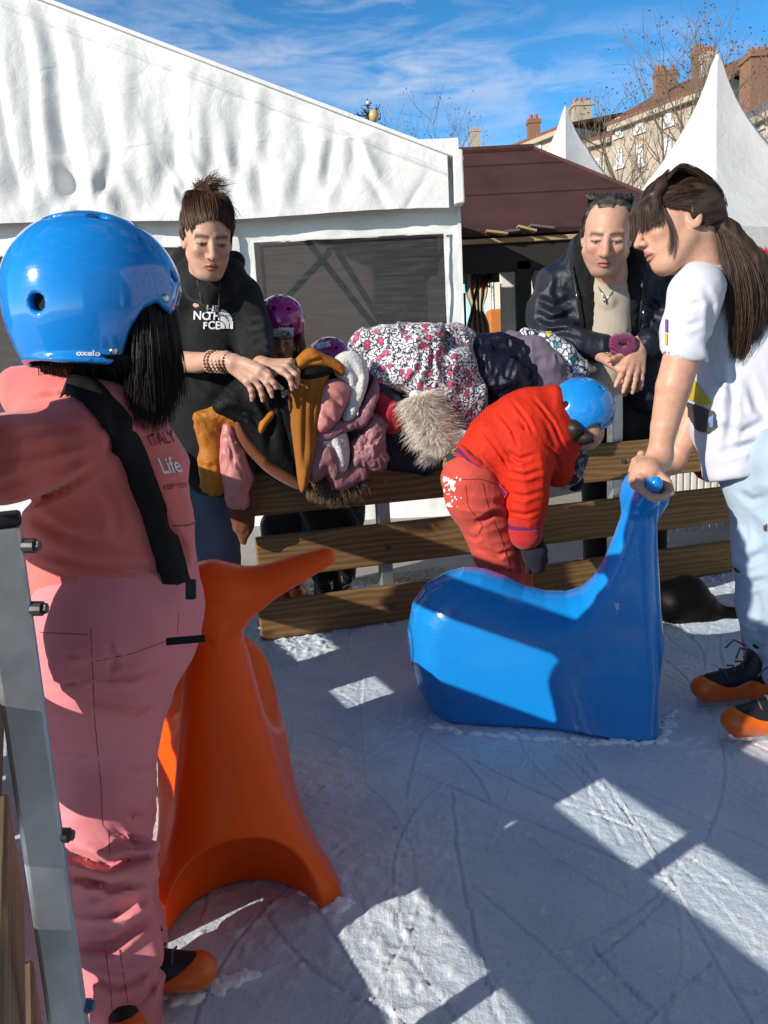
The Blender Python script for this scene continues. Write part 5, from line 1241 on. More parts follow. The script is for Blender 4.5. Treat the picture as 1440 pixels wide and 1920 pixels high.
# helmet
hf = nrm(RGT * 0.965 + FWD * 0.26 + UPV * 0.02); Rh = frame(hf, UPV * 1.0 - RGT * 0.02)
hl, So = make_helmet(W(176, 550, PY + 0.01), Rh, (158 * PY / FPX, 134 * PY / FPX, 143 * PY / FPX), M['helmet_blue'], girl, 0.0034, M['liner'])
text_on('lettering', So, 'oxelo', 143, 668, 18, M['white_print'], hl, rot=0.02, sx=1.08, bold=0.5)
for x, y in ((214, 659), (310, 559)):
    P_, n_, bad = march(So, [(x, y)]); mb = MB(); q, n1 = P_[0], n_[0]; mb.tube([q - n1 * .001, q + n1 * .0015, q + n1 * .0028], [.0052, .0048, .0025], 14); mb.build('rivet', M['steel'], hl, True)
# skates
make_skate(G(262, 1880) + [0, 0, 0.022], np.array([1, 0.06, 0]), girl, 0.62, shaft=.04)
make_skate(W(226, 1900, .885) * [1, 1, 0] + [0, 0, 0.022], np.array([0.45, -0.9, 0]), girl, 0.60, shaft=.02)
# ---------------------------------------------------------------- child in the red jacket bending at the fence
M['red_nylon'] = puffy('red padded nylon', (0.56, 0.026, 0.010), 0.68, 16, 0.3, 0.15); M['coral_jean'] = fabric('coral red denim', (0.50, 0.065, 0.045), 0.12, 900, 16, 0.35, 0.85, 0.1)
M['navy_knit'] = fabric('dark navy knit', (0.012, 0.010, 0.022), 0.2, 500, 25, 0.3, 0.95, 0.1); M['red_rib'] = fabric('red rib', (0.42, 0.02, 0.02), 0.1, 400, 20, 0.2); M['purple_rib'] = fabric('purple stripe', (0.10, 0.012, 0.09), 0.1, 400, 20, 0.2)
RY_ = 2.24
kid = thing('person', G(945, 1180), 'small child in red padded jacket, coral trousers and blue helmet bending over at the fence', 'person')
b = S()
b.pch([(1082, 795, 42), (1040, 790, 32), (985, 810, 45), (890, 880, 42)], RY_, 0.03); b.pch([(985, 850, 25), (985, 930, 22), (996, 1010, 15)], RY_ - 0.05, 0.02)
b.pch([(1050, 850, 25), (1062, 900, 18)], RY_ + 0.07, 0.02)
b.pch([(900, 905, 40), (925, 1010, 30), (950, 1100, 24), (962, 1150, 20)], RY_ - 0.03, 0.02); b.pch([(905, 905, 38), (945, 1010, 28), (965, 1090, 22), (975, 1140, 20)], RY_ + 0.06, 0.02)
make_hand(b, W(998, 1015, RY_ - .05), -UPV, -FWD, RGT * -1, 0.075, [(.3, .3, .2)] * 4)
b.ell(W(1098, 812, RY_ - .0), (.05, .06, .05), I3, 0.03)
b.mesh('body', 0.006, M['skin'], kid, lambda P: np.tile(SKIN, (len(P), 1)))
j = S()
j.pch([(898, 866, 50), (935, 838, 68), (985, 815, 78), (1025, 812, 66)], RY_, 0.04); j.pch([(1000, 765, 36), (1035, 758, 34), (1052, 790, 30)], RY_, 0.03); j.pch([(940, 800, 40), (990, 770, 38)], RY_ + .02, .03)
j.pch([(895, 870, 45), (935, 905, 36), (958, 925, 22)], RY_ - .02, 0.03); j.pch([(1030, 850, 52), (1045, 880, 36)], RY_ + .02, 0.04)
j.pch([(985, 825, 52, .03), (990, 880, 44), (988, 935, 40), (986, 975, 33)], RY_ - 0.075, 0.03)
j.pch([(1040, 830, 40), (1064, 875, 30)], RY_ + 0.07, 0.03)
# quilting grooves
for pts in ([(885, 835, 3), (925, 905, 3)], [(918, 790, 3), (965, 880, 3)], [(955, 745, 3), (1000, 830, 3)], [(1008, 735, 3), (1050, 860, 3)]): j.pch(pts, RY_ - 0.115, 0.014, -1)
for y in (865, 905, 945): j.pch([(945, y - 6, 3), (990, y + 4, 3.5), (1032, y - 6, 3)], RY_ - 0.145, 0.012, -1)
_j1, _j2 = wrinkle(12, 0.005, 21, (1.4, 1, 0.9)), wrinkle(30, 0.0012, 25)
_jq = foldset([([(876, 838), (905, 870), (935, 905)], .006, 4), ([(905, 806), (935, 845), (962, 890)], .006, 4), ([(934, 772), (960, 805), (972, 835)], .006, 4), ([(958, 748), (990, 790), (1002, 815)], .006, 4), ([(1000, 745), (1035, 790), (1062, 850)], .006, 4), ([(948, 845), (975, 862), (1005, 852)], .007, 5), ([(950, 885), (985, 893), (1020, 880)], .006, 5), ([(952, 925), (985, 932), (1015, 922)], .006, 5), ([(955, 960), (985, 966), (1010, 958)], .005, 4), ([(1020, 830), (1040, 850), (1050, 880)], .005, 4)])
j.disp = lambda P: _j1(P) * .7 + _j2(P) + _jq(P); j.dmax = 0.018
jk = j.mesh('jacket', 0.005, M['red_nylon'], kid)
for o, mt in ((0, M['red_rib']), (8, M['purple_rib']), (14, M['red_rib'])):
    band(j, [(856 + o * .5, 852 - o), (880, 868 - o * .7), (915, 896 - o * .6), (952, 932 - o * .4)], 9 if o != 8 else 6, 0.004 + (o == 8) * .001, 0.003).build('hem_rib', mt, jk, True)
for y, mt, hgt in ((985, M['red_rib'], 7), (990.5, M['purple_rib'], 3.5), (996, M['red_rib'], 4)):
    s = S(); s.pch([(985, y - hgt, 33), (986, y + hgt, 32)], RY_ - 0.075, 0.004); s.mesh('cuff', 0.004, mt, jk)
t_ = S()
t_.pch([(882, 900, 56), (893, 935, 57), (912, 985, 46), (928, 1035, 42), (943, 1080, 36), (955, 1130, 33)], RY_ - 0.03, 0.03); t_.pch([(905, 905, 55), (930, 960, 48), (955, 1020, 38), (966, 1075, 33), (972, 1125, 30)], RY_ + 0.05, 0.03)
for pts in ([(880, 985, 4), (930, 962, 5), (960, 972, 3)], [(895, 1030, 4), (940, 1042, 5)], [(905, 1075, 4), (955, 1068, 5)], [(935, 940, 3), (965, 955, 3)], [(915, 1100, 4), (965, 1092, 4)]): t_.pch(pts, RY_ - 0.10, 0.015, -1)
_t1 = wrinkle(16, 0.003, 27, (1, 1, 1.8)); _tf = foldset([([(885, 990), (925, 962), (962, 975)], .007, 6), ([(895, 1028), (935, 1042), (965, 1030)], .006, 5), ([(905, 1072), (940, 1066), (970, 1075)], .006, 5), ([(930, 940), (950, 950), (968, 948)], .005, 4), ([(920, 1100), (950, 1092), (975, 1098)], .006, 5), ([(872, 1000), (890, 1010), (905, 1005)], .005, 5)]); t_.disp = lambda P: _t1(P) + _tf(P); t_.dmax = 0.014
jn = t_.mesh('trousers', 0.005, M['coral_jean'], kid)
for pts in ([(842, 900), (900, 898), (955, 915)], [(873, 910), (878, 950), (905, 985), (898, 1000)], [(905, 906), (915, 950), (940, 1010), (960, 1080)]):
    pp = np.array(pts, float); tt = np.linspace(0, len(pp) - 1, 24); q = np.stack([np.interp(tt, np.arange(len(pp)), pp[:, k]) for k in (0, 1)], 1)
    P_, n_, bad = march(t_, q); mb = MB(); mb.tube(P_[~bad], 0.0014, 5, False); mb.build('seam', plain('denim seam', (0.25, 0.03, 0.02), 0.9), jn, True)
m = N('camouflage cotton').set(rough=0.9); q = m.noise(m.coord(), 55, 2, 0.5, 0.6); m.base(m.ramp(q, [(0.50, (0.02, 0.02, 0.025)), (0.54, (0.45, 0.30, 0.08)), (0.60, (0.03, 0.03, 0.035))]))
u = S(); u.pch([(868, 872, 38), (885, 893, 50)], RY_ - 0.01, 0.02); u.mesh('waistband', 0.005, m.m, kid)
sn = S(); r_ = random.Random(8)
P_, n_, bad = march(t_, [(r_.gauss(842, 9), r_.uniform(895, 950)) for _ in range(60)])
for q, bd in zip(P_, bad):
    if not bd: e = r_.uniform(.0012, .004); sn.ell(q, (e, e, e * 1.3), I3, 0.004)
sn.mesh('snow_crust', 0.0025, M['snow'], kid)
g_ = S(); g_.pch([(996, 1008, 22), (1002, 1035, 25), (1004, 1058, 19)], RY_ - 0.06, 0.02); 
for k in range(4): g_.pch([(992 + 8 * k, 1050, 6.5, -.01 + .006 * k), (990 + 9 * k, 1074 - abs(k - 1) * 3, 5.5, -.02 + .006 * k)], RY_ - 0.055, 0.004)
g_.pch([(1018, 1030, 8), (1022, 1052, 6)], RY_ - 0.03, 0.008); g_.mesh('glove', 0.0035, M['navy_knit'], kid)
gc = S(); gc.pch([(992, 1002, 23), (995, 1008, 22)], RY_ - 0.06, 0.003); gc.mesh('glove_cuff', 0.0035, fabric('grey cuff', (0.35, 0.33, 0.36), 0.1), kid)
g2 = S(); g2.pch([(1072, 885, 19), (1078, 905, 17)], RY_ + 0.07, 0.01); g2.mesh('glove', 0.004, M['navy_knit'], kid)
m = N('flecked snood').set(rough=0.95, sheen=0.2); q = m.noise(m.coord(), 60, 5, 0.7, 0.5); m.base(m.ramp(q, [(0.5, (0.015, 0.012, 0.022)), (0.62, (0.35, 0.32, 0.38))]))
sc_ = S(); sc_.pch([(1068, 820, 26), (1080, 860, 22), (1072, 890, 20)], RY_ + .01, 0.02); sc_.disp = wrinkle(22, .004, 6); sc_.dmax = .005; sc_.mesh('snood', 0.004, m.m, kid)
hf = nrm(RGT * 0.80 - UPV * 0.56 - FWD * 0.10); Rk = frame(hf, UPV * 0.85 + RGT * 0.5 - FWD * .06)
hk, Sk = make_helmet(W(1092, 765, RY_), Rk, (61 * RY_ / FPX, 52 * RY_ / FPX, 56 * RY_ / FPX), M['helmet_blue'], kid, 0.0032, M['liner'])
mb = MB(); P_, n_, bad = march(Sk, [(1078, 798), (1090, 806), (1104, 812), (1130, 812)]); mb.tube([W(1080, 796, RY_ - .09), W(1078, 815, RY_ - .085), W(1090, 832, RY_ - .07), W(1112, 826, RY_ - .06)], 0.006, 8); mb.tube([W(1098, 806, RY_ - .085), W(1092, 820, RY_ - .08), W(1090, 832, RY_ - .07)], 0.005, 8); mb.build('chin_strap', M['blackweb'], hk, True)
for sg in (1,):
    s = S(); s.ell(W(1074, 806, RY_ - .075), (.022, .03, .030), I3, .01); s.ell(W(1096, 822, RY_ - .075), (.026, .02, .018), I3, .01); s.mesh('hair', 0.004, M['hair_dark'], kid, lambda P: np.tile([.2, .2, .2], (len(P), 1)))
for x, y, dy in ((960, 1150, -.03), (985, 1128, .05)): make_skate(W(x, y + 18, RY_ + dy) * [1, 1, 0] + [0, 0, .03], np.array([.9, .3, 0]), kid, 0.72, vox=0.0045)
# ---------------------------------------------------------------- woman in the black hoodie
M['black_jersey'] = fabric('black jersey', (0.008, 0.008, 0.009), 0.25, 800, 14, 0.35, 0.9, 0.08); M['blue_jean'] = fabric('washed blue denim', (0.10, 0.13, 0.19), 0.2, 900, 12, 0.3)
M['dark_cloth'] = fabric('black trousers', (0.010, 0.009, 0.011), 0.2, 700, 12, 0.3)
def skin_paint(base=SKIN):
    def f(P): 
        c = np.tile(base, (len(P), 1)).astype(np.float32); return c
    return f
WY = 2.40
woman = thing('person', W(390, 1180, 2.5) * [1, 1, 0], 'woman in black hoodie with messy bun and beaded bracelets leaning over the coats', 'person')
wc, wh = W(389, 447, WY - 0.04), 0.236
wR = frame(camdir(0.34, -0.48, 0.80), UPV * 0.90 + RGT * 0.10 + FWD * -0.42)
b = S(); make_head(b, wc, wR, wh, 1.0, 0.92, 0.85)
b.cone(wc - wR[2] * 0.25 * wh - wR[0] * 0.12 * wh, W(393, 545, WY + 0.06), 0.052, 0.058, 0.03)
b.pch([(395, 560, 55), (400, 700, 80), (395, 860, 62)], WY + 0.12, 0.03); b.pch([(366, 570, 10), (400, 556, 24), (436, 570, 10)], WY + 0.16, 0.02)
b.pch([(395, 860, 40), (385, 1150, 24)], WY + 0.14, 0.02)
b.pch([(346, 575, 10, .15), (318, 640, 16, 0.04), (326, 678, 20, -0.04), (372, 680, 19, -0.12), (412, 676, 15.5, -0.18), (437, 681, 15, -0.20)], WY, 0.012)
b.pch([(446, 556, 18, .12), (474, 635, 18, 0.03), (490, 682, 15.5, -0.14), (497, 687, 15, -0.16)], WY, 0.012)
make_hand(b, W(434, 679, WY - 0.20), camdir(0.80, -0.52, 0.25), camdir(0.45, 0.60, 0.60), camdir(0.5, 0.45, 0.3) * 1.0, 0.168, [(0.25, 0.35, 0.2), (0.32, 0.35, 0.2), (0.38, 0.4, 0.25), (0.45, 0.45, 0.3)], 0.10, (0.80, 0.45, 0.25))
make_hand(b, W(497, 686, WY - 0.16), camdir(0.80, -0.10, 0.45), camdir(0.1, 0.80, 0.55), camdir(-0.4, -0.5, 0.5), 0.160, [(0.5, 0.6, 0.35), (0.6, 0.65, 0.4), (0.75, 0.7, 0.4), (0.9, 0.7, 0.4)], 0.12, (0.75, 0.4, 0.4))
def wp(P):
    c = np.tile(SKIN, (len(P), 1)).astype(np.float32); return head_paint(wc, wR, wh, c, P)
b.mesh('body', 0.0027, M['skin'], woman, wp)
h = S()
h.pch([(398, 560, 52, .04), (404, 640, 74), (404, 720, 84), (402, 800, 84), (400, 850, 82)], WY + 0.10, 0.04); h.pch([(340, 548, 34), (398, 528, 44), (450, 556, 34)], WY + 0.10, 0.05)
h.pch([(345, 550, 36, .09), (318, 620, 34, 0.04), (312, 662, 30, 0.0)], WY, 0.03); h.pch([(452, 560, 36, .10), (474, 620, 36, 0.06), (486, 664, 25, -0.08), (491, 676, 20, -.12)], WY, 0.03)
h.pch([(340, 520, 18, .03), (350, 503, 16, .0), (372, 528, 14, -.03), (396, 540, 13, -.045), (422, 522, 14, -.03), (438, 502, 14, .02)], WY + 0.05, 0.015); h.pch([(352, 520, 22, .03), (372, 540, 24, -.01), (398, 552, 24, -.02), (424, 540, 24, -.0), (440, 520, 22, .03)], WY + 0.03, 0.02); h.pch([(335, 500, 22), (345, 480, 20), (400, 500, 30), (440, 492, 20)], WY + 0.14, 0.03)
_h1 = wrinkle(9, 0.006, 41, (1, 1, .8)); _hf2 = foldset([([(452, 600), (468, 612), (488, 608)], .006, 6), ([(455, 635), (472, 648), (492, 640)], .006, 6), ([(340, 660), (380, 720), (440, 760)], .006, 9), ([(430, 640), (445, 700), (440, 760)], .005, 8)]); h.disp = lambda P: _h1(P) + _hf2(P); h.dmax = .013
hd = h.mesh('hoodie', 0.0055, M['black_jersey'], woman)
for tx, x, y, sz in (('NO', 363, 600, 22), ('HE', 387, 584, 20), ('TH', 388, 600, 20), ('F', 381, 617, 17), ('CE', 390, 617, 20)): text_on('print', h, tx, x, y, sz, M['white_print'], hd, rot=0.04, sx=0.92, bold=0.5, lift=0.004)
arc = []
for r0, r1 in ((0, 8.5), (10, 17), (18.5, 25)):
    n_ = 10; arc.append([(413 + r1 * math.cos(a), 617 - 1.42 * r1 * math.sin(a)) for a in np.linspace(0, math.pi / 2, n_)] + [(413 + r0 * math.cos(a), 617 - 1.42 * r0 * math.sin(a)) for a in np.linspace(math.pi / 2, 0, n_)])
decal(h, arc, 0.004).build('print', M['white_print'], hd)
for pts in ([(370, 525), (378, 560), (384, 588)], [(412, 525), (410, 560), (409, 596)]):
    P_, n_, bad = march(h, pts); mb = MB(); mb.tube(P_ + n_ * .002, .0022, 5); mb.build('drawstring', plain('grey cord', (0.05, 0.05, 0.05), 0.8), hd, True)
# bracelets
for k in range(6):
    t_ = k / 5; c0 = W(396 + 36 * t_, 678 + 2 * t_, WY - 0.155 - 0.04 * t_); ax = nrm(W(435, 682, WY - .20) - W(395, 679, WY - .15)); a_ = nrm(np.cross(ax, UPV)); b2 = np.cross(ax, a_); rr_b = 0.0292 - 0.002 * t_
    mb = MB()
    for q in range(20):
        an = q / 20 * 6.283; c = c0 + rr_b * (math.cos(an) * a_ + math.sin(an) * b2); mb.tube([c - ax * .0038, c - ax * .002, c + ax * .002, c + ax * .0038], [.0022, .0043, .0043, .0022], 6)
    mb.build('bracelet', plain('beads', [(0.55, 0.42, 0.26), (0.30, 0.06, 0.03), (0.60, 0.5, 0.35), (0.55, 0.45, 0.3), (0.22, 0.05, 0.03), (0.05, 0.03, 0.03)][k], 0.5), woman, True)
j = S(); j.pch([(392, 840, 62), (388, 930, 60), (395, 1050, 52), (400, 1180, 44)], WY + 0.15, 0.02); j.pch([(425, 860, 40), (420, 1000, 34), (418, 1180, 28)], WY + 0.22, 0.02); _jj = wrinkle(12, .004, 3, (1, 1, 1.6)); j.disp = lambda P: _jj(P); j.dmax = .005
j.mesh('jeans', 0.007, M['blue_jean'], woman)
# hair: cap drawn back to a bun, loose spiky ends
def hair_cap(name, c, R, h, mat, parent, hl=0.22, hl_side=0.0, nape=-0.30, vox=0.0042, sf=.02, extra=None, tone=.3):
    s = S()
    def L(f, l, u): return np.asarray(c) + (R[0] * f + R[1] * l + R[2] * u) * h
    s.ell(L(-0.06, 0, 0.155), (0.408 * h, 0.304 * h, 0.342 * h), R, 0.02); s.ell(L(-0.16, 0, -0.05), (0.31 * h, 0.275 * h, 0.29 * h), R, 0.05)
    c_ = np.asarray(c, np.float32); Rm = np.asarray(R, np.float32)
    def cut(P):                              # keep above the hairline, behind the temples, above the nape
        q = (P - c_) @ Rm.T / h; f, l, u = q[:, 0], np.abs(q[:, 1]), q[:, 2]
        over = (hl - hl_side * l ** 2 * 8 - u)
        side = (f - sf - 0.30 * np.clip(u, -0.4, 0.4) - 0.10 * (u < 0.05) * (u > -.12) * 0)
        if sf > .1: side = np.maximum(side, np.where(f > .0, .075 - u, -1.0))
        return np.maximum(np.minimum(over, side), nape - u) * h * 0.7
    s.fn(cut, c, h, 0.012, 2)
    if extra: extra(s, L)
    s.disp = lambda P: 0.0022 * noise((P - c_) @ Rm.T * np.array([.35, 1, 1], np.float32), 95, 3) + 0.003 * noise(P, 28, 5); s.dmax = .006
    return s.mesh(name, vox, mat, parent, lambda P: np.clip(tone * .6 + 0.3 * noise((P - c_) @ Rm.T * np.array([.3, 1, 1], np.float32), 120, 9), 0, 1)[:, None].repeat(3, 1)), L
def comb(L, pts, h, lift=1.035):                # guide hair lying on the scalp through (f, l, u) points
    pts = np.array(pts, float); t = np.linspace(0, len(pts) - 1, 14); q = np.stack([np.interp(t, np.arange(len(pts)), pts[:, k]) for k in range(3)], 1); out_ = []
    for f, l, u in q:
        e = np.array([(f + .06) / .408, l / .304, (u - .155) / .342]); n_ = np.linalg.norm(e)
        if u > -.05 and n_ < lift: e = e * lift / max(n_, .3)
        out_.append(L(e[0] * .408 - .06, e[1] * .304, e[2] * .342 + .155) if u > -.05 else L(f, l, u))
    return out_
def wx(s, L): s.ell(L(-0.30, 0.02, 0.46), (.035, .04, .032), wR, .02)
hr, L = hair_cap('hair', wc, wR, wh, M['hair_auburn'], woman, hl=.29, hl_side=.33, extra=wx, tone=.25)
gd = []
for a in range(14):
    an = a / 14 * 6.283; bx = L(-0.30, 0.0, 0.50); d = camdir(0.75 * math.cos(an) + 0.25, 0.65 * math.sin(an) + 0.35, 0.3 * math.sin(an * 2)); gd.append([bx, bx + d * 0.035, bx + d * 0.055 + RGT * 0.025 - UPV * 0.012 * (a % 3)])
strands('strands', gd, 260, M['hair_auburn'], hr, 0.0012, 0.008, 12, 8, 0.006)
strands('strands', [comb(L, [(.31 - .9 * l * l, l, .265 - 2.2 * l * l), (.20 - abs(l) * .5, l * 1.15, .41 - l * l * 1.2), (-.08, l * .95, .5), (-.28, l * .3, .50)], wh) for l in (-.28, -.24, -.18, -.12, -.06, 0, .06, .12, .18, .24, .28)], 1500, M['hair_auburn'], hr, 0.0007, 0.0025, 13, 14, 0.0015, root=.16)
for sg in (-1, 1): strands('strands', [comb(L, [(.06, sg * .29, .02), (-.10, sg * .30, .25), (-.28, sg * .06, .48)], wh), comb(L, [(-.04, sg * .30, -.04), (-.2, sg * .28, .2), (-.30, sg * .06, .46)], wh), comb(L, [(-.2, sg * .26, -.20), (-.36, sg * .2, .1), (-.33, sg * .04, .44)], wh)], 500, M['hair_auburn'], hr, 0.0007, 0.003, 15 + sg, 14, 0.0015, root=.12)
strands('strands', [[L(-.30, 0, .52), W(392, 352, WY), W(388, 338, WY)], [L(-.30, 0, .52), W(402, 350, WY), W(408, 336, WY)], [L(-.3, 0, .5), W(425, 378, WY), W(444, 412, WY - .02)], [L(-.3, 0, .5), W(430, 385, WY), W(446, 405, WY - .02)]], 46, M['hair_auburn'], hr, 0.0011, 0.006, 14, 9, 0.004)

# ---------------------------------------------------------------- man in the dark jacket
MY = 2.62
man = thing('person', W(1150, 1100, 2.95) * [1, 1, 0], 'man in dark jacket over a beige fleece leaning on the fence with folded hands', 'person')
mc, mh = W(1138, 442, MY - 0.06), 0.254
mR = frame(camdir(-0.26, -0.48, 0.83), UPV * 0.90 - RGT * 0.02 - FWD * 0.42)
b = S(); make_head(b, mc, mR, mh, 1.15, 1.08, 1.25)
for s_ in (-1, 1):                           # cheek folds and frown
    q = lambda f, l, u: mc + (mR[0] * f + mR[1] * l + mR[2] * u) * mh
    b.cone(q(.40, s_ * .10, -.15), q(.345, s_ * .16, -.27), .004, .003, .006, -1); b.cone(q(.41, s_ * .022, .10), q(.40, s_ * .03, .05), .003, .002, .005, -1)
for u_ in (.20, .25, .30): b.cone(q(.36 - (u_ - .2) * .3, -.14, u_), q(.36 - (u_ - .2) * .3, .14, u_), .0022, .0022, .005, -1)
b.cone(mc - mR[2] * 0.22 * mh - mR[0] * 0.12 * mh, W(1147, 535, MY + 0.07), 0.058, 0.060, 0.03)
b.pch([(1150, 570, 50), (1155, 700, 50)], MY + 0.20, 0.03); b.pch([(1050, 540, 34), (1150, 530, 50), (1232, 548, 34)], MY + 0.14, 0.03); b.pch([(1155, 700, 45), (1160, 900, 40)], MY + .28, .03)
b.pch([(1050, 545, 26, .14), (1030, 600, 22, .13), (1075, 648, 18, .02), (1128, 660, 17, -.02)], MY, 0.015); b.pch([(1232, 548, 26, .14), (1250, 605, 22, .10), (1218, 644, 18, .02), (1197, 653, 18, -.01)], MY, 0.015)
HYm = MY - 0.02
make_hand(b, W(1196, 653, HYm), camdir(-0.30, -0.86, 0.42), camdir(-0.05, 0.42, 0.90), camdir(-0.92, 0.22, 0.2), 0.185, [(0.10, 0.20, 0.15), (0.12, 0.22, 0.15), (0.15, 0.25, 0.2), (0.25, 0.3, 0.2)], 0.16, (0.62, 0.75, -0.05), 0.1)
make_hand(b, W(1128, 662, HYm), camdir(0.82, -0.50, 0.30), camdir(0.10, 0.62, 0.75), camdir(0.55, 0.60, -0.3), 0.180, [(0.75, 0.9, 0.5), (0.7, 0.95, 0.5), (0.65, 0.9, 0.5), (0.6, 0.9, 0.5)], 0.05, (0.75, 0.5, 0.2), 0.4)
def mp_(P):
    c = np.tile(SKIN * [1.0, 0.96, 0.95], (len(P), 1)).astype(np.float32); return head_paint(mc, mR, mh, c, P, (0.40, 0.15, 0.12), (0.07, 0.05, 0.04), 0.38)
b.mesh('body', 0.0027, M['skin'], man, mp_)
M['jacket_navy'] = puffy('dark navy shell', (0.011, 0.014, 0.024), 0.5, 12, 0.4, 0.3); M['fleece_black'] = fabric('black pile lining', (0.008, 0.008, 0.009), 0.3, 160, 30, 0.5, 1.0, 0.1); M['fleece_beige'] = fabric('beige fleece', (0.40, 0.34, 0.27), 0.08, 500, 10, 0.3)
k_ = S()
k_.pch([(1048, 540, 44), (1098, 505, 46), (1150, 500, 50), (1200, 508, 46), (1238, 548, 42)], MY + 0.20, 0.06)
k_.pch([(1075, 560, 52), (1082, 640, 58), (1088, 720, 62)], MY + 0.18, 0.05); k_.pch([(1215, 560, 50), (1215, 640, 52), (1215, 720, 54)], MY + 0.18, 0.05)
k_.pch([(1050, 545, 46, .14), (1030, 592, 43, .13), (1040, 630, 36, .08), (1085, 645, 29, .02), (1128, 652, 24, -.01)], MY, 0.03); k_.pch([(1236, 552, 45, .13), (1256, 605, 42, .10), (1238, 640, 34, .04), (1212, 644, 26, .0)], MY, 0.03)
k_.pch([(1088, 470, 24), (1078, 520, 28), (1085, 570, 24), (1092, 640, 20)], MY + 0.08, 0.03); k_.pch([(1192, 470, 24), (1202, 520, 26), (1198, 580, 24), (1196, 640, 20)], MY + 0.08, 0.03)
_kf = foldset([([(1010, 560), (1040, 575), (1072, 560)], .010, 8), ([(1002, 590), (1035, 602), (1075, 590)], .010, 8), ([(1020, 625), (1060, 622), (1100, 632)], .008, 7), ([(1060, 640), (1075, 655), (1085, 672)], .006, 6), ([(1212, 560), (1240, 580), (1258, 575)], .010, 8), ([(1205, 605), (1232, 622), (1256, 612)], .008, 7), ([(1048, 520), (1042, 545), (1050, 570)], .006, 7), ([(1225, 520), (1228, 550), (1218, 580)], .006, 7)])
_k1, _k2 = wrinkle(8, 0.008, 61, (1, 1, 1.3)), wrinkle(19, 0.004, 63); k_.disp = lambda P: _k1(P + .3 * P[:, [2, 0, 1]]) + _k2(P) + _kf(P); k_.dmax = .024
jk = k_.mesh('jacket', 0.0055, M['jacket_navy'], man)
l_ = S(); l_.pch([(1095, 455, 20), (1092, 500, 24), (1100, 550, 20), (1102, 600, 16), (1098, 650, 14)], MY + 0.045, 0.02); l_.pch([(1182, 455, 20), (1190, 500, 24), (1180, 550, 22), (1176, 610, 18), (1172, 650, 14)], MY + 0.045, 0.02)
l_.disp = lambda P: .003 * noise(P, 90, 3); l_.dmax = .004; l_.mesh('pile_lining', 0.0045, M['fleece_black'], jk)
z = MB(); z.tube([W(1074, 500, MY + .015), W(1082, 560, MY + .01), W(1096, 640, MY + .01)], .004, 6); z.build('zip', M['black'], jk, True); z = MB(); z.tube([W(1206, 505, MY + .015), W(1204, 560, MY + .01), W(1198, 620, MY + .01)], .004, 6)
z.build('zip', M['black'], jk, True)
for (x, y) in ((1081, 548), (1203, 528), (1206, 580)):
    q = MB(); c = W(x, y, MY + .0); q.tube([c, c - UPV * .02], [.003, .002], 6); q.build('zip_pull', M['steel'], jk, True)
f_ = S(); f_.pch([(1140, 562, 46), (1138, 620, 46), (1134, 700, 46)], MY + 0.075, 0.02); f_.pch([(1106, 512, 13, .03), (1116, 532, 15, -.0), (1136, 566, 14, -.03)], MY + 0.04, 0.012); f_.pch([(1176, 506, 16, .03), (1164, 532, 17, .0), (1140, 566, 14, -.03)], MY + 0.04, 0.012)
_f = wrinkle(9, .007, 71, (1.2, 1, .6)); f_.disp = lambda P: _f(P); f_.dmax = .008
fl = f_.mesh('fleece', 0.0045, M['fleece_beige'], man)
s = S(); s.pch([(1122, 522, 12), (1139, 538, 17), (1156, 522, 12)], MY + 0.035, 0.012); s.mesh('tee_shirt', 0.004, plain('white cotton', (0.72, 0.72, 0.74), 0.9), man)
z = MB(); z.tube([W(1120, 534, MY + .01), W(1130, 552, MY - .018), W(1136, 562, MY - .022)], .0025, 5); z.tube([W(1160, 532, MY + .01), W(1146, 551, MY - .018), W(1136, 562, MY - .022)], .0025, 5); z.tube([W(1133, 558, MY - .026), W(1134, 567, MY - .026)], .004, 6); z.build('zip', M['steel'], fl, True)
t_ = S(); t_.pch([(1150, 720, 66), (1140, 860, 50), (1128, 1100, 34)], MY + 0.28, 0.03); t_.pch([(1190, 720, 60), (1205, 860, 46), (1215, 1100, 34)], MY + 0.30, 0.03); t_.mesh('trousers', 0.008, M['dark_cloth'], man)
def hairm(s, L):
    pass
hr, L = hair_cap('hair', mc, mR, mh, M['hair_grey'], man, hl=.335, hl_side=-.22, nape=-0.22, tone=.3)
strands('strands', [comb(L, [(.13 - 2.2 * l * l, l, .44 - .3 * l * l), (-.05, l * 1.1, .5), (-.30, l, .42), (-.44, l * .9, .2)], mh, 1.008) for l in (-.28, -.23, -.17, -.1, -.03, .03, .1, .17, .23, .28)], 1300, M['hair_grey'], hr, 0.0005, 0.0025, 21, 12, 0.002, root=.3)
for sg in (-1, 1):
    strands('strands', [comb(L, [(.08 - .12 * q, sg * .29, .26 - .03 * q), (.0 - .14 * q, sg * .30, .12), (-.04 - .16 * q, sg * .29, -.03 - .08 * q)], mh, 1.03) for q in (0, .6, 1.3, 2.0)], 500, M['hair_grey'], hr, 0.0006, 0.003, 22 + sg, 9, 0.002)
ring = MB()
for (x, y) in ((1191, 687), (1140, 662)):
    c = W(x, y, HYm - .05); ring = MB(); ring.tube([c + .0098 * (math.cos(a) * RGT + math.sin(a) * FWD) for a in np.linspace(0, 6.28, 14)], .0016, 5, False); ring.build('ring', metal('ring silver', (.8, .75, .6), .2), man, True)
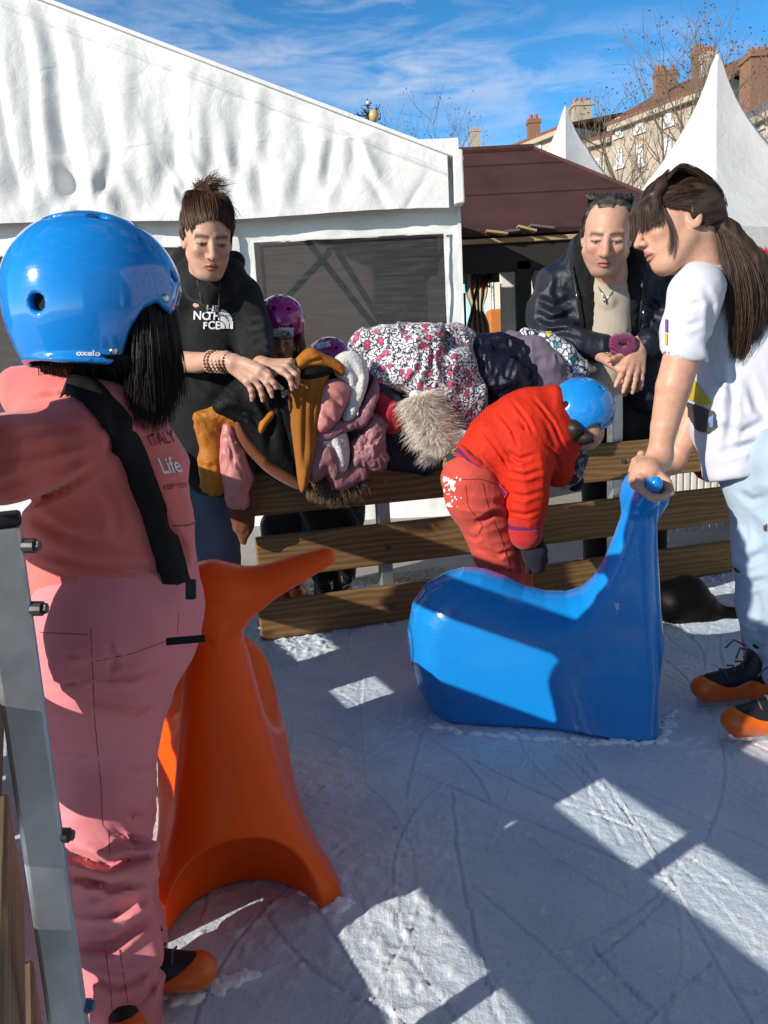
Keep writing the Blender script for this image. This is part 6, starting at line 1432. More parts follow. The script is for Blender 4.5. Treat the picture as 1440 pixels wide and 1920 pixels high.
# maroon knitted hat held in his hands
m = N('maroon knit').set(rough=0.95, sheen=0.3); wv = m.n('TexWave', bands_direction='DIAGONAL'); wv.inputs['Scale'].default_value = 60; wv.inputs['Distortion'].default_value = 2; m.l(m.coord(), wv.inputs['Vector']); m.base(m.ramp(wv.outputs['Fac'], [(.2, (.07, .004, .03)), (.7, (.20, .012, .085))])); m.bump(wv.outputs['Fac'], .6, .003)
s = S(); ringp = [W(1168 + 17 * math.cos(a), 648 + 14 * math.sin(a), HYm - .02) for a in np.linspace(0, 6.28, 13)]; s.chain([(q, .020) for q in ringp], .01); s.ell(W(1160, 668, HYm), (.04, .03, .03), I3, .02); s.disp = lambda P: .002 * noise(P, 90, 3)
tag(s.mesh('knitted_hat', 0.0035, m.m), 'maroon knitted hat held between the hands of the man', 'hat')

# ---------------------------------------------------------------- two children in magenta helmets behind the fence
M['helmet_pink'] = gloss('magenta helmet shell', (0.36, 0.012, 0.20), 0.12, 0.6, 0.06); M['label_white'] = plain('white label', (0.72, 0.72, 0.76), 0.6); M['label_blue'] = plain('label ink', (0.02, 0.05, 0.16), 0.6)
def magenta(label, cx, cy, Y, hw, f, lab, hair, legs):
    k = thing('person', W(cx, 1090, Y + .05) * [1, 1, 0], label, 'person', 'children in magenta helmets')
    sc_ = hw * Y / FPX; R = frame(f, UPV * .95 - FWD * .1); c = W(cx, cy, Y); hh = sc_ * 2.05
    hc = c - R[2] * sc_ * 0.62 + R[0] * sc_ * .05
    b = S(); make_head(b, hc, R, hh, .8, .9, .6); b.cone(hc - R[2] * .3 * hh, W(cx + 4, cy + 120, Y + .08), .035, .045, .02); b.pch([(cx + 5, cy + 130, 48), (cx + 5, cy + 260, 52)], Y + .10, .03)
    b.mesh('body', 0.0042, M['skin'], k, lambda P: head_paint(hc, R, hh, np.tile(SKIN * [1.0, .92, .86], (len(P), 1)).astype(np.float32), P, (0.36, .13, .11), (.12, .07, .04)))
    o, So_ = make_helmet(c, R, (sc_ * 1.13, sc_, sc_ * .98), M['helmet_pink'], k, 0.004, M['liner'])
    P0, n0, bad = march(So_, lab)
    decal(So_, [lab[i:i + 2] + lab[i + 2:i + 4] for i in (0,)], .0015).build('label', M['label_white'], o)
    jk_ = S(); jk_.pch([(cx + 5, cy + 105, 50), (cx + 6, cy + 180, 66), (cx + 6, cy + 290, 62)], Y + .10, .03); _q = wrinkle(10, .006, 5); jk_.disp = lambda P: _q(P); jk_.dmax = .007; jk_.mesh('jacket', 0.008, M['dark_cloth'], k)
    if hair:
        strands('hair', [[c + R[1] * s_ * sc_ * .82 - R[2] * sc_ * .55 + R[0] * sc_ * f_, c + R[1] * s_ * sc_ * .9 - R[2] * sc_ * 1.1 + R[0] * sc_ * f_, c + R[1] * s_ * sc_ * .85 - R[2] * sc_ * 1.75 + R[0] * sc_ * (f_ + .1)] for s_, f_ in ((-1, .45), (-1, .1), (-.9, -.3), (-.3, -.6), (.3, -.6), (.9, -.3), (1, .1), (1, .45))], 420, M['hair_blond'], k, .0012, .006, 5, 8, .005)
    for dx, tip in legs:
        l = S(); l.pch([(cx + 6 + dx * .5, cy + 300, 34), (cx + dx, 985, 28), (cx + dx, 1075, 23)], Y + .12, .02); l.mesh('trousers', .008, M['dark_cloth'], k)
        a = W(cx + dx, 1085, Y + .12); a[2] = 0.0; make_skate(a + [0, 0, -.012], tip, k, .78, vox=.0045)
    return So_, o
So1, o1 = magenta('child in a magenta helmet with blond hair watching beside the woman', 527, 600, 2.62, 45, camdir(.10, -.62, .78), [(496, 616), (550, 614), (551, 634), (497, 637)], True, ((78, np.array([.2, -1, 0])), (118, np.array([.5, -1, 0]))))
text_on('lettering', So1, 'CA', 527, 630, 13, M['label_blue'], o1, rot=-.04, lift=.003, bold=.3); decal(So1, [[(503, 629), (503, 622), (508, 619), (513, 622), (513, 629)]], .003).build('lettering', M['label_blue'], o1); decal(So1, [[(520, 626), (523, 626), (523, 624), (520, 624)]], .003).build('lettering', M['label_blue'], o1)
So2, o2 = magenta('child whose magenta helmet just shows above the ochre lined coat', 616, 676, 2.80, 42, camdir(-.22, -.75, .62), [(592, 645), (618, 640), (620, 650), (594, 655)], False, ((-100, np.array([.3, -1, 0])), (-60, np.array([.1, -1, 0]))))
text_on('lettering', So2, 'CA', 602, 652, 8, M['label_blue'], o2, rot=-.12, lift=.003)
# ---------------------------------------------------------------- girl in the white T-shirt pushing the blue seal
GY = 1.74
gw = thing('person', G(1430, 1370), 'girl with long brown ponytail in white T-shirt and ripped jeans pushing the blue seal', 'person')
gc, gh = W(1269, 422, GY), 0.213
gR = frame(camdir(-0.955, -0.20, 0.10), UPV * 0.98 - RGT * 0.20)
b = S(); make_head(b, gc, gR, gh, .82, .92, .5)
b.cone(gc - gR[2] * .2 * gh - gR[0] * .16 * gh, W(1318, 540, GY + .0), .046, .052, .03)
b.pch([(1345, 570, 45), (1390, 700, 75), (1430, 860, 70)], GY + .05, .03); b.pch([(1305, 570, 26), (1350, 555, 34)], GY, .03)
b.pch([(1300, 570, 28), (1284, 650, 34), (1263, 725, 32), (1246, 800, 25), (1237, 850, 21), (1234, 862, 20)], GY - .08, .012)
b.pch([(1365, 570, 30), (1335, 690, 30), (1280, 830, 22), (1264, 868, 18)], GY + .13, .02)
# fists closed round the two flukes
tipn, tipf = pblue(.668, -.16, .664), pblue(.668, .16, .664)
if np.linalg.norm(tipn - CAM) > np.linalg.norm(tipf - CAM): tipn, tipf = tipf, tipn
hax = nrm(tipn - tipf)
def fist(Sd, c, axis, wrist, L_):
    """fingers wrapped round a bar through c along axis; wrist above."""
    w_ = nrm(wrist - c); s_ = nrm(np.cross(axis, w_)); r0 = .030
    Sd.cone(wrist, c + w_ * .034 + s_ * .012, .024, .028, .02); Sd.ell(c + w_ * .012 + s_ * .026, (.026, .034, .030), frame(s_, axis), .02)
    Sd.chain([(c + w_ * .034 + s_ * .014 + axis * .028, .015), (c + w_ * .030 + s_ * .014 - axis * .028, .015)], .02)
    for k in range(4):
        o = axis * (.028 - .0185 * k); pts = []
        for i, an in enumerate((55, 10, -40, -90, -140, -185)):
            a = math.radians(an); rr = r0 + (.002 if i in (1, 3) else 0); pts.append((c + o + (s_ * math.cos(a) + w_ * math.sin(a)) * rr, .0098 - .0005 * i))
        Sd.chain(pts, .003)
    pts = [(c + w_ * .036 + axis * .030 - s_ * .0, .0125), (c + axis * .036 + w_ * .026 - s_ * .022, .011), (c + axis * .032 + w_ * .004 - s_ * .034, .0095)]; Sd.chain(pts, .004)
fist(b, tipn - hax * .022, hax, W(1238, 858, GY - .08), .15); fist(b, tipf + hax * .02, -hax, W(1262, 868, GY + .13), .15)
b.pch([(1420, 880, 60), (1420, 1150, 34), (1425, 1290, 24)], GY + .02, .02)
def gp(P):
    c = np.tile(SKIN * [1.06, 1.02, .98], (len(P), 1)).astype(np.float32); return head_paint(gc, gR, gh, c, P, (.42, .15, .12), (.05, .03, .02))
b.mesh('body', 0.0029, M['skin'], gw, gp)
M['white_tee'] = fabric('white cotton jersey', (0.58, 0.58, 0.64), 0.04, 1200, 9, 0.2, 0.85, 0.1)
t_ = S()
t_.pch([(1325, 530, 42), (1352, 600, 66), (1385, 690, 92), (1408, 790, 104), (1425, 862, 104)], GY + .05, .05); t_.pch([(1296, 540, 34, -.05), (1340, 515, 34, .0), (1370, 540, 44, .10)], GY, .05)
t_.pch([(1304, 556, 50), (1292, 610, 49), (1287, 650, 48)], GY - .07, .04)
t_.pch([(1338, 760, 32), (1372, 870, 46)], GY - .02, .05); t_.pch([(1460, 640, 110), (1500, 820, 130)], GY + .06, .05)
t_.cone(W(1285, 668, GY - .07), W(1278, 720, GY - .07), .052, .052, .004, -1)
cutz = nrm(UPV + RGT * -.18); cp = W(1380, 893, GY); t_.fn(lambda P: (cp - P) @ cutz.astype(np.float32), cp, 2, .006, 2)
_g1, _g2 = wrinkle(7, .010, 81, (1, 1, 1.1)), wrinkle(17, .003, 83); _gf = foldset([([(1262, 600), (1290, 612), (1322, 600)], .004, 7), ([(1270, 560), (1295, 575), (1320, 565)], .004, 7), ([(1330, 640), (1345, 680), (1350, 730)], .007, 10), ([(1345, 800), (1390, 812), (1440, 790)], .006, 9), ([(1352, 850), (1400, 835), (1440, 838)], .006, 9), ([(1372, 690), (1372, 780), (1362, 850)], .006, 9), ([(1400, 700), (1420, 760), (1440, 780)], .006, 10), ([(1322, 540), (1335, 570), (1330, 620)], .005, 8)])
t_.disp = lambda P: _g1(P + .5 * P[:, [2, 0, 1]]) * .5 + _g2(P) + _gf(P); t_.dmax = .02
tee = t_.mesh('tee_shirt', 0.0048, M['white_tee'], gw)
prints = {'print yellow': ((.62, .42, .02), [[(1290, 728), (1303, 712), (1322, 738), (1336, 758), (1318, 760), (1292, 748)], [(1249, 625), (1254, 625), (1253, 648), (1249, 648)]]), 'print grey': ((.06, .055, .05), [[(1288, 752), (1318, 762), (1340, 772), (1346, 800), (1330, 812), (1308, 806), (1292, 780)]]), 'print blue': ((.15, .25, .5), [[(1330, 782), (1337, 778), (1339, 798), (1332, 800)]]), 'print violet': ((.16, .06, .3), [[(1250, 600), (1254, 600), (1253, 622), (1250, 622)]])}
for i, (nm_, cc, pl_) in enumerate([(a_, v_[0], [q_]) for a_, v_ in prints.items() for q_ in v_[1]]): decal(t_, pl_, .0022 + .0006 * i).build('print', plain(nm_, cc, .6), tee)
M['light_jean'] = fabric('pale blue denim', (0.36, 0.46, 0.56), 0.12, 900, 9, .3)
j = S(); j.pch([(1425, 860, 66), (1430, 960, 56), (1425, 1060, 50), (1424, 1130, 42), (1436, 1215, 36)], GY - .02, .03); j.pch([(1480, 860, 66), (1490, 1050, 52), (1478, 1180, 40), (1462, 1262, 34)], GY - .10, .03); j.pch([(1440, 870, 90)], GY + .03, .03)
_jw = wrinkle(10, .006, 91, (1, 1, 1.6)); _jf = foldset([([(1385, 920), (1410, 940), (1436, 930)], .006, 7), ([(1375, 1040), (1405, 1050), (1436, 1035)], .007, 8), ([(1378, 1085), (1410, 1095), (1438, 1085)], .007, 8), ([(1392, 1160), (1420, 1175), (1440, 1165)], .006, 7), ([(1395, 970), (1400, 1010), (1390, 1030)], .004, 6), ([(1400, 1200), (1425, 1215), (1440, 1210)], .006, 6)])
j.disp = lambda P: _jw(P) + _jf(P); j.dmax = .015; jn = j.mesh('jeans', .0055, M['light_jean'], gw)
decal(j, [[(1374, 1062), (1384, 1066), (1392, 1074), (1382, 1074)], [(1434, 985), (1440, 980), (1440, 998), (1433, 994)]], .002).build('rip', plain('rip shadow', (.10, .06, .05), .9), jn)
make_skate(G(1412, 1322) + [0, 0, .022], np.array([-1, .02, 0]), gw, .86); make_skate(G(1478, 1385) + [0, 0, .022], np.array([-1, -.04, 0]), gw, .86)
# hair
def gx(s, L):
    [s.chain([(L(.20, l_, .36), .014), (L(.31, l_ * 1.05, .25), .011), (L(.362 - .6 * l_ * l_, l_ * 1.1, .09), .005)], .012) for l_ in (-.24, -.16, -.08, 0, .08, .16, .24)]
hr, L = hair_cap('hair', gc, gR, gh, M['hair_dark'], gw, hl=.12, nape=-.12, sf=.25, extra=gx, tone=.3)
strands('strands', [comb(L, [(.22 - .6 * l * l, l, .36), (.02, l * 1.1, .5), (-.25, l, .42 - l * l), (-.46, l * .3, .10)], gh) for l in (-.30, -.26, -.2, -.14, -.07, 0, .07, .14, .2, .26, .30)], 2200, M['hair_dark'], hr, .00065, .0025, 31, 14, .0012, root=.1)
strands('strands', [[*comb(L, [(.10, l * .8, .48), (.24, l, .37), (.33, l, .22)], gh), L(.395 - .6 * l * l, l, .10), L(.40 - .6 * l * l, l, -.01)] for l in (.29, .25, .2, .15, .1, .05, 0, -.08, -.16, -.24)], 1500, M['hair_dark'], hr, .00065, .0025, 32, 12, .0015)
strands('strands', [[L(.28, .24, .22), L(.26, .27, .05), L(.21, .28, -.18), L(.27, .22, -.36)], [L(.26, .25, .2), L(.23, .28, .0), L(.19, .28, -.2), L(.24, .22, -.33)]], 40, M['hair_dark'], hr, .0007, .0015, 33, 10, .001)
strands('strands', [comb(L, [(.30, .22, .30), (.05, .30, .30), (-.45, .1, .10)], gh), comb(L, [(.28, .24, .18), (-.0, .30, .20), (-.45, .1, .08)], gh), comb(L, [(.20, .27, .10), (-.1, .30, .10), (-.45, .1, .07)], gh), comb(L, [(.10, .29, .07), (-.15, .30, .05), (-.45, .1, .06)], gh), comb(L, [(-.02, .29, .0), (-.2, .28, -.04), (-.46, .08, .05)], gh), [L(-.12, .27, -.14), L(-.22, .27, -.12), L(-.3, .25, -.08), L(-.4, .15, .0), L(-.46, .05, .05)]], 1500, M['hair_dark'], hr, .00065, .003, 34, 14, .0015, root=.12)
pt = S(); pt.pch([(1338, 412, 18), (1362, 440, 26), (1392, 500, 40), (1405, 570, 44), (1398, 625, 34), (1382, 662, 12)], GY - .02, .03); pt.disp = lambda P: .004 * noise(P * np.array([1, 1, .2], np.float32), 75, 3); pt.dmax = .005
pony = pt.mesh('ponytail', .005, M['hair_dark'], hr, lambda P: np.clip(.25 + .5 * noise(P * np.array([1, 1, .12], np.float32), 130, 9), 0, 1)[:, None].repeat(3, 1))
gd = []
for x1, x2, x3, x4, dy in ((1352, 1365, 1372, 1378, -.04), (1362, 1382, 1388, 1380, -.055), (1375, 1400, 1405, 1385, -.06), (1385, 1418, 1420, 1398, -.055), (1392, 1432, 1436, 1412, -.04), (1398, 1442, 1446, 1425, -.02)):
    gd.append([W(1337, 412, GY - .02), W(x1, 452, GY - .02 + dy * .6), W(x2, 520, GY - .02 + dy), W(x3, 590, GY - .02 + dy), W(x4, 668 - abs(x4 - 1385) * .5, GY - .02 + dy * .5)])
strands('strands', gd, 1800, M['hair_dark'], pony, .0007, .006, 35, 14, .003)
mb = MB(); mb.tube([W(1337, 412, GY - .02) + .02 * (math.cos(a) * UPV + math.sin(a) * FWD) for a in np.linspace(0, 6.28, 14)], .004, 6, False); mb.build('hair_tie', M['black'], hr, True)
# ---------------------------------------------------------------- coats heaped over the far fence
def coat(name, x, label): return thing(name, WF(x, 760, 0.02), label, 'coat', 'coats heaped on the far fence')
def lump(name, mat, parent, chains, k=0.02, wr=(12, .006), sq=(1, 1, 1), vox=.0045, subs=(), fine=0.0):
    s = S()
    for c in chains: s.wch(c, k)
    for c in subs: s.wch(c, .015, -1)
    a = wrinkle(wr[0], wr[1], hash(name + str(len(chains)) + str(chains[0][0][0])) % 97 if False else int(chains[0][0][0]) % 97, sq)
    a2 = wrinkle(wr[0] * 2.6, wr[1] * .6, int(chains[0][0][1]) % 89, (1.3, 1, .8)); s.disp = lambda P: a(P) + a2(P + .02 * noise(P, 20, 3)[:, None]) + fine * noise(P, 45, 7); s.dmax = wr[1] * 1.6 + fine + .002
    return s.mesh(name, vox, mat, parent), s
def sheet(name, mat, parent, poly, out, puff=.02, edge=9, folds=(), wr=(10, .005, (1, 1, .5)), step=1.6, th=.007):
    """A garment panel hanging in front of the fence: picture outline, distance in front, rounded towards its edges, with folds."""
    p = np.asarray(poly, float); p = p.mean(0) + (p - p.mean(0)) * 1.10
    for _ in range(2):                       # round the corners
        q = np.roll(p, -1, 0); p = np.stack([.75 * p + .25 * q, .25 * p + .75 * q], 1).reshape(-1, 2)
    x0, y0 = p.min(0); x1, y1 = p.max(0); nx, ny = int((x1 - x0) / step) + 2, int((y1 - y0) / step) + 2
    gx, gy = np.meshgrid(x0 + np.arange(nx) * step, y0 + np.arange(ny) * step, indexing='ij'); X, Y = gx.ravel(), gy.ravel(); d2 = np.full(len(X), 1e9); ins = np.zeros(len(X), bool); near = np.zeros((len(X), 2))
    for a, b in zip(p, np.roll(p, -1, 0)):
        e = b - a; t = np.clip(((X - a[0]) * e[0] + (Y - a[1]) * e[1]) / max(e @ e, 1e-9), 0, 1); cx, cy = a[0] + e[0] * t, a[1] + e[1] * t; dd = (X - cx) ** 2 + (Y - cy) ** 2; k = dd < d2
        d2 = np.where(k, dd, d2); near[k] = np.stack([cx, cy], 1)[k]; ins ^= ((a[1] > Y) != (b[1] > Y)) & (X < e[0] * (Y - a[1]) / (e[1] if abs(e[1]) > 1e-9 else 1e-9) + a[0])
    d = np.sqrt(d2); snap = (~ins) & (d < step * 1.5); X = np.where(snap, near[:, 0], X); Y = np.where(snap, near[:, 1], Y); d = np.where(ins, d, 0)
    use = ins | snap; base = np.array([WF(x, y, out) if u else np.zeros(3) for x, y, u in zip(X, Y, use)])
    o = puff * (1 - np.exp(-d / edge)) - .012 * np.exp(-d / 3.0); a_ = wrinkle(wr[0], wr[1], int(x0) % 83, wr[2])(base.astype(np.float32)); o = o + a_ * np.clip(d / 6, 0, 1)
    if len(folds): o = o + foldset(folds)(base.astype(np.float32))
    V = base + FN3 * o[:, None]; g = np.arange(nx * ny).reshape(nx, ny); Q = np.stack([g[:-1, :-1], g[:-1, 1:], g[1:, 1:], g[1:, :-1]], -1).reshape(-1, 4); Q = Q[use[Q].all(1) & (ins[Q].sum(1) >= 1)]
    us = np.unique(Q); mp_ = np.full(nx * ny, -1); mp_[us] = np.arange(len(us)); ob = link(name, quadmesh(name, V[us], mp_[Q]), mat, parent); so_ = ob.modifiers.new('thick', 'SOLIDIFY'); so_.thickness = th; so_.offset = 0; return ob
M['ochre'] = puffy('ochre padded nylon', (0.40, 0.14, 0.012), .55, 18, .5, .3); M['ochre_lining'] = fabric('ochre lining', (0.30, 0.105, 0.012), .15, 800, 12, .3); M['black_nylon'] = puffy('black softshell', (0.006, 0.006, 0.007), .6, 14, .4, .15)
M['brown_lining'] = fabric('rust brown lining', (0.14, 0.045, 0.016), .15, 800, 12, .3)
t = coat('winter_coat', 540, 'black and ochre coat thrown over the rail under the hands of the woman')
lump('coat_body', M['black_nylon'], t, [[(425, 775, 26, .05), (480, 735, 34, .06), (545, 715, 36, .07), (610, 700, 32, .07)], [(470, 775, 42, .06), (535, 770, 50, .07), (560, 830, 46, .07)], [(505, 850, 40, .05), (550, 880, 30, .05)]], .03, (9, .008))
lump('sleeve', M['ochre'], t, [[(384, 822, 15, .05), (380, 786, 17, .06), (404, 776, 16, .07), (438, 784, 22, .07), (452, 815, 22, .06)], [(395, 800, 20, .05), (398, 860, 27, .05), (402, 905, 26, .05)]], .02, (14, .004))
lump('sleeve_lining', M['brown_lining'], t, [[(440, 830, 24, .03), (448, 920, 28, .03), (456, 985, 20, .03), (455, 1012, 9, .03)]], .02, (12, .006))
sheet('coat_front', M['black_nylon'], t, [(400, 770), (438, 724), (470, 706), (527, 700), (560, 705), (566, 760), (566, 850), (556, 902), (497, 870), (470, 838), (452, 812), (440, 790)], .095, .035, 16, [([(470, 720), (500, 770), (505, 850)], .010, 9), ([(520, 715), (535, 780), (540, 860)], .008, 8), ([(420, 760), (470, 780), (500, 810)], .008, 8)])
sheet('lining', M['ochre_lining'], t, [(545, 720), (556, 700), (585, 694), (618, 702), (604, 732), (594, 780), (590, 845), (572, 914), (564, 905), (558, 850), (549, 785)], .150, .018, 9, [([(572, 715), (570, 790), (570, 880)], .008, 6), ([(592, 710), (582, 770), (580, 840)], .007, 6)])
sheet('collar', M['ochre'], t, [(548, 692), (562, 672), (584, 652), (606, 666), (644, 682), (642, 706), (626, 692), (588, 686), (562, 696)], .160, .016, 6, [([(570, 680), (600, 674), (630, 688)], .005, 4)])
sheet('hood_opening', M['black_nylon'], t, [(556, 706), (586, 686), (626, 690), (612, 704), (580, 712)], .172, .010, 6)
sheet('hem_lining', M['brown_lining'], t, [(446, 796), (458, 800), (486, 842), (520, 872), (560, 896), (572, 914), (552, 912), (508, 888), (474, 858), (452, 824)], .115, .014, 6)
sheet('pocket_flap', M['ochre'], t, [(487, 806), (492, 786), (512, 772), (514, 780), (498, 800), (492, 812)], .142, .006, 4)
def patch(pts, out, mat, name, parent, th=.003):
    q = [WF(x, y, out) for x, y in pts]; mb = MB(); n = len(q); mb.add(q + [p - FN3 * th for p in q], [tuple(range(n)), tuple(range(2 * n - 1, n - 1, -1))] + [(i, i + n, (i + 1) % n + n, (i + 1) % n) for i in range(n)]); return mb.build(name, mat, parent)
patch([(526, 735), (538, 730), (543, 738), (531, 746)], .142, plain('grey badge', (.25, .25, .26), .6), 'badge', t)

M['pink_satin'] = puffy('dusty pink satin', (0.50, 0.19, 0.175), .45, 9, .3, .35); M['mauve'] = puffy('mauve quilted nylon', (0.30, 0.13, 0.145), .4, 20, .5, .4)
m = N('cream shearling').set(rough=1, sheen=.4); v = m.coord(); m.base(m.ramp(m.noise(v, 120, 4), [(.3, (.46, .43, .41)), (.7, (.72, .69, .67))])); m.bump(m.noise(v, 160, 4), .8, .005); M['shearling'] = m.m
t = coat('winter_coat', 640, 'dusty pink coat with cream shearling lining and brown fur hem hanging open on the rail')
sheet('hood', M['pink_satin'], t, [(598, 756), (604, 724), (632, 712), (656, 728), (650, 755), (632, 792), (606, 812), (590, 800)], .150, .022, 10, [([(612, 740), (628, 752), (640, 772)], .009, 7), ([(604, 770), (618, 785), (626, 800)], .007, 6)])
sheet('shearling_lining', M['shearling'], t, [(626, 684), (640, 668), (662, 663), (684, 678), (690, 708), (680, 742), (664, 782), (642, 788), (654, 740), (652, 718), (634, 706)], .140, .022, 9, [([(650, 680), (668, 705), (664, 760)], .008, 7)])
sheet('shearling_lining', M['shearling'], t, [(594, 812), (644, 798), (656, 850), (646, 888), (622, 880), (596, 844)], .128, .016, 8, [([(610, 815), (625, 840), (632, 870)], .006, 6)])
lump('quilted_shell', M['mauve'], t, [[(600, 822, 13, .13), (640, 802, 13, .14), (680, 790, 12, .14), (700, 740, 11, .13), (706, 705, 9, .11)], [(590, 880, 25, .11), (608, 850, 24, .12), (640, 900, 20, .11), (672, 885, 18, .11)], [(680, 825, 10, .13), (668, 870, 10, .13)]], .012, (18, .005))
lump('sleeve', M['mauve'], t, [[(700, 800, 26, .10), (690, 845, 33, .11), (706, 862, 22, .12)]], .02, (20, .008))
lump('sleeve', M['pink_satin'], t, [[(428, 800, 13, .085), (436, 850, 24, .09), (446, 905, 28, .09), (446, 935, 25, .09)]], .02, (14, .007))
def fur(name, parent, pts, out, n, ln, mat, seed, down=.5, wid=20):
    g = np.random.default_rng(seed); G_ = []; pts = np.array(pts, float)
    VV = []
    for i in range(n):
        u = g.uniform(0, len(pts) - 1); a = min(int(u), len(pts) - 2); p = pts[a] + (pts[a + 1] - pts[a]) * (u - a); tg = nrm(pts[a + 1] - pts[a]); nn_ = np.array([-tg[1], tg[0]]); sd_ = g.normal(0, .5)
        p = p + nn_ * sd_ * wid; b0 = WF(p[0], p[1], out * g.uniform(.4, 1)); d = nrm((RGT * nn_[0] - UPV * nn_[1]) * (sd_ * 1.7 + .3) + FN3 * g.uniform(.3, 1.0) - ZU * down * g.uniform(.4, 1) + g.normal(0, .24, 3))
        l = ln * g.uniform(.6, 1.2); VV.append([b0, b0 + d * l * .5, b0 + d * l - ZU * l * .25 + g.normal(0, .003, 3)])
    return VV
def fur_mesh(name, curves, mat, parent, r, seed, seg=5):
    rg = np.random.default_rng(seed); tt = np.linspace(0, 1, seg); V, Q, C = [], [], []
    for c in curves:
        c = np.array(c); a = (1 - tt)[:, None] ** 2 * c[0] + 2 * (tt * (1 - tt))[:, None] * c[1] + (tt ** 2)[:, None] * c[2]
        tg = np.gradient(a, axis=0); tg /= np.linalg.norm(tg, axis=1)[:, None]; x = np.cross(tg, [.3, .2, .9]); x /= np.linalg.norm(x, axis=1)[:, None]; y = np.cross(tg, x); rad = r * rg.uniform(.6, 1.4) * (1 - .85 * tt[:, None])
        ring = np.stack([a + rad * (math.cos(k * 2.0944) * x + math.sin(k * 2.0944) * y) for k in range(3)], 1).reshape(-1, 3); o = len(V) * seg * 3; V.append(ring)
        Q += [(o + s_ * 3 + k, o + s_ * 3 + (k + 1) % 3, o + s_ * 3 + 3 + (k + 1) % 3, o + s_ * 3 + 3 + k) for s_ in range(seg - 1) for k in range(3)]; C.append(np.full((seg * 3, 3), rg.uniform(0, 1)))
    me = quadmesh(name, np.concatenate(V), np.array(Q)); setcol(me, np.concatenate(C)); return link(name, me, mat, parent)
M['fur_brown'] = hair_mat('brown fur', (.07, .04, .025), (.30, .20, .13), .8); M['fur_cream'] = hair_mat('cream fur', (.72, .61, .49), (.95, .89, .80), .9)
fur_mesh('fur_hem', fur('f', t, [(582, 905), (612, 918), (650, 918), (680, 895)], .11, 2600, .030, None, 3, .9, 14), M['fur_brown'], t, .0010, 4)
lump('fur_backing', M['brown_lining'], t, [[(582, 898, 10, .08), (612, 908, 12, .09), (650, 908, 12, .09), (680, 888, 10, .08)]], .01)

t, _ = lump('padded_hat', fabric('raspberry red fleece', (.40, .018, .035), .1, 700, 8, .3), None, [[(698, 716, 15, .06), (712, 745, 26, .08), (730, 775, 31, .09), (736, 790, 26, .09)], [(690, 730, 14, .05), (706, 775, 16, .07)]], .02, (8, .004))
tag(t, 'raspberry red fleece hood showing between the pink coat and the floral coat', 'hood')

# flowered cotton: red blossoms with pale centres, navy sprigs on white
m = N('flowered cotton').set(rough=.8, sheen=.1); v = m.coord()
dv = m.n('TexNoise'); dv.inputs['Scale'].default_value = 60; m.l(v, dv.inputs['Vector'])
ad = m.n('VectorMath', operation='MULTIPLY_ADD'); m.l(dv.outputs['Color'], ad.inputs[0]); ad.inputs[1].default_value = (.010,) * 3; m.l(v, ad.inputs[2]); vv = ad.outputs[0]
v1 = m.n('TexVoronoi'); v1.inputs['Scale'].default_value = 34; v1.inputs['Randomness'].default_value = .8; m.l(vv, v1.inputs['Vector'])
v2 = m.n('TexVoronoi', feature='DISTANCE_TO_EDGE'); v2.inputs['Scale'].default_value = 85; m.l(vv, v2.inputs['Vector'])
n2 = m.noise(v, 140, 2)
leaf = m.math('MULTIPLY', m.ramp(v2.outputs['Distance'], [(.10, grey(1)), (.17, grey(0))]), m.ramp(n2, [(.40, grey(0)), (.48, grey(1))]))
c0 = m.mix(leaf, (.70, .68, .69), (.012, .012, .04))
pet = m.ramp(v1.outputs['Distance'], [(.0, (.75, .35, .35)), (.10, (.60, .16, .20)), (.17, (.42, .03, .09)), (.31, (.50, .07, .14))])
ed = m.ramp(v1.outputs['Distance'], [(.30, grey(1)), (.34, grey(0))]); sel = m.n('SeparateColor'); m.l(v1.outputs['Color'], sel.inputs[0]); on = m.math('GREATER_THAN', sel.outputs[0], .18)
ring_ = m.ramp(v1.outputs['Distance'], [(.30, grey(0)), (.33, grey(1)), (.37, grey(1)), (.40, grey(0))])
c1 = m.mix(m.math('MULTIPLY', ring_, on), c0, (.04, .01, .05)); m.base(m.mix(m.math('MULTIPLY', ed, on), c1, pet))
m.bump(m.noise(v, 11, 3, .6, 1.2), .45, .012); M['flowers'] = m.m
t = coat('winter_coat', 790, 'white coat with small red flowers and a cream fur trimmed hood draped over the rail')
lump('coat_body', M['flowers'], t, [[(688, 648, 34, .03), (740, 648, 42, .05), (800, 642, 40, .06), (850, 640, 36, .05)], [(720, 690, 34, .08), (790, 690, 52, .10), (850, 690, 46, .09)], [(830, 720, 48, .10), (868, 745, 46, .10), (880, 775, 36, .09)], [(862, 640, 26, .03), (862, 700, 30, .05)]], .04, (7, .012), (1, 1, 1), .0045, subs=[[(842, 638, 10, .10), (828, 650, 9, .13)]])
lump('rolled_hood', M['flowers'], t, [[(770, 655, 16, .14), (785, 640, 16, .145), (810, 638, 17, .145), (818, 655, 15, .15), (800, 668, 15, .15), (780, 665, 13, .15)]], .012, (14, .005))
lump('trim', puffy('navy lining', (.012, .012, .03), .5, 16, .4), t, [[(664, 686, 9, .07), (700, 718, 11, .10), (740, 752, 12, .11), (768, 775, 14, .10)], [(730, 800, 34, .03), (800, 838, 30, .03), (850, 862, 18, .03)], [(745, 770, 26, .05), (770, 810, 24, .05)], [(712, 820, 30, .0), (745, 855, 28, .0), (800, 872, 20, .0)]], .012, (14, .005))
cv = fur('f', t, [(786, 738), (796, 765), (808, 795), (822, 825), (836, 845)], .195, 15000, .031, None, 5, .15, 31); fur_mesh('fur_trim', cv, M['fur_cream'], t, .0007, 6)
lump('fur_backing', M['shearling'], t, [[(788, 742, 20, .13), (800, 780, 28, .15), (822, 825, 26, .15), (834, 842, 18, .15)]], .015)

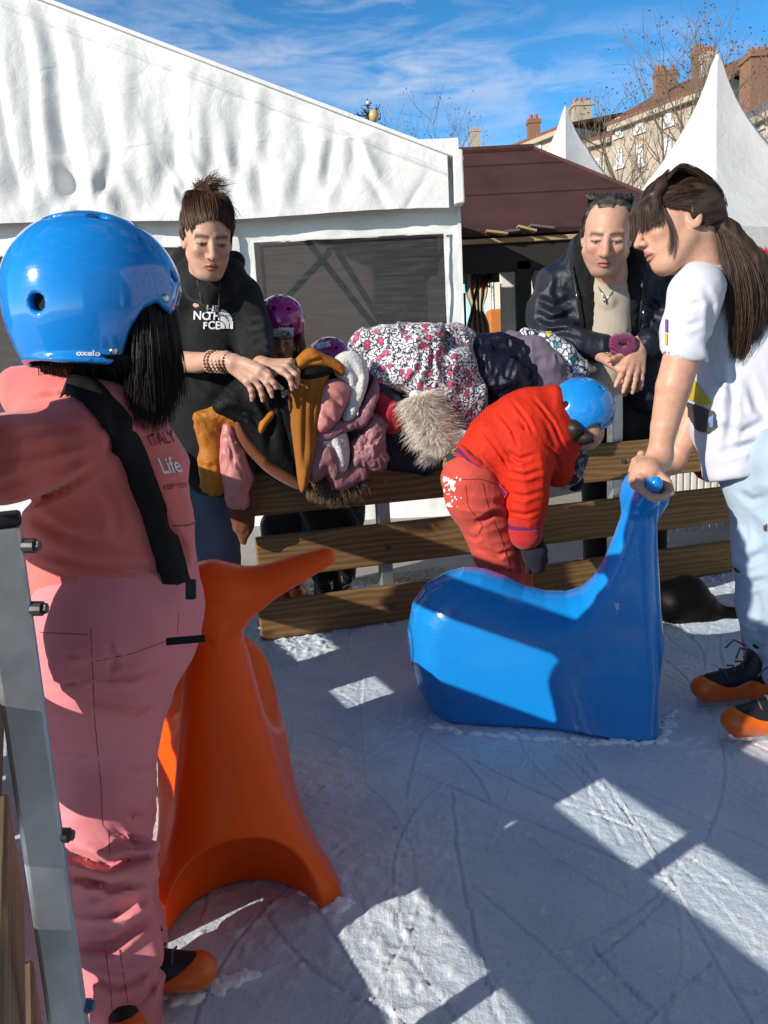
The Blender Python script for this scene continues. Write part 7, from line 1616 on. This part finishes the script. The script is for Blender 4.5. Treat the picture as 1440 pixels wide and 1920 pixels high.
M['navy_puffer'] = puffy('navy puffer nylon', (.006, .007, .018), .42, 16, .5, .3)
t = coat('winter_coat', 930, 'navy blue puffer jacket lying between the floral coat and the grey jacket')
lump('coat_body', M['navy_puffer'], t, [[(895, 650, 22, .04), (935, 652, 26, .06), (975, 670, 28, .07), (985, 720, 30, .08)], [(905, 690, 36, .08), (945, 710, 44, .10), (960, 755, 38, .09), (920, 760, 30, .06)], [(905, 730, 28, .05), (925, 790, 26, .04)]], .03, (15, .009), (1, 1, 1.5))
M['grey_violet'] = fabric('grey violet softshell', (.135, .105, .145), .08, 1000, 9, .3, .7)
m = N('leaf line print lining').set(rough=.8); v = m.coord(); vo = m.n('TexVoronoi', feature='DISTANCE_TO_EDGE'); vo.inputs['Scale'].default_value = 52; m.l(v, vo.inputs['Vector']); vc = m.n('TexVoronoi'); vc.inputs['Scale'].default_value = 52; m.l(v, vc.inputs['Vector']); sp = m.n('SeparateColor'); m.l(vc.outputs['Color'], sp.inputs[0])
cc = m.ramp(sp.outputs[0], [(.0, (.66, .68, .74)), (.62, (.66, .68, .74)), (.64, (.30, .30, .38)), (.80, (.30, .30, .38)), (.82, (.03, .30, .30)), (.91, (.03, .30, .30)), (.93, (.62, .52, .12))]); cc.node.color_ramp.interpolation = 'CONSTANT'
m.base(m.mix(m.ramp(vo.outputs['Distance'], [(.05, grey(1)), (.09, grey(0))]), cc, (.010, .012, .03))); M['leafprint'] = m.m
t = coat('winter_coat', 1020, 'grey violet jacket with leaf patterned white lining hanging beside the hands of the man')
lump('coat_body', M['grey_violet'], t, [[(960, 638, 16, .04), (1000, 655, 26, .07), (1030, 690, 30, .09), (1040, 735, 26, .09)], [(985, 675, 24, .07), (1012, 730, 32, .08), (1000, 770, 26, .05)]], .03, (10, .008), (1, 1, .6))
lump('lining', M['leafprint'], t, [[(984, 626, 9, .06), (1025, 638, 18, .08), (1060, 668, 22, .09), (1092, 692, 17, .08), (1122, 692, 9, .06)], [(1050, 690, 20, .08), (1072, 705, 15, .07)]], .02, (12, .006))

# unseen coats added over the near fence to block sun through its top gap
def shade_coat(s0, s1, label, mat, zt=.80, zb=.56):
    s = S(); L_ = []
    for i in range(7):
        q = s0 + (s1 - s0) * i / 6; s.chain([(LPt(q, zt - .012 * (i % 3), .055), .026), (LPt(q, zb + .02 * (i % 2), .085), .03)], .03); s.chain([(LPt(q, zt - .012 * (i % 3), .03), .026), (LPt(q, zb + .10, .012 + .06), .02)], .03)
    a = wrinkle(9, .006, 5); s.disp = lambda P: a(P); s.dmax = .008
    tag(s.mesh('winter_coat', .007, mat), label, 'coat', 'unseen coats added over the near fence')
shade_coat(-1.9, -.38, 'unseen black coat added over the near fence to block sun', M['black_nylon']); shade_coat(-.15, -.06, 'unseen brown coat added over the near fence next to the steel post to block sun', M['brown_lining'])

# ---------------------------------------------------------------- black bags on the ice, banner and barrier behind the fence
bagm = puffy('black bag nylon', (.002, .002, .002), .5, 10, .3, .12)
for lb, pts in (('black slouching bag lying on the ice behind the tail of the blue seal', [[(1262, 1128, 46), (1290, 1120, 44), (1312, 1140, 38)], [(1290, 1158, 26), (1345, 1160, 22), (1420, 1158, 22)]]), ('small black bag on the ice under the bending child', [[(1010, 1128, 18), (1060, 1130, 19)]])):
    s = S()
    for q in pts: s.pch(q, 2.36 if len(pts) > 1 else 2.38, .03)
    a = wrinkle(9, .008, 9); s.disp = lambda P: a(P); s.dmax = .01; s.fn(lambda P: .002 - P[:, 2], np.zeros(3), 9, .004, 2); tag(s.mesh('bag', .006, bagm), lb, 'bag', 'black bags on the ice')
def board(name, label, cat, pts, Y, mat, th=.02):
    q = [W(x, y, Y) for x, y in pts]; mb = MB(); n = len(q); mb.add(q + [p + np.array([0, th, 0]) for p in q], [tuple(range(n))[::-1], tuple(range(n, 2 * n))] + [(i, (i + 1) % n, (i + 1) % n + n, i + n) for i in range(n)]); return tag(mb.build(name, mat), label, cat)
board('banner', 'bright pink banner behind the fence between the arm and shirt of the girl', 'banner', [(1252, 860), (1262, 772), (1284, 735), (1312, 800), (1345, 860)], 3.5, plain('pink banner', (.62, .03, .16), .6))
board('banner', 'navy banner edge behind the fence left of the forearm of the girl', 'banner', [(1212, 830), (1222, 728), (1246, 728), (1246, 830)], 3.6, plain('navy banner', (.012, .02, .11), .6))
board('flag', 'small red cloth hanging over the white slatted barrier behind the fence', 'cloth', [(1288, 868), (1334, 868), (1330, 905), (1312, 897)], 3.35, plain('red cloth', (.45, .015, .03), .8))
bt = thing('barrier', W(1290, 1000, 3.6) * [1, 1, 0], 'white slatted barrier glimpsed between the upper fence boards beside the hand of the girl', 'barrier')
for i in range(13):
    mb = MB(); x = 1236 + i * 13; a = W(x, 850, 3.6); mb.aabox((a[0] - .011, 3.59, .0), (a[0] + .011, 3.61, a[2])); mb.build('slat', M['whitepaint'], bt, False, .003)
mb = MB(); a, b_ = W(1228, 856, 3.62), W(1402, 850, 3.62); mb.aabox((a[0], 3.615, a[2] - .05), (b_[0], 3.635, a[2])); mb.aabox((a[0], 3.615, .05), (b_[0], 3.635, .1)); mb.build('rail', M['galv'], bt)

# ---------------------------------------------------------------- unseen children added beside the left fence to cast shade
def shade_child(s, o, H, label, cmat, tmat, hair):
    b0 = LPt(s, 0, o); t = thing('person', b0, label, 'person'); f = -LN3; l = np.cross(ZU, f); R = np.array([f, l, ZU]); k = H / 1.25
    def p(x, y, z): return b0 + (f * x + l * y + ZU * z) * k
    hc = p(.03, 0, 1.13); b = S(); make_head(b, hc, R, .215 * k, .85, .9, .5); b.cone(p(0, 0, 1.04), p(-.01, 0, .95), .038 * k, .045 * k, .02)
    b.chain([(p(0, 0, .90), .07 * k), (p(0, 0, .60), .08 * k)], .02); b.chain([(p(0, 0, .6), .05 * k), (p(0, .05, .3), .04 * k), (p(0, .06, .05), .03 * k)], .02); b.chain([(p(0, 0, .6), .05 * k), (p(0, -.05, .3), .04 * k), (p(0, -.06, .05), .03 * k)], .02)
    for q in (-1, 1):
        b.chain([(p(0, q * .13, .90), .03 * k), (p(.02, q * .17, .70), .026 * k), (p(.16, q * .12, .70), .02 * k)], .015); make_hand(b, p(.17, q * .115, .705), f, ZU, -l * q, .12 * k, [(.3, .4, .3)] * 4)
    b.mesh('body', .0055, M['skin'], t, lambda P: head_paint(hc, R, .215 * k, np.tile(SKIN, (len(P), 1)).astype(np.float32), P))
    c = S(); c.chain([(p(-.01, 0, .92), .075 * k), (p(0, 0, .75), .115 * k), (p(0, 0, .52), .125 * k)], .03); a = wrinkle(10, .006, 4); c.disp = lambda P: a(P); c.dmax = .008
    for q in (-1, 1): c.chain([(p(0, q * .12, .90), .05 * k), (p(.02, q * .18, .70), .045 * k), (p(.14, q * .125, .70), .035 * k)], .02)
    c.mesh('coat', .008, cmat, t); j = S()
    for q in (-1, 1): j.chain([(p(0, q * .05, .55), .08 * k), (p(0, q * .06, .3), .06 * k), (p(0, q * .065, .04), .05 * k)], .01)
    j.mesh('trousers', .008, tmat, t); h_, L_ = hair_cap('hair', hc, R, .215 * k, hair, t, vox=.006)
    for q in (-1, 1):
        s_ = S(); s_.chain([(p(-.05, q * .065, .035), .035 * k), (p(.09, q * .07, .03), .032 * k)], .01); s_.fn(lambda P: -.05 - P[:, 2], np.zeros(3), 9, .004, 2); s_.mesh('shoe', .006, M['black'], t)
shade_child(.78, .34, 1.20, 'unseen child in a violet coat added outside the near fence to cast shade', M['grey_violet'], M['dark_cloth'], M['hair_dark'])
shade_child(1.42, .32, 1.26, 'unseen child in a mustard coat added farther along the near fence to cast shade', M['ochre_lining'], M['blue_jean'], M['hair_auburn'])
